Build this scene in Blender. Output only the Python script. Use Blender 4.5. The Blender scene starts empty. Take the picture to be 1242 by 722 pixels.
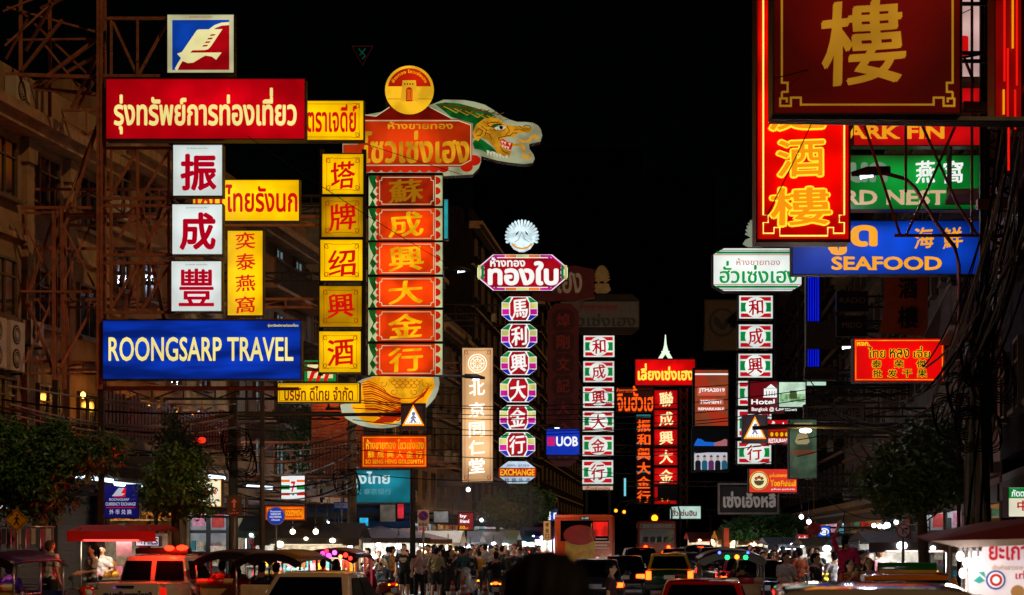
import bpy, bmesh, math, random
from math import pi, sin, cos, tan, atan, atan2, radians, sqrt, exp, hypot
from mathutils import Vector, Matrix

SC = bpy.context.scene
COL = SC.collection
rnd = random.Random(11)

# ------------------------------------------------------------------ camera
cam_data = bpy.data.cameras.new('camera')
camera = bpy.data.objects.new('camera', cam_data)
COL.objects.link(camera)
camera.location = (0, 0, 2.1)
camera.rotation_euler = (pi / 2, 0, 0)
cam_data.lens = 70.0
cam_data.sensor_width = 36.0
cam_data.shift_y = (652 - 361) / 1242
cam_data.clip_start = 0.2
cam_data.clip_end = 3000
cam_data.dof.use_dof = True
cam_data.dof.focus_distance = 62
cam_data.dof.aperture_fstop = 3.2
SC.camera = camera

# ------------------------------------------------------------------ night sky, warm fill light, exposure
world = bpy.data.worlds.new('World')
SC.world = world
world.use_nodes = True
wn = world.node_tree
sky = wn.nodes.new('ShaderNodeTexSky')
sky.sky_type = 'NISHITA'
sky.sun_disc = False
sky.sun_elevation = radians(35)
sky.sun_rotation = radians(137)
wn.links.new(sky.outputs[0], wn.nodes['Background'].inputs[0])
wn.nodes['Background'].inputs[1].default_value = 0.0001
sun_data = bpy.data.lights.new('moon', 'SUN')  # added warm fill sun standing in for the sodium glow of the street
sun_data.energy = 0.9
sun_data.angle = radians(0.5)
sun_data.color = (1, 0.56, 0.24)
moon = bpy.data.objects.new('moon', sun_data)
COL.objects.link(moon)
moon.rotation_euler = Vector((-0.55, 0.6, -0.58)).to_track_quat('-Z', 'Y').to_euler()
SC.view_settings.view_transform = 'Standard'
SC.view_settings.look = 'None'
SC.view_settings.gamma = 1
SC.view_settings.use_curve_mapping = False
SC.view_settings.exposure = 0.0
SC.cycles.use_denoising = True
SC.cycles.max_bounces = 5
SC.cycles.diffuse_bounces = 3
SC.cycles.glossy_bounces = 3
SC.cycles.transmission_bounces = 4
SC.cycles.transparent_max_bounces = 6
SC.cycles.sample_clamp_indirect = 3.0
SC.cycles.caustics_reflective = False
SC.cycles.caustics_refractive = False
SC.cycles.use_light_tree = True

# ------------------------------------------------------------------ photo scale helpers
F, CX, HZ, CZ = 2415.0, 621.0, 652.0, 2.1


def W(px, py, Y):
    return Vector(((px - CX) / F * Y, Y, CZ + (HZ - py) / F * Y))


def interp(table, y):
    if y <= table[0][0]:
        a, b = table[0], table[1]
    elif y >= table[-1][0]:
        a, b = table[-2], table[-1]
    else:
        for a, b in zip(table, table[1:]):
            if a[0] <= y <= b[0]:
                break
    return a[1] + (b[1] - a[1]) * (y - a[0]) / (b[0] - a[0])


LTAB = [(20, -17.5), (45, -13.6), (75, -9.2), (130, -3.5), (200, 2.8), (330, 13.0)]
RTAB = [(20, 6.4), (35, 9.4), (60, 13.3), (90, 16.6), (120, 19.0), (170, 23.2), (260, 30.0), (340, 36)]


def LX(y):
    return interp(LTAB, y)


def RX(y):
    return interp(RTAB, y)


# ------------------------------------------------------------------ materials
def lin(h):
    h = h.lstrip('#')
    out = []
    for i in (0, 2, 4):
        c = int(h[i:i + 2], 16) / 255
        out.append(c / 12.92 if c <= 0.04045 else ((c + 0.055) / 1.055) ** 2.4)
    return tuple(out) + (1,)


MATS = {}


def M(name, col, rough=0.6, metal=0.0, var=0.35, scale=3.0, bump=0.0, stretch=(1, 1, 1), spec=0.5, coat=0.0):
    """painted / masonry / cloth surface: noise-mottled base colour, slight bump"""
    if name in MATS:
        return MATS[name]
    m = bpy.data.materials.new(name)
    m.use_nodes = True
    nt = m.node_tree
    b = nt.nodes['Principled BSDF']
    c = lin(col)
    b.inputs['Roughness'].default_value = rough
    b.inputs['Metallic'].default_value = metal
    b.inputs['Specular IOR Level'].default_value = spec
    b.inputs['Coat Weight'].default_value = coat
    tc = nt.nodes.new('ShaderNodeTexCoord')
    mp = nt.nodes.new('ShaderNodeMapping')
    mp.inputs['Scale'].default_value = stretch
    nz = nt.nodes.new('ShaderNodeTexNoise')
    nz.inputs['Scale'].default_value = scale
    nz.inputs['Detail'].default_value = 5
    nz.inputs['Roughness'].default_value = 0.65
    rp = nt.nodes.new('ShaderNodeValToRGB')
    rp.color_ramp.elements[0].position = 0.3
    rp.color_ramp.elements[1].position = 0.7
    rp.color_ramp.elements[0].color = tuple(x * (1 - var) for x in c[:3]) + (1,)
    rp.color_ramp.elements[1].color = tuple(min(1, x * (1 + var * 0.6)) for x in c[:3]) + (1,)
    nt.links.new(tc.outputs['Object'], mp.inputs[0])
    nt.links.new(mp.outputs[0], nz.inputs['Vector'])
    nt.links.new(nz.outputs['Fac'], rp.inputs[0])
    nt.links.new(rp.outputs[0], b.inputs['Base Color'])
    if bump:
        bp = nt.nodes.new('ShaderNodeBump')
        bp.inputs['Strength'].default_value = bump
        bp.inputs['Distance'].default_value = 0.03
        nt.links.new(nz.outputs['Fac'], bp.inputs['Height'])
        nt.links.new(bp.outputs[0], b.inputs['Normal'])
    MATS[name] = m
    return m


def E(name, col, strength=1.0, var=0.25, scale=0.9, stretch=(1, 1, 1), base=None, sample=True, rough=0.35, tubes=0.0, hot=0.0):
    """something that gives off light: backlit acrylic, tube, lamp. Mottling for uneven tubes behind is put into the emission."""
    if name in MATS:
        return MATS[name]
    m = bpy.data.materials.new(name)
    m.use_nodes = True
    nt = m.node_tree
    b = nt.nodes['Principled BSDF']
    c = lin(col)
    b.inputs['Base Color'].default_value = lin(base) if base else tuple(x * 0.35 for x in c[:3]) + (1,)
    b.inputs['Roughness'].default_value = rough
    b.inputs['Specular IOR Level'].default_value = 0.3
    b.inputs['Emission Color'].default_value = c
    if var:
        tc = nt.nodes.new('ShaderNodeTexCoord')
        mp = nt.nodes.new('ShaderNodeMapping')
        mp.inputs['Scale'].default_value = stretch
        nz = nt.nodes.new('ShaderNodeTexNoise')
        nz.inputs['Scale'].default_value = scale
        nz.inputs['Detail'].default_value = 2
        mr = nt.nodes.new('ShaderNodeMapRange')
        mr.inputs[1].default_value = 0.41
        mr.inputs[2].default_value = 0.59
        mr.inputs[3].default_value = strength * (1 - var)
        mr.inputs[4].default_value = strength * (1 + var * 0.7)
        nt.links.new(tc.outputs['Object'], mp.inputs[0])
        nt.links.new(mp.outputs[0], nz.inputs['Vector'])
        nt.links.new(nz.outputs['Fac'], mr.inputs[0])
        src = mr.outputs[0]
        if tubes:
            wv = nt.nodes.new('ShaderNodeTexWave')
            wv.wave_type = 'BANDS'
            wv.bands_direction = 'Z'
            wv.inputs['Scale'].default_value = tubes
            wv.inputs['Distortion'].default_value = 1.5
            m2 = nt.nodes.new('ShaderNodeMapRange')
            m2.inputs[3].default_value = 0.72
            m2.inputs[4].default_value = 1.12
            mu = nt.nodes.new('ShaderNodeMath')
            mu.operation = 'MULTIPLY'
            nt.links.new(tc.outputs['Object'], wv.inputs['Vector'])
            nt.links.new(wv.outputs['Fac'], m2.inputs[0])
            nt.links.new(m2.outputs[0], mu.inputs[0])
            nt.links.new(src, mu.inputs[1])
            src = mu.outputs[0]
        if hot:      # no lamps inside: their bright core and weaker rim are put into the emission; every box has aged differently
            def mth(op, a, bb):
                n = nt.nodes.new('ShaderNodeMath')
                n.operation = op
                for i_, v_ in enumerate((a, bb)):
                    if v_ is None:
                        continue
                    if isinstance(v_, (int, float)):
                        n.inputs[i_].default_value = v_
                    else:
                        nt.links.new(v_, n.inputs[i_])
                return n.outputs[0]
            sp = nt.nodes.new('ShaderNodeSeparateXYZ')
            nt.links.new(tc.outputs['Generated'], sp.inputs[0])
            fac = None
            for ax in (0, 2):
                d_ = mth('ABSOLUTE', mth('MULTIPLY', mth('SUBTRACT', sp.outputs[ax], 0.5), 2.0), None)
                f_ = mth('SUBTRACT', 1.0, mth('POWER', d_, 2.2))
                fac = f_ if fac is None else mth('MULTIPLY', fac, f_)
            oi = nt.nodes.new('ShaderNodeObjectInfo')
            age = mth('ADD', mth('MULTIPLY', oi.outputs['Random'], 0.22), 0.86)
            prof = mth('ADD', mth('MULTIPLY', fac, hot * 1.5), 1.0 - hot)
            src = mth('MULTIPLY', mth('MULTIPLY', prof, age), src)
        nt.links.new(src, b.inputs['Emission Strength'])
    else:
        b.inputs['Emission Strength'].default_value = strength
    if not sample:
        m.cycles.emission_sampling = 'NONE'
    MATS[name] = m
    return m


def glass(name, col, rough=0.08):
    if name in MATS:
        return MATS[name]
    m = bpy.data.materials.new(name)
    m.use_nodes = True
    b = m.node_tree.nodes['Principled BSDF']
    b.inputs['Base Color'].default_value = lin(col)
    b.inputs['Roughness'].default_value = rough
    b.inputs['Specular IOR Level'].default_value = 0.6
    MATS[name] = m
    return m


# ------------------------------------------------------------------ glyphs
GLYPHS = {}
_pen = bpy.data.curves.new('pen', 'FONT')
_pen_obj = bpy.data.objects.new('pen', _pen)
COL.objects.link(_pen_obj)
_pen.resolution_u = 3
_pen.fill_mode = 'FRONT'


def _outline(s):
    _pen.body = s
    dg = bpy.context.evaluated_depsgraph_get()
    dg.update()
    ev = _pen_obj.evaluated_get(dg)
    me = ev.to_mesh()
    vs = [(v.co.x, v.co.y) for v in me.vertices]
    fs = [tuple(p.vertices) for p in me.polygons]
    ev.to_mesh_clear()
    return vs, fs


def _right(vs):
    return max((v[0] for v in vs), default=0)


_HH = None


def glyph(ch):
    global _HH
    if ch in GLYPHS:
        return GLYPHS[ch]
    if _HH is None:
        _HH = _right(_outline('HH')[0])
    if ch == ' ':
        GLYPHS[ch] = ([], [], 0.3)
        return GLYPHS[ch]
    vs, fs = _outline(ch)
    adv = _right(_outline('H' + ch + 'H')[0]) - _HH
    GLYPHS[ch] = (vs, fs, adv)
    return GLYPHS[ch]


for _c in 'ABCDEFGHIKLMNOPRSTUVXYeghilnorstybdkmaocf@-.0123456789กขคงจฉชซดตถทนบปพภมยรลวษสหอฮะัาำิีืุูเแโใไ็่้๊๋์中京仁傑兑利剛北发口同和堂塔外大奕币干成批找振换文果樓泰海焯燕牌窩绍老聯興荣蘇處行街記豐酒金银面馬鮮':
    glyph(_c)
UPPER = set('\u0e31\u0e34\u0e35\u0e36\u0e37\u0e4d')
TONE = set('\u0e48\u0e49\u0e4a\u0e4b\u0e4c')


def layout(s, track=0.0, step=None):
    """-> list of (verts, faces) in em units, laid out along x"""
    out, x, prev = [], 0.0, ''
    for ch in s:
        vs, fs, adv = glyph(ch)
        dy = 0.0
        if ch in TONE and prev in UPPER:
            dy = 0.2
        if vs:
            out.append(([(a + x, b + dy) for a, b in vs], fs))
        if step and adv > 0.1:
            adv = step
        x += adv + (track if adv > 0.05 else 0)
        prev = ch
    return out


# ------------------------------------------------------------------ mesh builder
class MB:
    def __init__(s):
        s.v, s.f, s.m, s.sm = [], [], [], []

    def add(s, vs, fs, mi=0, smooth=False):
        n = len(s.v)
        s.v += [tuple(p) for p in vs]
        for f in fs:
            s.f.append(tuple(i + n for i in f))
            s.m.append(mi)
            s.sm.append(smooth)
        return s

    def box(s, x0, x1, y0, y1, z0, z1, mi=0):
        vs = [(x, y, z) for z in (z0, z1) for y in (y0, y1) for x in (x0, x1)]
        return s.add(vs, [(0, 2, 3, 1), (4, 5, 7, 6), (0, 1, 5, 4), (2, 6, 7, 3), (0, 4, 6, 2), (1, 3, 7, 5)], mi)

    def bar(s, p, q, t, t2=None, mi=0):
        p, q = Vector(p), Vector(q)
        d = (q - p)
        if d.length < 1e-6:
            return s
        d.normalize()
        up = Vector((0, 0, 1)) if abs(d.z) < 0.95 else Vector((0, 1, 0))
        a = d.cross(up).normalized()
        b = d.cross(a).normalized()
        a, b = a * t / 2, b * (t2 or t) / 2
        vs = [p - a - b, p + a - b, p + a + b, p - a + b, q - a - b, q + a - b, q + a + b, q - a + b]
        return s.add(vs, [(0, 1, 2, 3), (7, 6, 5, 4), (0, 4, 5, 1), (1, 5, 6, 2), (2, 6, 7, 3), (3, 7, 4, 0)], mi)

    def tube(s, pts, r, n=6, mi=0, smooth=True, radii=None):
        pts = [Vector(p) for p in pts]
        rings = []
        for i, p in enumerate(pts):
            d = (pts[min(i + 1, len(pts) - 1)] - pts[max(i - 1, 0)]).normalized()
            up = Vector((0, 0, 1)) if abs(d.z) < 0.9 else Vector((0, 1, 0))
            a = d.cross(up).normalized()
            b = d.cross(a).normalized()
            rr = radii[i] if radii else r
            rings.append([p + (a * cos(2 * pi * k / n) + b * sin(2 * pi * k / n)) * rr for k in range(n)])
        vs = [q for ring in rings for q in ring]
        fs = [(i * n + k, i * n + (k + 1) % n, (i + 1) * n + (k + 1) % n, (i + 1) * n + k) for i in range(len(pts) - 1) for k in range(n)]
        fs += [tuple(range(n))[::-1], tuple(range((len(pts) - 1) * n, len(pts) * n))]
        return s.add(vs, fs, mi, smooth)

    def cyl(s, p, q, r, r2=None, n=12, mi=0, smooth=True):
        return s.tube([p, q], r, n, mi, smooth, [r, r2 if r2 is not None else r])

    def ell(s, c, rx, ry, rz, nu=12, nv=8, mi=0, smooth=True):
        vs, fs = [], []
        for j in range(1, nv):
            t = pi * j / nv
            for i in range(nu):
                u = 2 * pi * i / nu
                vs.append((c[0] + rx * sin(t) * cos(u), c[1] + ry * sin(t) * sin(u), c[2] + rz * cos(t)))
        top, bot = len(vs), len(vs) + 1
        vs += [(c[0], c[1], c[2] + rz), (c[0], c[1], c[2] - rz)]
        for j in range(nv - 2):
            for i in range(nu):
                fs.append((j * nu + i, (j + 1) * nu + i, (j + 1) * nu + (i + 1) % nu, j * nu + (i + 1) % nu))
        for i in range(nu):
            fs.append((top, i, (i + 1) % nu))
            fs.append((bot, (nv - 2) * nu + (i + 1) % nu, (nv - 2) * nu + i))
        return s.add(vs, fs, mi, smooth)

    def poly(s, pts, y0, y1, mi=0, side=None):
        """outline in (x, z), extruded from y0 (front) to y1"""
        a = sum(pts[i][0] * pts[(i + 1) % len(pts)][1] - pts[(i + 1) % len(pts)][0] * pts[i][1] for i in range(len(pts)))
        if a < 0:
            pts = pts[::-1]
        n = len(pts)
        vs = [(x, y0, z) for x, z in pts] + [(x, y1, z) for x, z in pts]
        s.add(vs, [tuple(range(n)), tuple(range(2 * n - 1, n - 1, -1))], mi)
        return s.add(vs, [(i, i + n, (i + 1) % n + n, (i + 1) % n) for i in range(n)], mi if side is None else side)

    def line(s, pts, y0, y1, w, mi=0, closed=False):
        """a ribbon of width w following pts (x, z)"""
        P = [Vector((p[0], p[1])) for p in pts]
        n = len(P)
        L, Rr = [], []
        for i in range(n):
            a = P[(i - 1) % n] if (closed or i > 0) else P[i]
            b = P[(i + 1) % n] if (closed or i < n - 1) else P[i]
            d1 = (P[i] - a)
            d2 = (b - P[i])
            d1 = d1.normalized() if d1.length > 1e-9 else d2.normalized()
            d2 = d2.normalized() if d2.length > 1e-9 else d1
            n1, n2 = Vector((-d1.y, d1.x)), Vector((-d2.y, d2.x))
            nn = n1 + n2
            if nn.length < 1e-6:
                nn = n1.copy()
            nn.normalize()
            k = w / 2 / max(0.45, nn.dot(n1))
            L.append(P[i] + nn * k)
            Rr.append(P[i] - nn * k)
        vs = [(p.x, y0, p.y) for p in L] + [(p.x, y0, p.y) for p in Rr] + [(p.x, y1, p.y) for p in L] + [(p.x, y1, p.y) for p in Rr]
        fs = []
        for i in range(n if closed else n - 1):
            j = (i + 1) % n
            fs += [(i, n + i, n + j, j), (2 * n + i, i, j, 2 * n + j), (n + i, 3 * n + i, 3 * n + j, n + j)]
        return s.add(vs, fs, mi)

    def rect(s, x0, x1, z0, z1, y0, y1, w, mi=0):
        s.box(x0, x1, y0, y1, z1 - w, z1, mi)
        s.box(x0, x1, y0, y1, z0, z0 + w, mi)
        s.box(x0, x0 + w, y0, y1, z0 + w, z1 - w, mi)
        return s.box(x1 - w, x1, y0, y1, z0 + w, z1 - w, mi)

    def text(s, st, x0, x1, z0, z1, y, bold=0.02, nib='round', slant=0.0, mi=0, track=0.0, keep=False, step=None):
        gl = layout(st, track, step)
        if not gl:
            return s
        bold *= 0.62
        if nib == 'brush':
            bold *= 0.85
            offs = [(bold * t * 0.83, bold * t * 0.55) for t in (-1, -0.66, -0.33, 0, 0.33, 0.66, 1)]
            offs += [(-bold * 0.35, bold * 0.35), (bold * 0.35, -bold * 0.35)]
        elif bold > 0:
            k = 8 if bold > 0.025 else 6
            offs = [(0, 0)] + [(bold * cos(2 * pi * i / k), bold * sin(2 * pi * i / k)) for i in range(k)]
        else:
            offs = [(0, 0)]
        allv = [v for vs, fs in gl for v in vs]
        bx0, bx1 = min(v[0] for v in allv) - bold, max(v[0] for v in allv) + bold
        by0, by1 = min(v[1] for v in allv) - bold, max(v[1] for v in allv) + bold
        sx, sz = (x1 - x0) / (bx1 - bx0), (z1 - z0) / (by1 - by0)
        if keep:
            sx = sz = min(sx, sz)
            x0 = (x0 + x1) / 2 - sx * (bx1 - bx0) / 2
            z0 = (z0 + z1) / 2 - sz * (by1 - by0) / 2
        dz = 0.0009
        for vs, fs in gl:
            gx0, gx1 = min(v[0] for v in vs), max(v[0] for v in vs)
            for k, (ox, oy) in enumerate(offs):
                q = []
                for a, b in vs:
                    bb = b
                    aa = a
                    if slant:
                        bb = b + slant * (a - (gx0 + gx1) / 2) + slant * 0.28 * sin((a - gx0) * 6) * 0.25
                        aa = a + slant * 0.2 * sin(b * 7)
                    q.append((x0 + (aa + ox - bx0) * sx, y - k * dz, z0 + (bb + oy - by0) * sz))
                s.add(q, fs, mi)
        return s

    def arc_text(s, st, cx, cz, r, a0, a1, h, y, bold=0.02, mi=0):
        gl = [(c, *glyph(c)) for c in st]
        tot = sum(g[3] for g in gl) or 1
        x = 0.0
        for c, vs, fs, adv in gl:
            mid = a0 + (a1 - a0) * (x + max(adv, 0) / 2) / tot
            sc = abs(a1 - a0) * r / tot
            for k, (ox, oy) in enumerate([(0, 0), (bold, 0), (-bold, 0), (0, bold), (0, -bold)]):
                q = []
                for a, b in vs:
                    u, w = (a + ox - adv / 2) * sc, (b + oy) * h
                    th = mid
                    q.append((cx + (r + w) * cos(th) + u * sin(th), y - k * 0.0009, cz + (r + w) * sin(th) - u * cos(th)))
                s.add(q, fs, mi)
            x += adv
        return s

    def build(s, name, mats, parent=None, loc=None, rz=0.0, smooth=False):
        me = bpy.data.meshes.new(name)
        me.from_pydata(s.v, [], s.f)
        if not isinstance(mats, (list, tuple)):
            mats = [mats]
        for m in mats:
            me.materials.append(m)
        me.polygons.foreach_set('material_index', s.m)
        me.polygons.foreach_set('use_smooth', [bool(a or smooth) for a in s.sm])
        me.update()
        o = bpy.data.objects.new(name, me)
        COL.objects.link(o)
        if parent is not None:
            o.parent = parent
        if loc is not None:
            o.location = loc
        if rz:
            o.rotation_euler.z = rz
        return o


def tag(o, label=None, cat=None, group=None, kind=None):
    if label:
        o['label'] = label
    if cat:
        o['category'] = cat
    if group:
        o['group'] = group
    if kind:
        o['kind'] = kind
    return o


def thing(name, label, cat, loc=(0, 0, 0), rz=0.0, group=None):
    o = bpy.data.objects.new(name, None)
    COL.objects.link(o)
    o.empty_display_size = 0.2
    o.location = loc
    o.rotation_euler = (0, 0, rz)
    return tag(o, label, cat, group)


def copy_tree(o, parent=None):
    c = o.copy()
    COL.objects.link(c)
    if parent is not None:
        c.parent = parent
    for ch in KIDS(o):
        copy_tree(ch, c)
    return c


def KIDS(o):
    return list(o.children)


def swap(o, old_prefix, new):
    """object-level material of a part (the mesh stays shared)"""
    for sl in o.material_slots:
        if sl.material and sl.material.name.startswith(old_prefix):
            sl.link = 'OBJECT'
            sl.material = new


def point_light(name, loc, power, col, r=0.15, parent=None):
    d = bpy.data.lights.new(name, 'POINT')
    d.energy = power
    d.color = lin(col)[:3]
    d.shadow_soft_size = r
    o = bpy.data.objects.new(name, d)
    COL.objects.link(o)
    if parent is not None:
        o.parent = parent
    o.location = loc
    return o


def area_light(name, loc, power, col, sx, sy, rot=(0, 0, 0), parent=None):
    d = bpy.data.lights.new(name, 'AREA')
    d.shape = 'RECTANGLE'
    d.size, d.size_y = sx, sy
    d.energy = power
    d.color = lin(col)[:3]
    o = bpy.data.objects.new(name, d)
    COL.objects.link(o)
    if parent is not None:
        o.parent = parent
    o.location = loc
    o.rotation_euler = rot
    return o
# ================================================================== SIGN MATERIALS AND SIGN BUILDER
CAB = M('sign_cabinet', '#241c17', rough=0.55, metal=0.4, var=0.4)
STEEL = M('rusty_steel', '#8e563a', rough=0.7, metal=0.2, var=0.45, scale=6)
DARKSTEEL = M('dark_steel', '#2b2420', rough=0.6, metal=0.4)
ALU = M('dull_aluminium', '#70706c', rough=0.45, metal=0.7)
CREAM = E('lit_cream', '#d9d8a8', 0.85, hot=.2)
LRED = E('lit_red', '#c20010', 1.0, var=.3, scale=.6, hot=.35)
LYEL = E('lit_yellow', '#fcc400', 1.15, var=0.2, hot=.3)
LYEL_DIM = E('lit_ochre', '#cf9800', 0.85, var=0.35, hot=.4)
LWHITE = E('lit_white', '#d9e6e4', 1.0, var=0.12, hot=.18)
LBLUE = E('lit_blue', '#0834b0', 0.8, var=0.55, scale=0.8, stretch=(0.5, 1, 3), hot=.3)
T_RED = E('letter_red', '#cf0d08', 0.9, var=0, sample=False)
T_CRIM = E('letter_crimson', '#b3001c', 0.85, var=0, sample=False)
T_YEL = E('letter_yellow', '#f0e28a', 1.0, var=0.1, sample=False)
T_GOLD = E('letter_gold', '#f2b10c', 0.95, var=0.3, scale=2, sample=False)
T_WHITE = E('letter_white', '#f1f4f2', 1.0, var=0, sample=False)
T_GREEN = E('letter_green', '#089a45', 0.9, var=0, sample=False)
T_BROWN = E('letter_brown', '#a2380a', 0.7, var=0, sample=False)
T_GREY = E('letter_grey', '#8d8f8c', 0.5, var=0, sample=False)
ORANGE = E('lit_orange_red', '#f23c06', 1.05, var=0.35, scale=.8, hot=.5)
ORANGE_DIM = E('lit_orange_dim', '#9c1e05', 0.7, var=0.5, scale=1.4)
LGREEN = E('lit_green', '#0a8a3a', 0.8, var=0.2)
BLACKP = M('black_paint', '#0b0b0c', rough=0.5)


class Sign:
    def __init__(s, name, label, cat, x0, y0, x1, y1, Y, D=0.35, group=None, root=None):
        s.k = Y / F
        s.cx, s.by, s.Y, s.D = (x0 + x1) / 2, y1, Y, D
        s.box4 = (x0, y0, x1, y1)
        s.root = thing(name, label, cat, W(s.cx, y1, Y), 0, group)

    def X(s, px):
        return (px - s.cx) * s.k

    def Z(s, py):
        return (s.by - py) * s.k

    def R(s, x0, y0, x1, y1):
        return s.X(x0), s.X(x1), s.Z(y1), s.Z(y0)

    def P(s, pts):
        return [(s.X(a), s.Z(b)) for a, b in pts]

    def cab(s, x0, y0, x1, y1, m=None, name='cabinet', pad=0.8, D=None, parent=None):
        a, b, c, d = s.R(x0 - pad, y0 - pad, x1 + pad, y1 + pad)
        D = D or s.D
        mb = MB().box(a, b, 0, D, c, d)
        t = 1.1 * s.k
        mb.rect(a, b, c, d, -0.05, 0.0, t)
        return mb.build(name, m or CAB, parent or s.root)

    def face(s, x0, y0, x1, y1, m, name='face', parent=None, y=-0.02):
        a, b, c, d = s.R(x0, y0, x1, y1)
        if parent is None:      # double sided lightbox
            MB().box(a, b, s.D + .001, s.D + .02, c, d).build('back_face', m, s.root)
        return MB().box(a, b, y, -0.001, c, d).build(name, m, parent or s.root)

    def text(s, st, x0, y0, x1, y1, m, bold=0.02, nib='round', slant=0, parent=None, y=-0.04, name='lettering', track=0, mb=None, mi=0, keep=False, step=None):
        a, b, c, d = s.R(x0, y0, x1, y1)
        own = mb is None
        mb = mb or MB()
        mb.text(st, a, b, c, d, y, bold, nib, slant, mi, track, keep, step)
        return mb.build(name, m, parent or s.root) if own else mb

    def frame(s, x0, y0, x1, y1, w, m, name='border', y=-0.03, parent=None):
        a, b, c, d = s.R(x0, y0, x1, y1)
        return MB().rect(a, b, c, d, y, -0.0195, w * s.k).build(name, m, parent or s.root)

    def arm(s, side, zs=None, t=0.07, m=None):
        """lattice bracket from the cabinet back to the facade on that side"""
        x0, y0, x1, y1 = s.box4
        fx = (LX(s.Y) - 0.3 if side < 0 else RX(s.Y) + 0.3) - s.root.location.x
        hx = s.X(x0 if side < 0 else x1)
        mb = MB()
        yy = s.D * 0.5
        if zs is None:
            h = y1 - y0
            zs = [(y0 + h * 0.2, y0 + h * 0.8)]
        for za, zb in zs:
            a, b = s.Z(za), s.Z(zb)
            mb.bar((hx, yy, a), (fx, yy, a), t)
            mb.bar((hx, yy, b), (fx, yy, b), t)
            n = max(2, int(abs(fx - hx) / max(0.9, abs(a - b))))
            for i in range(n):
                u, v = hx + (fx - hx) * i / n, hx + (fx - hx) * (i + 1) / n
                mb.bar((u, yy + t * .9, a if i % 2 else b), (v, yy + t * .9, b if i % 2 else a), t * 0.6)
                mb.bar((v, yy - t * .8, a), (v, yy - t * .8, b), t * 0.6)
        return mb.build('bracket', m or STEEL, s.root)


def plain_sign(name, label, x0, y0, x1, y1, Y, face, cabm=None, D=0.35, group=None, cat='sign'):
    s = Sign(name, label, cat, x0, y0, x1, y1, Y, D, group)
    s.cab(x0, y0, x1, y1, cabm)
    s.face(x0, y0, x1, y1, face)
    return s


def curl_frame(s, x0, y0, x1, y1, m, parent, w=0.45, c=7):
    """thin inner line frame with scrolled corners"""
    mb = MB()
    y0_, y1_ = -0.03, -0.0195
    for sx in (0, 1):
        for sy in (0, 1):
            X0 = x1 if sx else x0
            Y0 = y1 if sy else y0
            dx, dy = (-1 if sx else 1), (-1 if sy else 1)
            pts = []
            for i in range(15):
                t = i / 14 * 2.2 * pi
                r = c * 0.34 * (1 - 0.045 * i)
                pts.append((X0 + dx * (c * 0.42 + r * cos(t + 0.6)), Y0 + dy * (c * 0.42 + r * sin(t + 0.6))))
            mb.line(s.P(pts), y0_, y1_, w * 1.6 * s.k)
            mb.line(s.P([(X0 + dx * c * 0.1, Y0 + dy * c), (X0 + dx * c * 0.1, Y0 + dy * c * 0.1), (X0 + dx * c, Y0 + dy * c * 0.1)]), y0_ - 0.002, y1_, w * 1.3 * s.k)
    for a, b in (((x0 + c, y0 + 1.5), (x1 - c, y0 + 1.5)), ((x0 + c, y1 - 1.5), (x1 - c, y1 - 1.5)), ((x0 + 1.5, y0 + c), (x0 + 1.5, y1 - c)), ((x1 - 1.5, y0 + c), (x1 - 1.5, y1 - c))):
        mb.line(s.P([a, b]), y0_, y1_, w * s.k)
    return mb.build('scroll_border', m, parent)


def cut(x0, y0, x1, y1, c, cy=None):
    cy = cy or c
    return [(x0 + c, y0), (x1 - c, y0), (x1, y0 + cy), (x1, y1 - cy), (x1 - c, y1), (x0 + c, y1), (x0, y1 - cy), (x0, y0 + cy)]


# ================================================================== GROUND
ASPH = M('asphalt', '#3a3a3c', rough=0.55, var=.4, scale=2, bump=.25)
PAVE = M('pavement_tiles', '#5c5650', rough=.7, var=.3, scale=5, bump=.15)
KERB = M('kerb_stone', '#77716a', rough=.7)
PAINT = M('road_paint', '#c9c4ae', rough=.6, var=.3, scale=8)
o = MB().box(-160, 160, -20, 900, -.3, 0).build('ground', M('ground_dark', '#2a2826', rough=.9))
tag(o, kind='structure')
ys = [0, 20, 35, 45, 60, 75, 90, 110, 130, 170, 200, 260, 330]
mb = MB()
for a, b in zip(ys, ys[1:]):
    mb.add([(LX(a) + 3.0, a, .004), (RX(a) - 2.6, a, .004), (RX(b) - 2.6, b, .004), (LX(b) + 3.0, b, .004)], [(0, 1, 2, 3)])
tag(mb.build('road', ASPH), kind='structure')
for nm, fx, w in (('left', LX, 1), ('right', RX, -1)):
    mb, kb = MB(), MB()
    wd = 2.8 if w > 0 else 2.4
    for a, b in zip(ys, ys[1:]):
        q = [(fx(a) - w * 1.0, a), (fx(a) + w * wd, a), (fx(b) + w * wd, b), (fx(b) - w * 1.0, b)]
        mb.add([(x, y, .15) for x, y in q], [(0, 1, 2, 3) if w > 0 else (3, 2, 1, 0)])
        k = [(fx(a) + w * wd, a), (fx(a) + w * (wd + .2), a), (fx(b) + w * (wd + .2), b), (fx(b) + w * wd, b)]
        kb.add([(x, y, 0) for x, y in k] + [(x, y, .154) for x, y in k], [(4, 5, 6, 7), (0, 1, 5, 4), (1, 2, 6, 5), (2, 3, 7, 6), (3, 0, 4, 7)])
    tag(mb.build('pavement', PAVE), kind='structure')
    tag(kb.build('kerb', KERB), kind='structure')
mb = MB()
for lane in (.3, .5, .7):
    for y in range(30, 200, 8):
        xm = lambda v: (LX(v) + 3) * (1 - lane) + (RX(v) - 2.6) * lane
        mb.add([(xm(y) - .07, y, .008), (xm(y) + .07, y, .008), (xm(y + 3) + .07, y + 3, .008), (xm(y + 3) - .07, y + 3, .008)], [(0, 1, 2, 3)])
tag(mb.build('lane_markings', PAINT), kind='structure')

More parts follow.
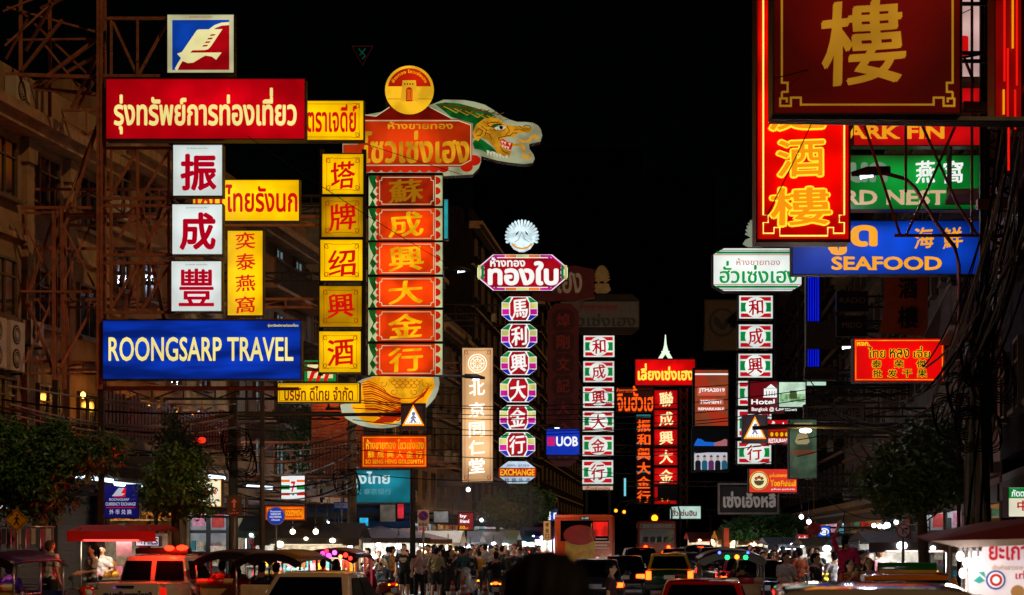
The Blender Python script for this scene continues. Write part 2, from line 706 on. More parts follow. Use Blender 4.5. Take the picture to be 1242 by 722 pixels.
# ================================================================== BUILDINGS
CONC = M('old_plaster', '#8a7050', rough=.85, var=.45, scale=1.2, bump=.3)
CONC2 = M('brown_plaster', '#7a5a3c', rough=.85, var=.5, scale=1.0, bump=.3, stretch=(1, 1, .3))
CONC3 = M('grey_plaster', '#6f6a62', rough=.85, var=.45, scale=1.2, bump=.3)
CONC4 = M('stained_concrete', '#5f564c', rough=.9, var=.5, scale=.9, bump=.3, stretch=(1, 1, .35))
NIGHT_WALL = M('sooty_brown', '#211c19', rough=1, var=.5, scale=1.2, bump=.3, spec=.05)  # wall colour darkened so blocks in darkness stay dark under the fill sun
CONC5 = M('cream_plaster', '#a89878', rough=.85, var=.35, scale=1.3, bump=.2)
TRIM = M('cornice_plaster', '#94785a', rough=.8, var=.45, scale=2.5, bump=.4)
WFRAME = M('window_frame_wood', '#5a4632', rough=.6)
PANE = glass('dark_pane', '#0d0f12', .12)
PANE_W = E('warm_window', '#b87830', .35, var=.4, base='#20150a')
PANE_C = E('cool_window', '#8fb0b8', .3, var=.4, base='#10181a')
SHUT = M('roller_shutter', '#4a4b50', rough=.5, metal=.5, var=.25)
ACW = M('ac_casing', '#a8a090', rough=.5, var=.25)
ACF = M('ac_fan_dark', '#1c1a18', rough=.6)
GRILLE = M('balcony_iron', '#3a2c22', rough=.6, metal=.4)


def window_mesh(w, h, cols=2, rail=True):
    f = MB()
    f.rect(-w / 2, w / 2, 0, h, -.1, .02, .07)
    for i in range(1, cols):
        x = -w / 2 + w * i / cols
        f.box(x - .025, x + .025, -.08, .0, .07, h - .07)
    if rail:
        f.box(-w / 2 + .07, w / 2 - .07, -.075, .0, h * .68, h * .68 + .05)
    f.box(-w / 2 - .1, w / 2 + .1, -.2, .02, -.09, 0)
    p = MB().box(-w / 2 + .06, w / 2 - .06, -.03, .02, .06, h - .06)
    return f, p


def ac_unit(parent, loc, rz, tall=False):
    f = MB()
    h = 1.25 if tall else .62
    f.box(-.45, .45, -.3, 0, 0, h, 0)
    for i in range(2 if tall else 1):
        cz = .31 + i * .6
        f.cyl((-.08, -.315, cz), (-.08, -.3, cz), .25, n=18, mi=1, smooth=False)
        f.cyl((-.08, -.325, cz), (-.08, -.315, cz), .08, n=10, mi=0, smooth=False)
        for r in (.12, .19):
            f.line([(-.08 + r * cos(a * pi / 8), cz + r * sin(a * pi / 8)) for a in range(16)], -.33, -.318, .015, 0, True)
    f.bar((-.4, -.28, -.04), (-.4, .1, -.04), .05, mi=1).bar((.4, -.28, -.04), (.4, .1, -.04), .05, mi=1)
    return f.build('air_conditioner', [ACW, ACF], parent, loc, rz)


def building(name, label, side, Ya, Yb, h, wall, floors=3, bays=3, g=3.8, cornice=True, ground='shutter', winw=1.3, lit=(), pil=False, balcony=False, acs=0, depth=9, cat='building', roof_bits=True, win=True, parapet=1.0):
    fx = LX if side < 0 else RX
    A = Vector((fx(Ya), Ya, 0))
    B = Vector((fx(Yb), Yb, 0))
    L = (B - A).length
    ang = atan2(B.y - A.y, B.x - A.x)
    # local frame: x along the street, -y towards the street
    if side < 0:
        root = thing(name, label, cat, B, ang + pi)      # x runs from far to near, -y points right
        root.location = A
        root.rotation_euler.z = ang
        sgn = 1
    else:
        root = thing(name, label, cat, A, ang)
        sgn = -1
    # with rotation = ang, local +x = along the street going away, local +y = left of it
    o = -1 * sgn      # outward (towards the street) sign on local y: left side -> -y ; right side -> +y
    back = -o * depth
    e = .03

    def yb(a, b):
        return (min(a * o, b * o), max(a * o, b * o))
    mb = MB()
    mb.box(e, L - e, *yb(0, -depth), g, h)
    pw = .35
    mb.box(e, pw, *yb(0, -depth), 0, g)
    mb.box(L - pw, L - e, *yb(0, -depth), 0, g)
    mb.box(pw, L - pw, *yb(-3.2, -depth), 0, g)
    mb.box(e, L - e, *yb(0, -.25), h, h + parapet)
    if pil:
        for i in range(bays + 1):
            x = min(L - .5, max(.1, L * i / bays - .22))
            mb.box(x, x + .44, *yb(.16, -.01), g + .5, h - .5)
            mb.box(x - .08, x + .52, *yb(.24, -.01), h - 1.1, h - .5)
    w_ = mb.build('wall', wall, root)
    if cornice:
        mb = MB()
        mb.box(0, L, *yb(.55, -.2), h - .45, h - .2)
        mb.box(0, L, *yb(.75, -.2), h - .2, h + .06)
        for f_ in range(1, floors):
            z = g + (h - g) * f_ / floors
            mb.box(0, L, *yb(.14, -.05), z - .12, z + .02)
        mb.box(0, L, *yb(.95, -.1), g - .28, g - .02)
        mb.build('cornice', TRIM, root)
    if win:
        fh = (h - g) / floors
        wf, wp = window_mesh(winw, fh * .5)
        first = None
        n = 0
        for f_ in range(floors):
            for b in range(bays):
                x = L * (b + .5) / bays
                z = g + fh * f_ + fh * .28
                ro = 0 if o < 0 else pi
                if first is None:
                    first = (wf.build('window', WFRAME, root), wp.build('pane', PANE))
                    fo, po = first
                    po.parent = fo
                else:
                    fo = first[0].copy()
                    COL.objects.link(fo)
                    fo.parent = root
                    po = first[1].copy()
                    COL.objects.link(po)
                    po.parent = fo
                fo.location = (x, o * .012, z)
                fo.rotation_euler = (0, 0, ro)
                if (f_, b) in lit:
                    po.material_slots[0].link = 'OBJECT'
                    po.material_slots[0].material = PANE_W if (f_ + b) % 2 else PANE_C
                n += 1
    if balcony:
        for f_ in range(1, floors):
            z = g + (h - g) * f_ / floors
            mb = MB()
            mb.box(.3, L - .3, *yb(1.1, .02), z - .12, z, 1)
            for i in range(int((L - .6) / .16)):
                x = .32 + i * .16
                mb.bar((x, o * 1.05, z), (x, o * 1.05, z + .9), .03, mi=0)
            mb.bar((.3, o * 1.05, z + .92), (L - .3, o * 1.05, z + .92), .06, mi=0)
            mb.build('balcony', [GRILLE, wall], root)
    for i in range(acs):
        r2 = random.Random(int(Ya * 10) + i)
        f_ = r2.randrange(floors)
        fh = (h - g) / floors
        x = min(L - .7, max(.7, L * (r2.randrange(bays) + .02) / bays))
        ac_unit(root, (x, o * .02, g + fh * f_ + .25), 0 if o < 0 else pi)
    # ground floor
    if ground == 'shutter':
        k = max(1, int(L / 3.2))
        for i in range(k):
            a, b = pw + (L - 2 * pw) * i / k + .1, pw + (L - 2 * pw) * (i + 1) / k - .1
            mb = MB()
            for j in range(22):
                z = .15 + j * .145
                mb.box(a, b, *yb(-.25 + .035 * (j % 2), -.35), z, z + .14)
            mb.box(a - .1, a, *yb(-.1, -.4), .15, g - .3)
            mb.box(b, b + .1, *yb(-.1, -.4), .15, g - .3)
            mb.box(a - .1, b + .1, *yb(-.1, -.6), g - .45, g - .01)
            mb.build('roller_shutter', SHUT, root)
    elif ground:
        shop(root, ground, pw, L - pw, g, o, yb)
    if roof_bits:
        r2 = random.Random(int(Ya))
        mb = MB()
        x = L * r2.uniform(.15, .5)
        mb.box(x, x + min(2.6, L * .4), *yb(-1.5, -5), h - .1, h + 2.1)
        mb.build('stair_house', wall, root)
        mb = MB()
        x = L * r2.uniform(.6, .85)
        mb.cyl((x, o * -3, h), (x, o * -3, h + 1.5), .7, n=14)
        mb.cyl((x, o * -3, h + 1.5), (x, o * -3, h + 1.75), .7, .2, n=14)
        mb.build('water_tank', ALU, root)
    return root


GOODS = [M('goods_' + n, c, rough=.4, var=.5, scale=9) for n, c in (('gold', '#d89a20'), ('red', '#b0281c'), ('cream', '#d8ccb0'), ('pink', '#c87a90'), ('teal', '#3a8a94'), ('brown', '#6a4024'))]


def shop(root, kind, x0, x1, g, o, yb):
    """open lit shop front: back wall with stocked shelves, side walls, ceiling tubes, fascia"""
    cols = {'gold': ('#caa060', '#ffd9a0'), 'white': ('#b8bcbc', '#eef6ff'), 'pink': ('#c0a0a8', '#ffe4ea'), 'warm': ('#a88860', '#ffcf94'), 'dim': ('#6a6258', '#ffd8a8')}[kind]
    iw = M('shop_wall_' + kind, cols[0], rough=.6)
    mb = MB()
    mb.box(x0, x1, *yb(-3.0, -3.18), .15, g - .35, 0)
    mb.box(x0, x1, *yb(0, -3.0), g - .5, g - .33, 0)
    mb.box(x0, x0 + .08, *yb(-.3, -3.0), .15, g - .5, 0)
    mb.box(x1 - .08, x1, *yb(-.3, -3.0), .15, g - .5, 0)
    mb.box(x0, x1, *yb(.04, -.2), g - .9, g - .5, 1)
    mb.build('shop_interior', [iw, M('fascia_dark', '#3a2e26', rough=.6)], root)
    r2 = random.Random(int(x1 * 100) + len(kind))
    mb = MB()
    n = max(2, int((x1 - x0) / .28))
    for sh in range(6):
        z = .5 + sh * .52
        mb.box(x0 + .1, x1 - .1, *yb(-2.5, -2.98), z - .04, z, 6)
        for i in range(n):
            x = x0 + .15 + i * (x1 - x0 - .3) / n
            hh = r2.uniform(.16, .4)
            mb.box(x, x + (x1 - x0 - .3) / n * .82, *yb(-2.6, -2.9), z, z + hh, r2.choice([0, 0, 2, 1, 4, 5] if kind == 'gold' else [0, 1, 2, 3, 4, 5, 2]))
    glassy = kind in ('white', 'pink')
    for sh in range(3 if glassy else 5):
        z = .6 + sh * .52
        mb.box(x1 - .55, x1 - .09, *yb(-.4, -2.45), z - .04, z, 6)
        d = .45
        while d < 2.2:
            w_ = r2.uniform(.1, .34)
            hh = r2.uniform(.1, .42)
            mb.box(x1 - .5, x1 - .12, *yb(-d, -d - w_ * .9), z, z + hh, r2.choice([0, 0, 0, 2, 4, 5] if kind == 'gold' else [0, 1, 2, 3, 4, 5, 2]))
            d += w_ + (.15 if r2.random() < .3 else .01)
    if glassy:
        for d in (.35, 1.0, 1.08, 1.75, 2.4):
            mb.box(x1 - .7, x1 - .62, *yb(-d, -d - .07), .15, g - 1.0, 7)
        mb.box(x1 - .72, x1 - .62, *yb(-.35, -2.45), 2.25, 2.36, 7)
        for d, c_, z_ in ((.5, 1, 2.45), (1.2, 3, 2.5), (1.85, 4, 2.42), (.55, 2, 1.3)):
            mb.box(x1 - .66, x1 - .63, *yb(-d, -d - .45), z_, z_ + .5, c_)
    mb.build('shelves', GOODS + [M('shelf_white', '#c8c4b8'), M('mullion_dark', '#1c1a1a', rough=.4)], root)
    mb = MB()
    k = max(1, int((x1 - x0) / 2.2))
    for i in range(k):
        a = x0 + (x1 - x0) * (i + .15) / k
        b = x0 + (x1 - x0) * (i + .85) / k
        for d in (-.7, -1.9):
            mb.bar((a, o * -d * -1, g - .56), (b, o * -d * -1, g - .56), .07)
    pw = {'dim': 2, 'warm': 10, 'gold': 15, 'white': 20, 'pink': 16}[kind]
    mb.build('ceiling_tube', E('tube_' + kind, cols[1], pw, var=0), root)


# left side, near to far
bA = building('shophouse', 'old ornate shophouse with a broken cornice slab and pilasters behind the left steel scaffold', -1, 40, 57.5, 12.9, CONC, 3, 6, pil=True, ground='shutter', acs=2, lit=((1, 1),), winw=1.5, balcony=False, parapet=1.2)
L57 = 1
building('shophouse', 'narrow brown ribbed-metal shophouse behind the white lightboxes', -1, 57.6, 65, 13.6, CONC2, 4, 3, ground='gold', acs=1, lit=((0, 1),))
building('shophouse', 'cream shophouse with two white floodlights, beside the round left tree', -1, 65.1, 72, 11.5, CONC5, 3, 2, ground='white', acs=2)
building('shophouse', 'brown shophouse with iron balconies behind the yellow column sign', -1, 72.1, 82, 13.8, CONC2, 4, 3, ground='pink', balcony=True, acs=2, lit=((0, 0),))
building('shophouse', 'grey shophouse with balconies behind the dragon column', -1, 82.1, 94, 12.2, CONC4, 3, 4, ground='warm', balcony=True, acs=2)
building('shophouse', 'dark plaster shophouse left of the beige pharmacy sign', -1, 94.1, 106, 16.5, CONC3, 5, 3, ground='white', acs=3, lit=((1, 2), (3, 0)))
building('shophouse', 'tan gabled shophouse behind the beige pharmacy sign', -1, 106.1, 120, 17.5, CONC, 5, 4, ground='white', acs=3, lit=((2, 1),))
building('shophouse', 'stained shophouse behind the octagon column', -1, 120.1, 138, 15, CONC4, 4, 5, ground='warm', acs=3)
building('shophouse', 'tall grey block behind the switched-off maroon sign', -1, 138.1, 165, 24, NIGHT_WALL, 7, 6, ground='white', lit=((2, 1), (4, 4)), acs=4)
building('shophouse', 'low dark block on the left beyond the far striped column', -1, 165.1, 200, 20, NIGHT_WALL, 6, 7, ground='warm', lit=((1, 3),))
building('shophouse', 'farthest dark block closing the left side of the street', -1, 200.1, 300, 26, NIGHT_WALL, 7, 14, ground='dim', lit=((1, 3), (3, 8)))
# right side
building('shophouse', 'dark shophouse with louvred front at the right edge behind the tangled cables', 1, 30, 44, 15, NIGHT_WALL, 4, 4, ground='dim', acs=4, cornice=False)
building('shophouse', 'brown shophouse behind the red dried fruit sign', 1, 44.1, 56, 16, CONC2, 4, 4, ground='warm', acs=3, balcony=True)
building('shophouse', 'grey shophouse with louvred panels right of the poster lightbox', 1, 56.1, 72, 14.5, CONC3, 4, 5, ground='white', acs=3)
building('shophouse', 'dark shophouse behind the blue neon tubes', 1, 72.1, 88, 17, CONC4, 5, 5, ground='dim', acs=3, lit=((2, 1),))
building('shophouse', 'plaster shophouse behind the nearer striped column', 1, 88.1, 108, 16, CONC3, 5, 6, ground='warm', acs=3)
building('shophouse', 'stained block behind the brown leaf board', 1, 108.1, 135, 19, NIGHT_WALL, 5, 7, ground='white', acs=3, lit=((1, 2),))
building('shophouse', 'grey block behind the video screens', 1, 135.1, 170, 22, NIGHT_WALL, 6, 8, ground='warm', lit=((3, 3),))
building('shophouse', 'farthest dark block closing the right side of the street', 1, 170.1, 300, 26, NIGHT_WALL, 7, 16, ground='dim')
# tower blocks at the end of the bend
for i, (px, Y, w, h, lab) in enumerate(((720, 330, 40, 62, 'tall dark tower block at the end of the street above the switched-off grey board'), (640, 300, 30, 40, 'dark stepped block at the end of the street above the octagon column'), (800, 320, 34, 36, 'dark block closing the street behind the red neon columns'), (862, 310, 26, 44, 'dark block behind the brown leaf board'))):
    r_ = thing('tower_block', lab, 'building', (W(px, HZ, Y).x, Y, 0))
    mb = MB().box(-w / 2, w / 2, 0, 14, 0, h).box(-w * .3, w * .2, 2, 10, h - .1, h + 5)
    mb.build('wall', M('sooty_concrete', '#030303', rough=1, var=.5, scale=.4, spec=0), r_)  # near-black colour stands in for the towers lying in the dark

# features on building A
ac_unit(bA, (10.9, -.02, 13.15), 0)
ac_unit(bA, (7.6, -.02, 13.15), 0)
for x in (9.3, 10.45):
    ac_unit(bA, (x, -.06, 6.3), 0, True)

# glowing eaves of the house behind the trees and its red bamboo fringe
s_ = thing('bamboo_screen', 'row of dark red upright slats with baubles along a canopy behind the left trees', 'screen', (LX(58.5) + 1.9, 58.5, 4.75), atan2(1, .1467))
mb = MB()
for i in range(44):
    x = -6.5 + i * .29
    hh = rnd.uniform(1.0, 1.35)
    mb.box(x, x + .2, -.03, .03, .05, hh, 0)
mb.bar((-6.6, 0, .3), (6.4, 0, .3), .06).bar((-6.6, 0, .9), (6.4, 0, .9), .06)
mb.build('slats', M('red_slats', '#4a100c', rough=.4, var=.5, scale=5), s_)
mb = MB()
for i in range(30):
    mb.ell((rnd.uniform(-6, 6), -.09, rnd.uniform(.5, 1.25)), .035, .035, .035, 6, 4)
mb.build('baubles', M('silver_bauble', '#c8c8d8', rough=.08, metal=1), s_)
mb = MB().box(-6.7, 6.5, -.5, 1.7, -.45, 0)
mb.build('canopy', M('canopy_plaster', '#8f7a66', rough=.8, var=.3), s_)
mb = MB()
for i in range(9):
    mb.ell((-5.5 + i * 1.35, .95, 1.15), .07, .07, .09, 8, 6)
mb.build('bulbs', E('bulb_sodium', '#ffb040', 14, var=0), s_)
for x in (-3.5, 0, 3.5):
    point_light('bulb_light', (x, .8, 1.25), 22, '#ffa038', .1, s_)
# storefront floods
for i, (px, py, Y) in enumerate(((206.5, 502, 63.5), (242.5, 508, 64.5))):
    t = thing('floodlight', ('white floodlight clamped to the cream wall, left one of two', 'white floodlight clamped to the cream wall, right one of two')[i], 'lamp', W(px, py, Y))
    MB().poly([(-.09, .24), (.09, .24), (.22, -.16), (-.22, -.16)], -.15, .1).build('housing', E('flood_shell', '#e8ecff', 2.2, var=0), t)
    MB().bar((0, .05, .2), (.05, 2.2, .5), .05).build('arm', DARKSTEEL, t)
    area_light('flood', (0, -.2, -.2), 60, '#f2f4ff', .4, .3, (radians(40), 0, radians(20)), t)

# ================================================================== STEEL SCAFFOLD (left), TRUSS (right)
k50 = 50 / F
sc = thing('sign_scaffold', 'tall rusty steel lattice scaffold carrying the travel agency signs on the left', 'scaffold', (W(120, HZ, 50).x, 50, 0))
X50 = lambda px: (px - 120) * k50
Z50 = lambda py: CZ + (HZ - py) * k50
m1 = MB()
for px, dy in ((118, .1), (122, .1), (118, .55), (122, .55)):
    m1.bar((X50(px), dy, Z50(472)), (X50(px), dy, 17), .07)
for i in range(30):
    z = Z50(470) + i * .38
    m1.bar((X50(118), .1, z), (X50(122), .1, z + .19), .04)
    m1.bar((X50(117), .12, z + .2), (X50(125), .12, z + .26), .035)
m1.build('mast', STEEL, sc)
m2 = MB()
for ya, yb_ in ((20, 90), (178, 239), (248, 308), (318, 378)):
    a, b = Z50(ya), Z50(yb_)
    xe = X50(210)
    m2.bar((X50(120), .2, a), (xe, .2, a), .075).bar((X50(120), .2, b), (xe, .2, b), .075)
    for px in (133, 165, 203):
        m2.bar((X50(px), .2, a), (X50(px), .2, b), .06)
    for p0, q0 in (((133, a), (165, b)), ((203, a), (165, b))) if ya == 20 else (((165, a), (130, b)), ((205, a), (168, b))):
        m2.bar((X50(p0[0]), .24, p0[1]), (X50(q0[0]), .24, q0[1]), .065)
m2.bar((X50(165), .5, Z50(240)), (X50(195), .5, Z50(385)), .09).bar((X50(195), .5, Z50(240)), (X50(142), .5, Z50(388)), .09)
for py in (386, 470):
    m2.bar((X50(118), .5, Z50(py)), (X50(360), .5, Z50(py)), .08)
m2.build('brackets', STEEL, sc)
m3 = MB()
for px, dy in ((18, .6), (38, 2), (62, .3), (72, .6)):
    top = 17 if px < 50 else Z50(250)
    m3.bar((X50(px), dy, Z50(470) if px > 50 else 13), (X50(px), dy, top), .08)
for a, b in (((0, 0), (110, 30)), ((0, 40), (118, 42)), ((18, 5), (112, 95)), ((118, 40), (32, 100)), ((118, 60), (36, 100)), ((60, -10), (0, 50)), ((72, 20), (20, 80)), ((115, 60), (80, 125)), ((118, 75), (85, 125)), ((0, 85), (118, 90)), ((20, 50), (60, 0)), ((36, 100), (118, 108)), ((0, 10), (70, -20)), ((40, 0), (118, -25)), ((0, 65), (30, 20)), ((50, 50), (90, 100))):
    m3.bar((X50(a[0]), .5 + rnd.uniform(-.25, .5), Z50(a[1])), (X50(b[0]), .5 + rnd.uniform(-.25, .3), Z50(b[1])), rnd.choice((.05, .07, .09)))
for a, b in (((22, 250), (110, 250)), ((22, 253), (110, 253)), ((22, 255), (22, 280)), ((62, 250), (62, 470)), ((72, 250), (72, 470)), ((22, 352), (110, 352)), ((62, 350), (108, 352)), ((25, 272), (60, 345)), ((60, 255), (28, 350)), ((66, 255), (110, 345)), ((110, 255), (70, 345)), ((25, 360), (60, 450)), ((60, 360), (28, 440)), ((70, 445), (110, 365)), ((72, 360), (80, 440)), ((25, 435), (110, 438)), ((25, 451), (110, 451)), ((62, 300), (80, 255)), ((65, 400), (40, 360)), ((115, 135), (75, 255)), ((118, 140), (85, 250))):
    m3.bar((X50(a[0]), .3 + rnd.uniform(-.1, .4), Z50(a[1])), (X50(b[0]), .3 + rnd.uniform(-.1, .4), Z50(b[1])), rnd.choice((.05, .07)))
m3.build('braces', STEEL, sc)
MB().bar((X50(64), .3, 0.15), (X50(64), .3, Z50(460)), .14).bar((X50(120), .3, .15), (X50(120), .3, Z50(460)), .14).build('posts', DARKSTEEL, sc)

k42 = 42 / F
tr = thing('sign_truss', 'dark steel lattice truss crossing in front of the right-hand restaurant signs', 'truss', (W(1190, HZ, 41.5).x, 41.5, 0))
X42 = lambda px: (px - 1190) * k42
Z42 = lambda py: CZ + (HZ - py) * k42
m1 = MB()
for px in (1192, 1198, 1212):
    m1.bar((X42(px), .1, .15 if px != 1212 else Z42(260)), (X42(px), .1, 17), .11 if px == 1198 else .08)
for i in range(18):
    y = -40 + i * 22
    m1.bar((X42(1198), .15, Z42(y)), (X42(1237), .15, Z42(y + 22)), .055)
    m1.bar((X42(1237), .2, Z42(y)), (X42(1198), .2, Z42(y + 22)), .055)
    if i % 2:
        m1.bar((X42(1190), .1, Z42(y)), (X42(1245), .1, Z42(y)), .07)
m1.build('mast', DARKSTEEL, tr)
m2 = MB()
for y in (143, 291):
    m2.bar((X42(1035 if y < 200 else 1085), -.1, Z42(y)), (X42(1196), -.1, Z42(y)), .06)
for a, b in (((1043, 143), (1092, 293)), ((1165, 143), (1120, 245)), ((1120, 245), (1098, 292)), ((1110, 143), (1160, 255)), ((1160, 255), (1183, 290)), ((1098, 143), (1098, 240)), ((1177, 143), (1177, 292)), ((1177, -20), (1177, 143)), ((1168, 80), (1180, 110))):
    m2.bar((X42(a[0]), -.15, Z42(a[1])), (X42(b[0]), -.15, Z42(b[1])), .05)
m2.bar((X42(1166), -.2, Z42(137)), (X42(1250), -.2, Z42(141)), .16).bar((X42(1222), -.25, Z42(-20)), (X42(1224), -.25, Z42(141)), .09)
m2.bar((X42(1185), 0, Z42(253)), (X42(1245), 0, Z42(253)), .2)
m2.build('brackets', STEEL, tr)

# ================================================================== POLES AND STREET LAMPS
POLE = M('concrete_pole', '#5e5444', rough=.8, var=.35, scale=3, bump=.2)
for px, Y, h, w, lab in ((427, 69, 9.0, .34, 'weathered concrete utility pole right of the round blue sign'), (1192, 39, 6.6, .3, 'concrete utility pole wrapped in cables beside the food cart'), (1176, 40.5, 6.0, .26, 'slimmer concrete pole beside the cable-wrapped one at the right tree'), (500.5, 68.5, 7.4, .2, 'dark concrete pole below the lit warning triangle'), (318, 56, 7.5, .16, 'thin grey metal pole beside the round blue sign'), (283, 58, 7.5, .3, 'tangled dark utility pole behind the green arrow sign')):
    p0 = W(px, HZ, Y)
    t = thing('utility_pole', lab, 'pole', (p0.x, Y, .15))
    MB().tube([(0, 0, 0), (0, 0, h * .5), (0, 0, h)], w / 2, 10, radii=[w / 2, w / 2 * .9, w / 2 * .75]).build('shaft', DARKSTEEL if px == 500.5 else POLE, t)
    if h > 8:
        for z in (h - .5, h - 1.4, h - 2.6):
            mb = MB().bar((-.9, -.15, z), (.9, -.15, z), .1)
            for x in (-.8, -.4, .4, .8):
                mb.cyl((x, -.15, z + .04), (x, -.15, z + .2), .05, .03, 8)
            mb.build('cross_arm', DARKSTEEL, t)
        mb = MB()
        for i in range(5):
            z = h * .45 + i * .5
            mb.tube([(w / 2 * 1.1 * cos(a), w / 2 * 1.1 * sin(a), z + a * .05) for a in [j * pi / 4 for j in range(9)]], .035, 5)
        mb.build('cable_bands', BLACKP, t)

LAMPGLOW = E('led_head', '#dfe6ff', 4, var=0)
for px, py, Y, side, lab, pw in ((560, 326, 78, -1, 'street lamp arm with a white head left of the octagon title board', 420), (578, 457, 82, -1, 'lower street lamp arm with a white head across the pharmacy sign', 460), (1052, 208, 44, 1, 'red-lit street lamp arm with a violet head over the green board', 120), (1029, 416, 52, 1, 'small violet-white lamp head left of the dried fruit sign', 90), (676, 517, 116, -1, 'greenish lamp on top of the blue bank sign', 30)):
    p = W(px, py, Y)
    t = thing('street_lamp', lab, 'lamp', (p.x, p.y, p.z))
    sd = side
    ex = (LX(Y) - .2 if side < 0 else RX(Y) + .2) - p.x
    if abs(ex) > 5.5:
        ex = 5.5 * (1 if ex > 0 else -1)
    gz = -p.z + .15
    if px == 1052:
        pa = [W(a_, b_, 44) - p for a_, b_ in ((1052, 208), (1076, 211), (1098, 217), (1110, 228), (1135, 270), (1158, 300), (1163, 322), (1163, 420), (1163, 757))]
        MB().tube(pa, .045, 8).build('arm', M('red_oxide_arm', '#5a2018', rough=.7), t)  # red light falling on the arm is put into its colour
    else:
      MB().tube([(0, 0, 0), (ex * .35, .05, .06), (ex * .7, .05, .02), (ex * .92, .05, -.25), (ex, .05, -1.0), (ex, .05, -2.4 if px == 676 else gz)], .06, 8).build('arm', DARKSTEEL, t)
    MB().tube([(-.35 * (1 if ex > 0 else -1), 0, -.06), (0, 0, 0), (.5 * (1 if ex > 0 else -1), 0, .03)], .1, 8, radii=[.05, .11, .09]).build('lamp_head', DARKSTEEL, t)
    MB().bar((-.16, -.01, -.13), (.12, -.01, -.09), .05, .07).build('lamp_glass', LAMPGLOW, t)
    area_light('lamp_light', (0, 0, -.16), pw, '#dfe4ff', .5, .2, (0, 0, 0), t)
# sodium lamp on the yellow arm over the poster
p = W(977, 520, 60)
t = thing('street_lamp', 'long yellow street lamp arm with a warm white head in front of the poster lightbox', 'lamp', p)
MB().tube([(-1.6, 0, .02), (0, 0, .06), (2.2, 0, .03), (3.0, .05, -.2), (3.4, .1, -.9), (3.45, .1, -p.z + .15)], .06, 8).build('arm', M('yellow_arm', '#4a3e12', rough=.5), t)
MB().ell((0, 0, -.06), .19, .12, .07).build('lamp_head', E('warm_head', '#fff0d0', 7, var=0), t)
point_light('lamp_light', (0, -.1, -.35), 70, '#ffe6c0', .2, t)

# ================================================================== TRAFFIC SIGNS
AMB = E('triangle_amber', '#ff9a10', 1.1, var=0)
LWH = E('triangle_white', '#f3f8ff', 1.3, var=0)
BOXP = M('violet_box', '#4a4060', rough=.5)
for x0, y0, x1, y1, Y, side, lab in ((487, 490, 515.5, 521, 62, -1, 'lit pedestrian warning triangle in a box in front of the golden tail sign'), (901, 504, 930, 537, 62, 1, 'lit pedestrian warning triangle in a box in front of the striped column')):
    s = Sign('warning_light', lab, 'road sign', x0, y0, x1, y1, Y, .25)
    s.cab(x0, y0, x1, y1, BOXP)
    cx = (x0 + x1) / 2
    mb = MB()
    mb.poly(s.P([(cx, y0 + 1), (x1 - .8, y1 - 4.5), (x0 + .8, y1 - 4.5)]), -.03, -.001, 0)
    mb.poly(s.P([(cx, y0 + 5), (x1 - 4, y1 - 6.5), (x0 + 4, y1 - 6.5)]), -.036, -.0295, 1)
    mb.build('triangle', [AMB, LWH], s.root)
    mb = MB()
    c2 = s.P([(cx + .5, y0 + 12)])[0]
    mb.poly([(c2[0] + .06 * cos(a), c2[1] + .06 * sin(a)) for a in [j * pi / 6 for j in range(12)]], -.042, -.0355, 0)
    mb.line(s.P([(cx + .5, y0 + 14), (cx, y0 + 18), (cx - 3, y0 + 23)]), -.042, -.0355, .06, 0)
    mb.line(s.P([(cx, y0 + 18), (cx + 3, y0 + 23)]), -.042, -.0355, .06, 0)
    mb.line(s.P([(cx - 3, y0 + 18), (cx, y0 + 15), (cx + 3.4, y0 + 17.5)]), -.042, -.0355, .05, 0)
    for i in range(6):
        mb.box(s.X(cx - 8 + i * 3), s.X(cx - 6.8 + i * 3), -.042, -.0355, s.Z(y1 - 6.8), s.Z(y1 - 9.2), 1)
    mb.build('pictogram', [E('pict_grey', '#8a94a8', .7, var=0, sample=False), AMB], s.root)
    fx = (LX(Y) if side < 0 else RX(Y)) - s.root.location.x
    MB().tube([(fx, .12, s.Z(y1 + 6)), (fx * .9, .12, s.Z(y0 + 15)), (s.X(x0 if side < 0 else x1), .12, s.Z(y0 + 12))], .055, 8).tube([(fx, .12, -s.root.location.z + .15), (fx, .12, s.Z(y1 + 6))], .07, 8).build('arm', DARKSTEEL, s.root)

SIGNW = M('sign_white', '#c8c4c0', rough=.4, var=.15)
SBLUE = M('sign_blue', '#0d3fae', rough=.35, var=.15)
SRED = M('sign_red', '#b8140f', rough=.35, var=.15)


def post_sign(name, label, px, py, Y, zbase=.15):
    p = W(px, py, Y)
    t = thing(name, label, 'road sign', (p.x, Y, zbase))
    z = p.z - zbase
    MB().cyl((0, .06, 0), (0, .06, z + .3), .035, n=8).build('post', ALU, t)
    return t, z, Y / F


def disc(t, z, r, m, y, nm='disc', n=32):
    return MB().poly([(r * cos(a * 2 * pi / n), z + r * sin(a * 2 * pi / n)) for a in range(n)], y, y + .012).build(nm, m, t)


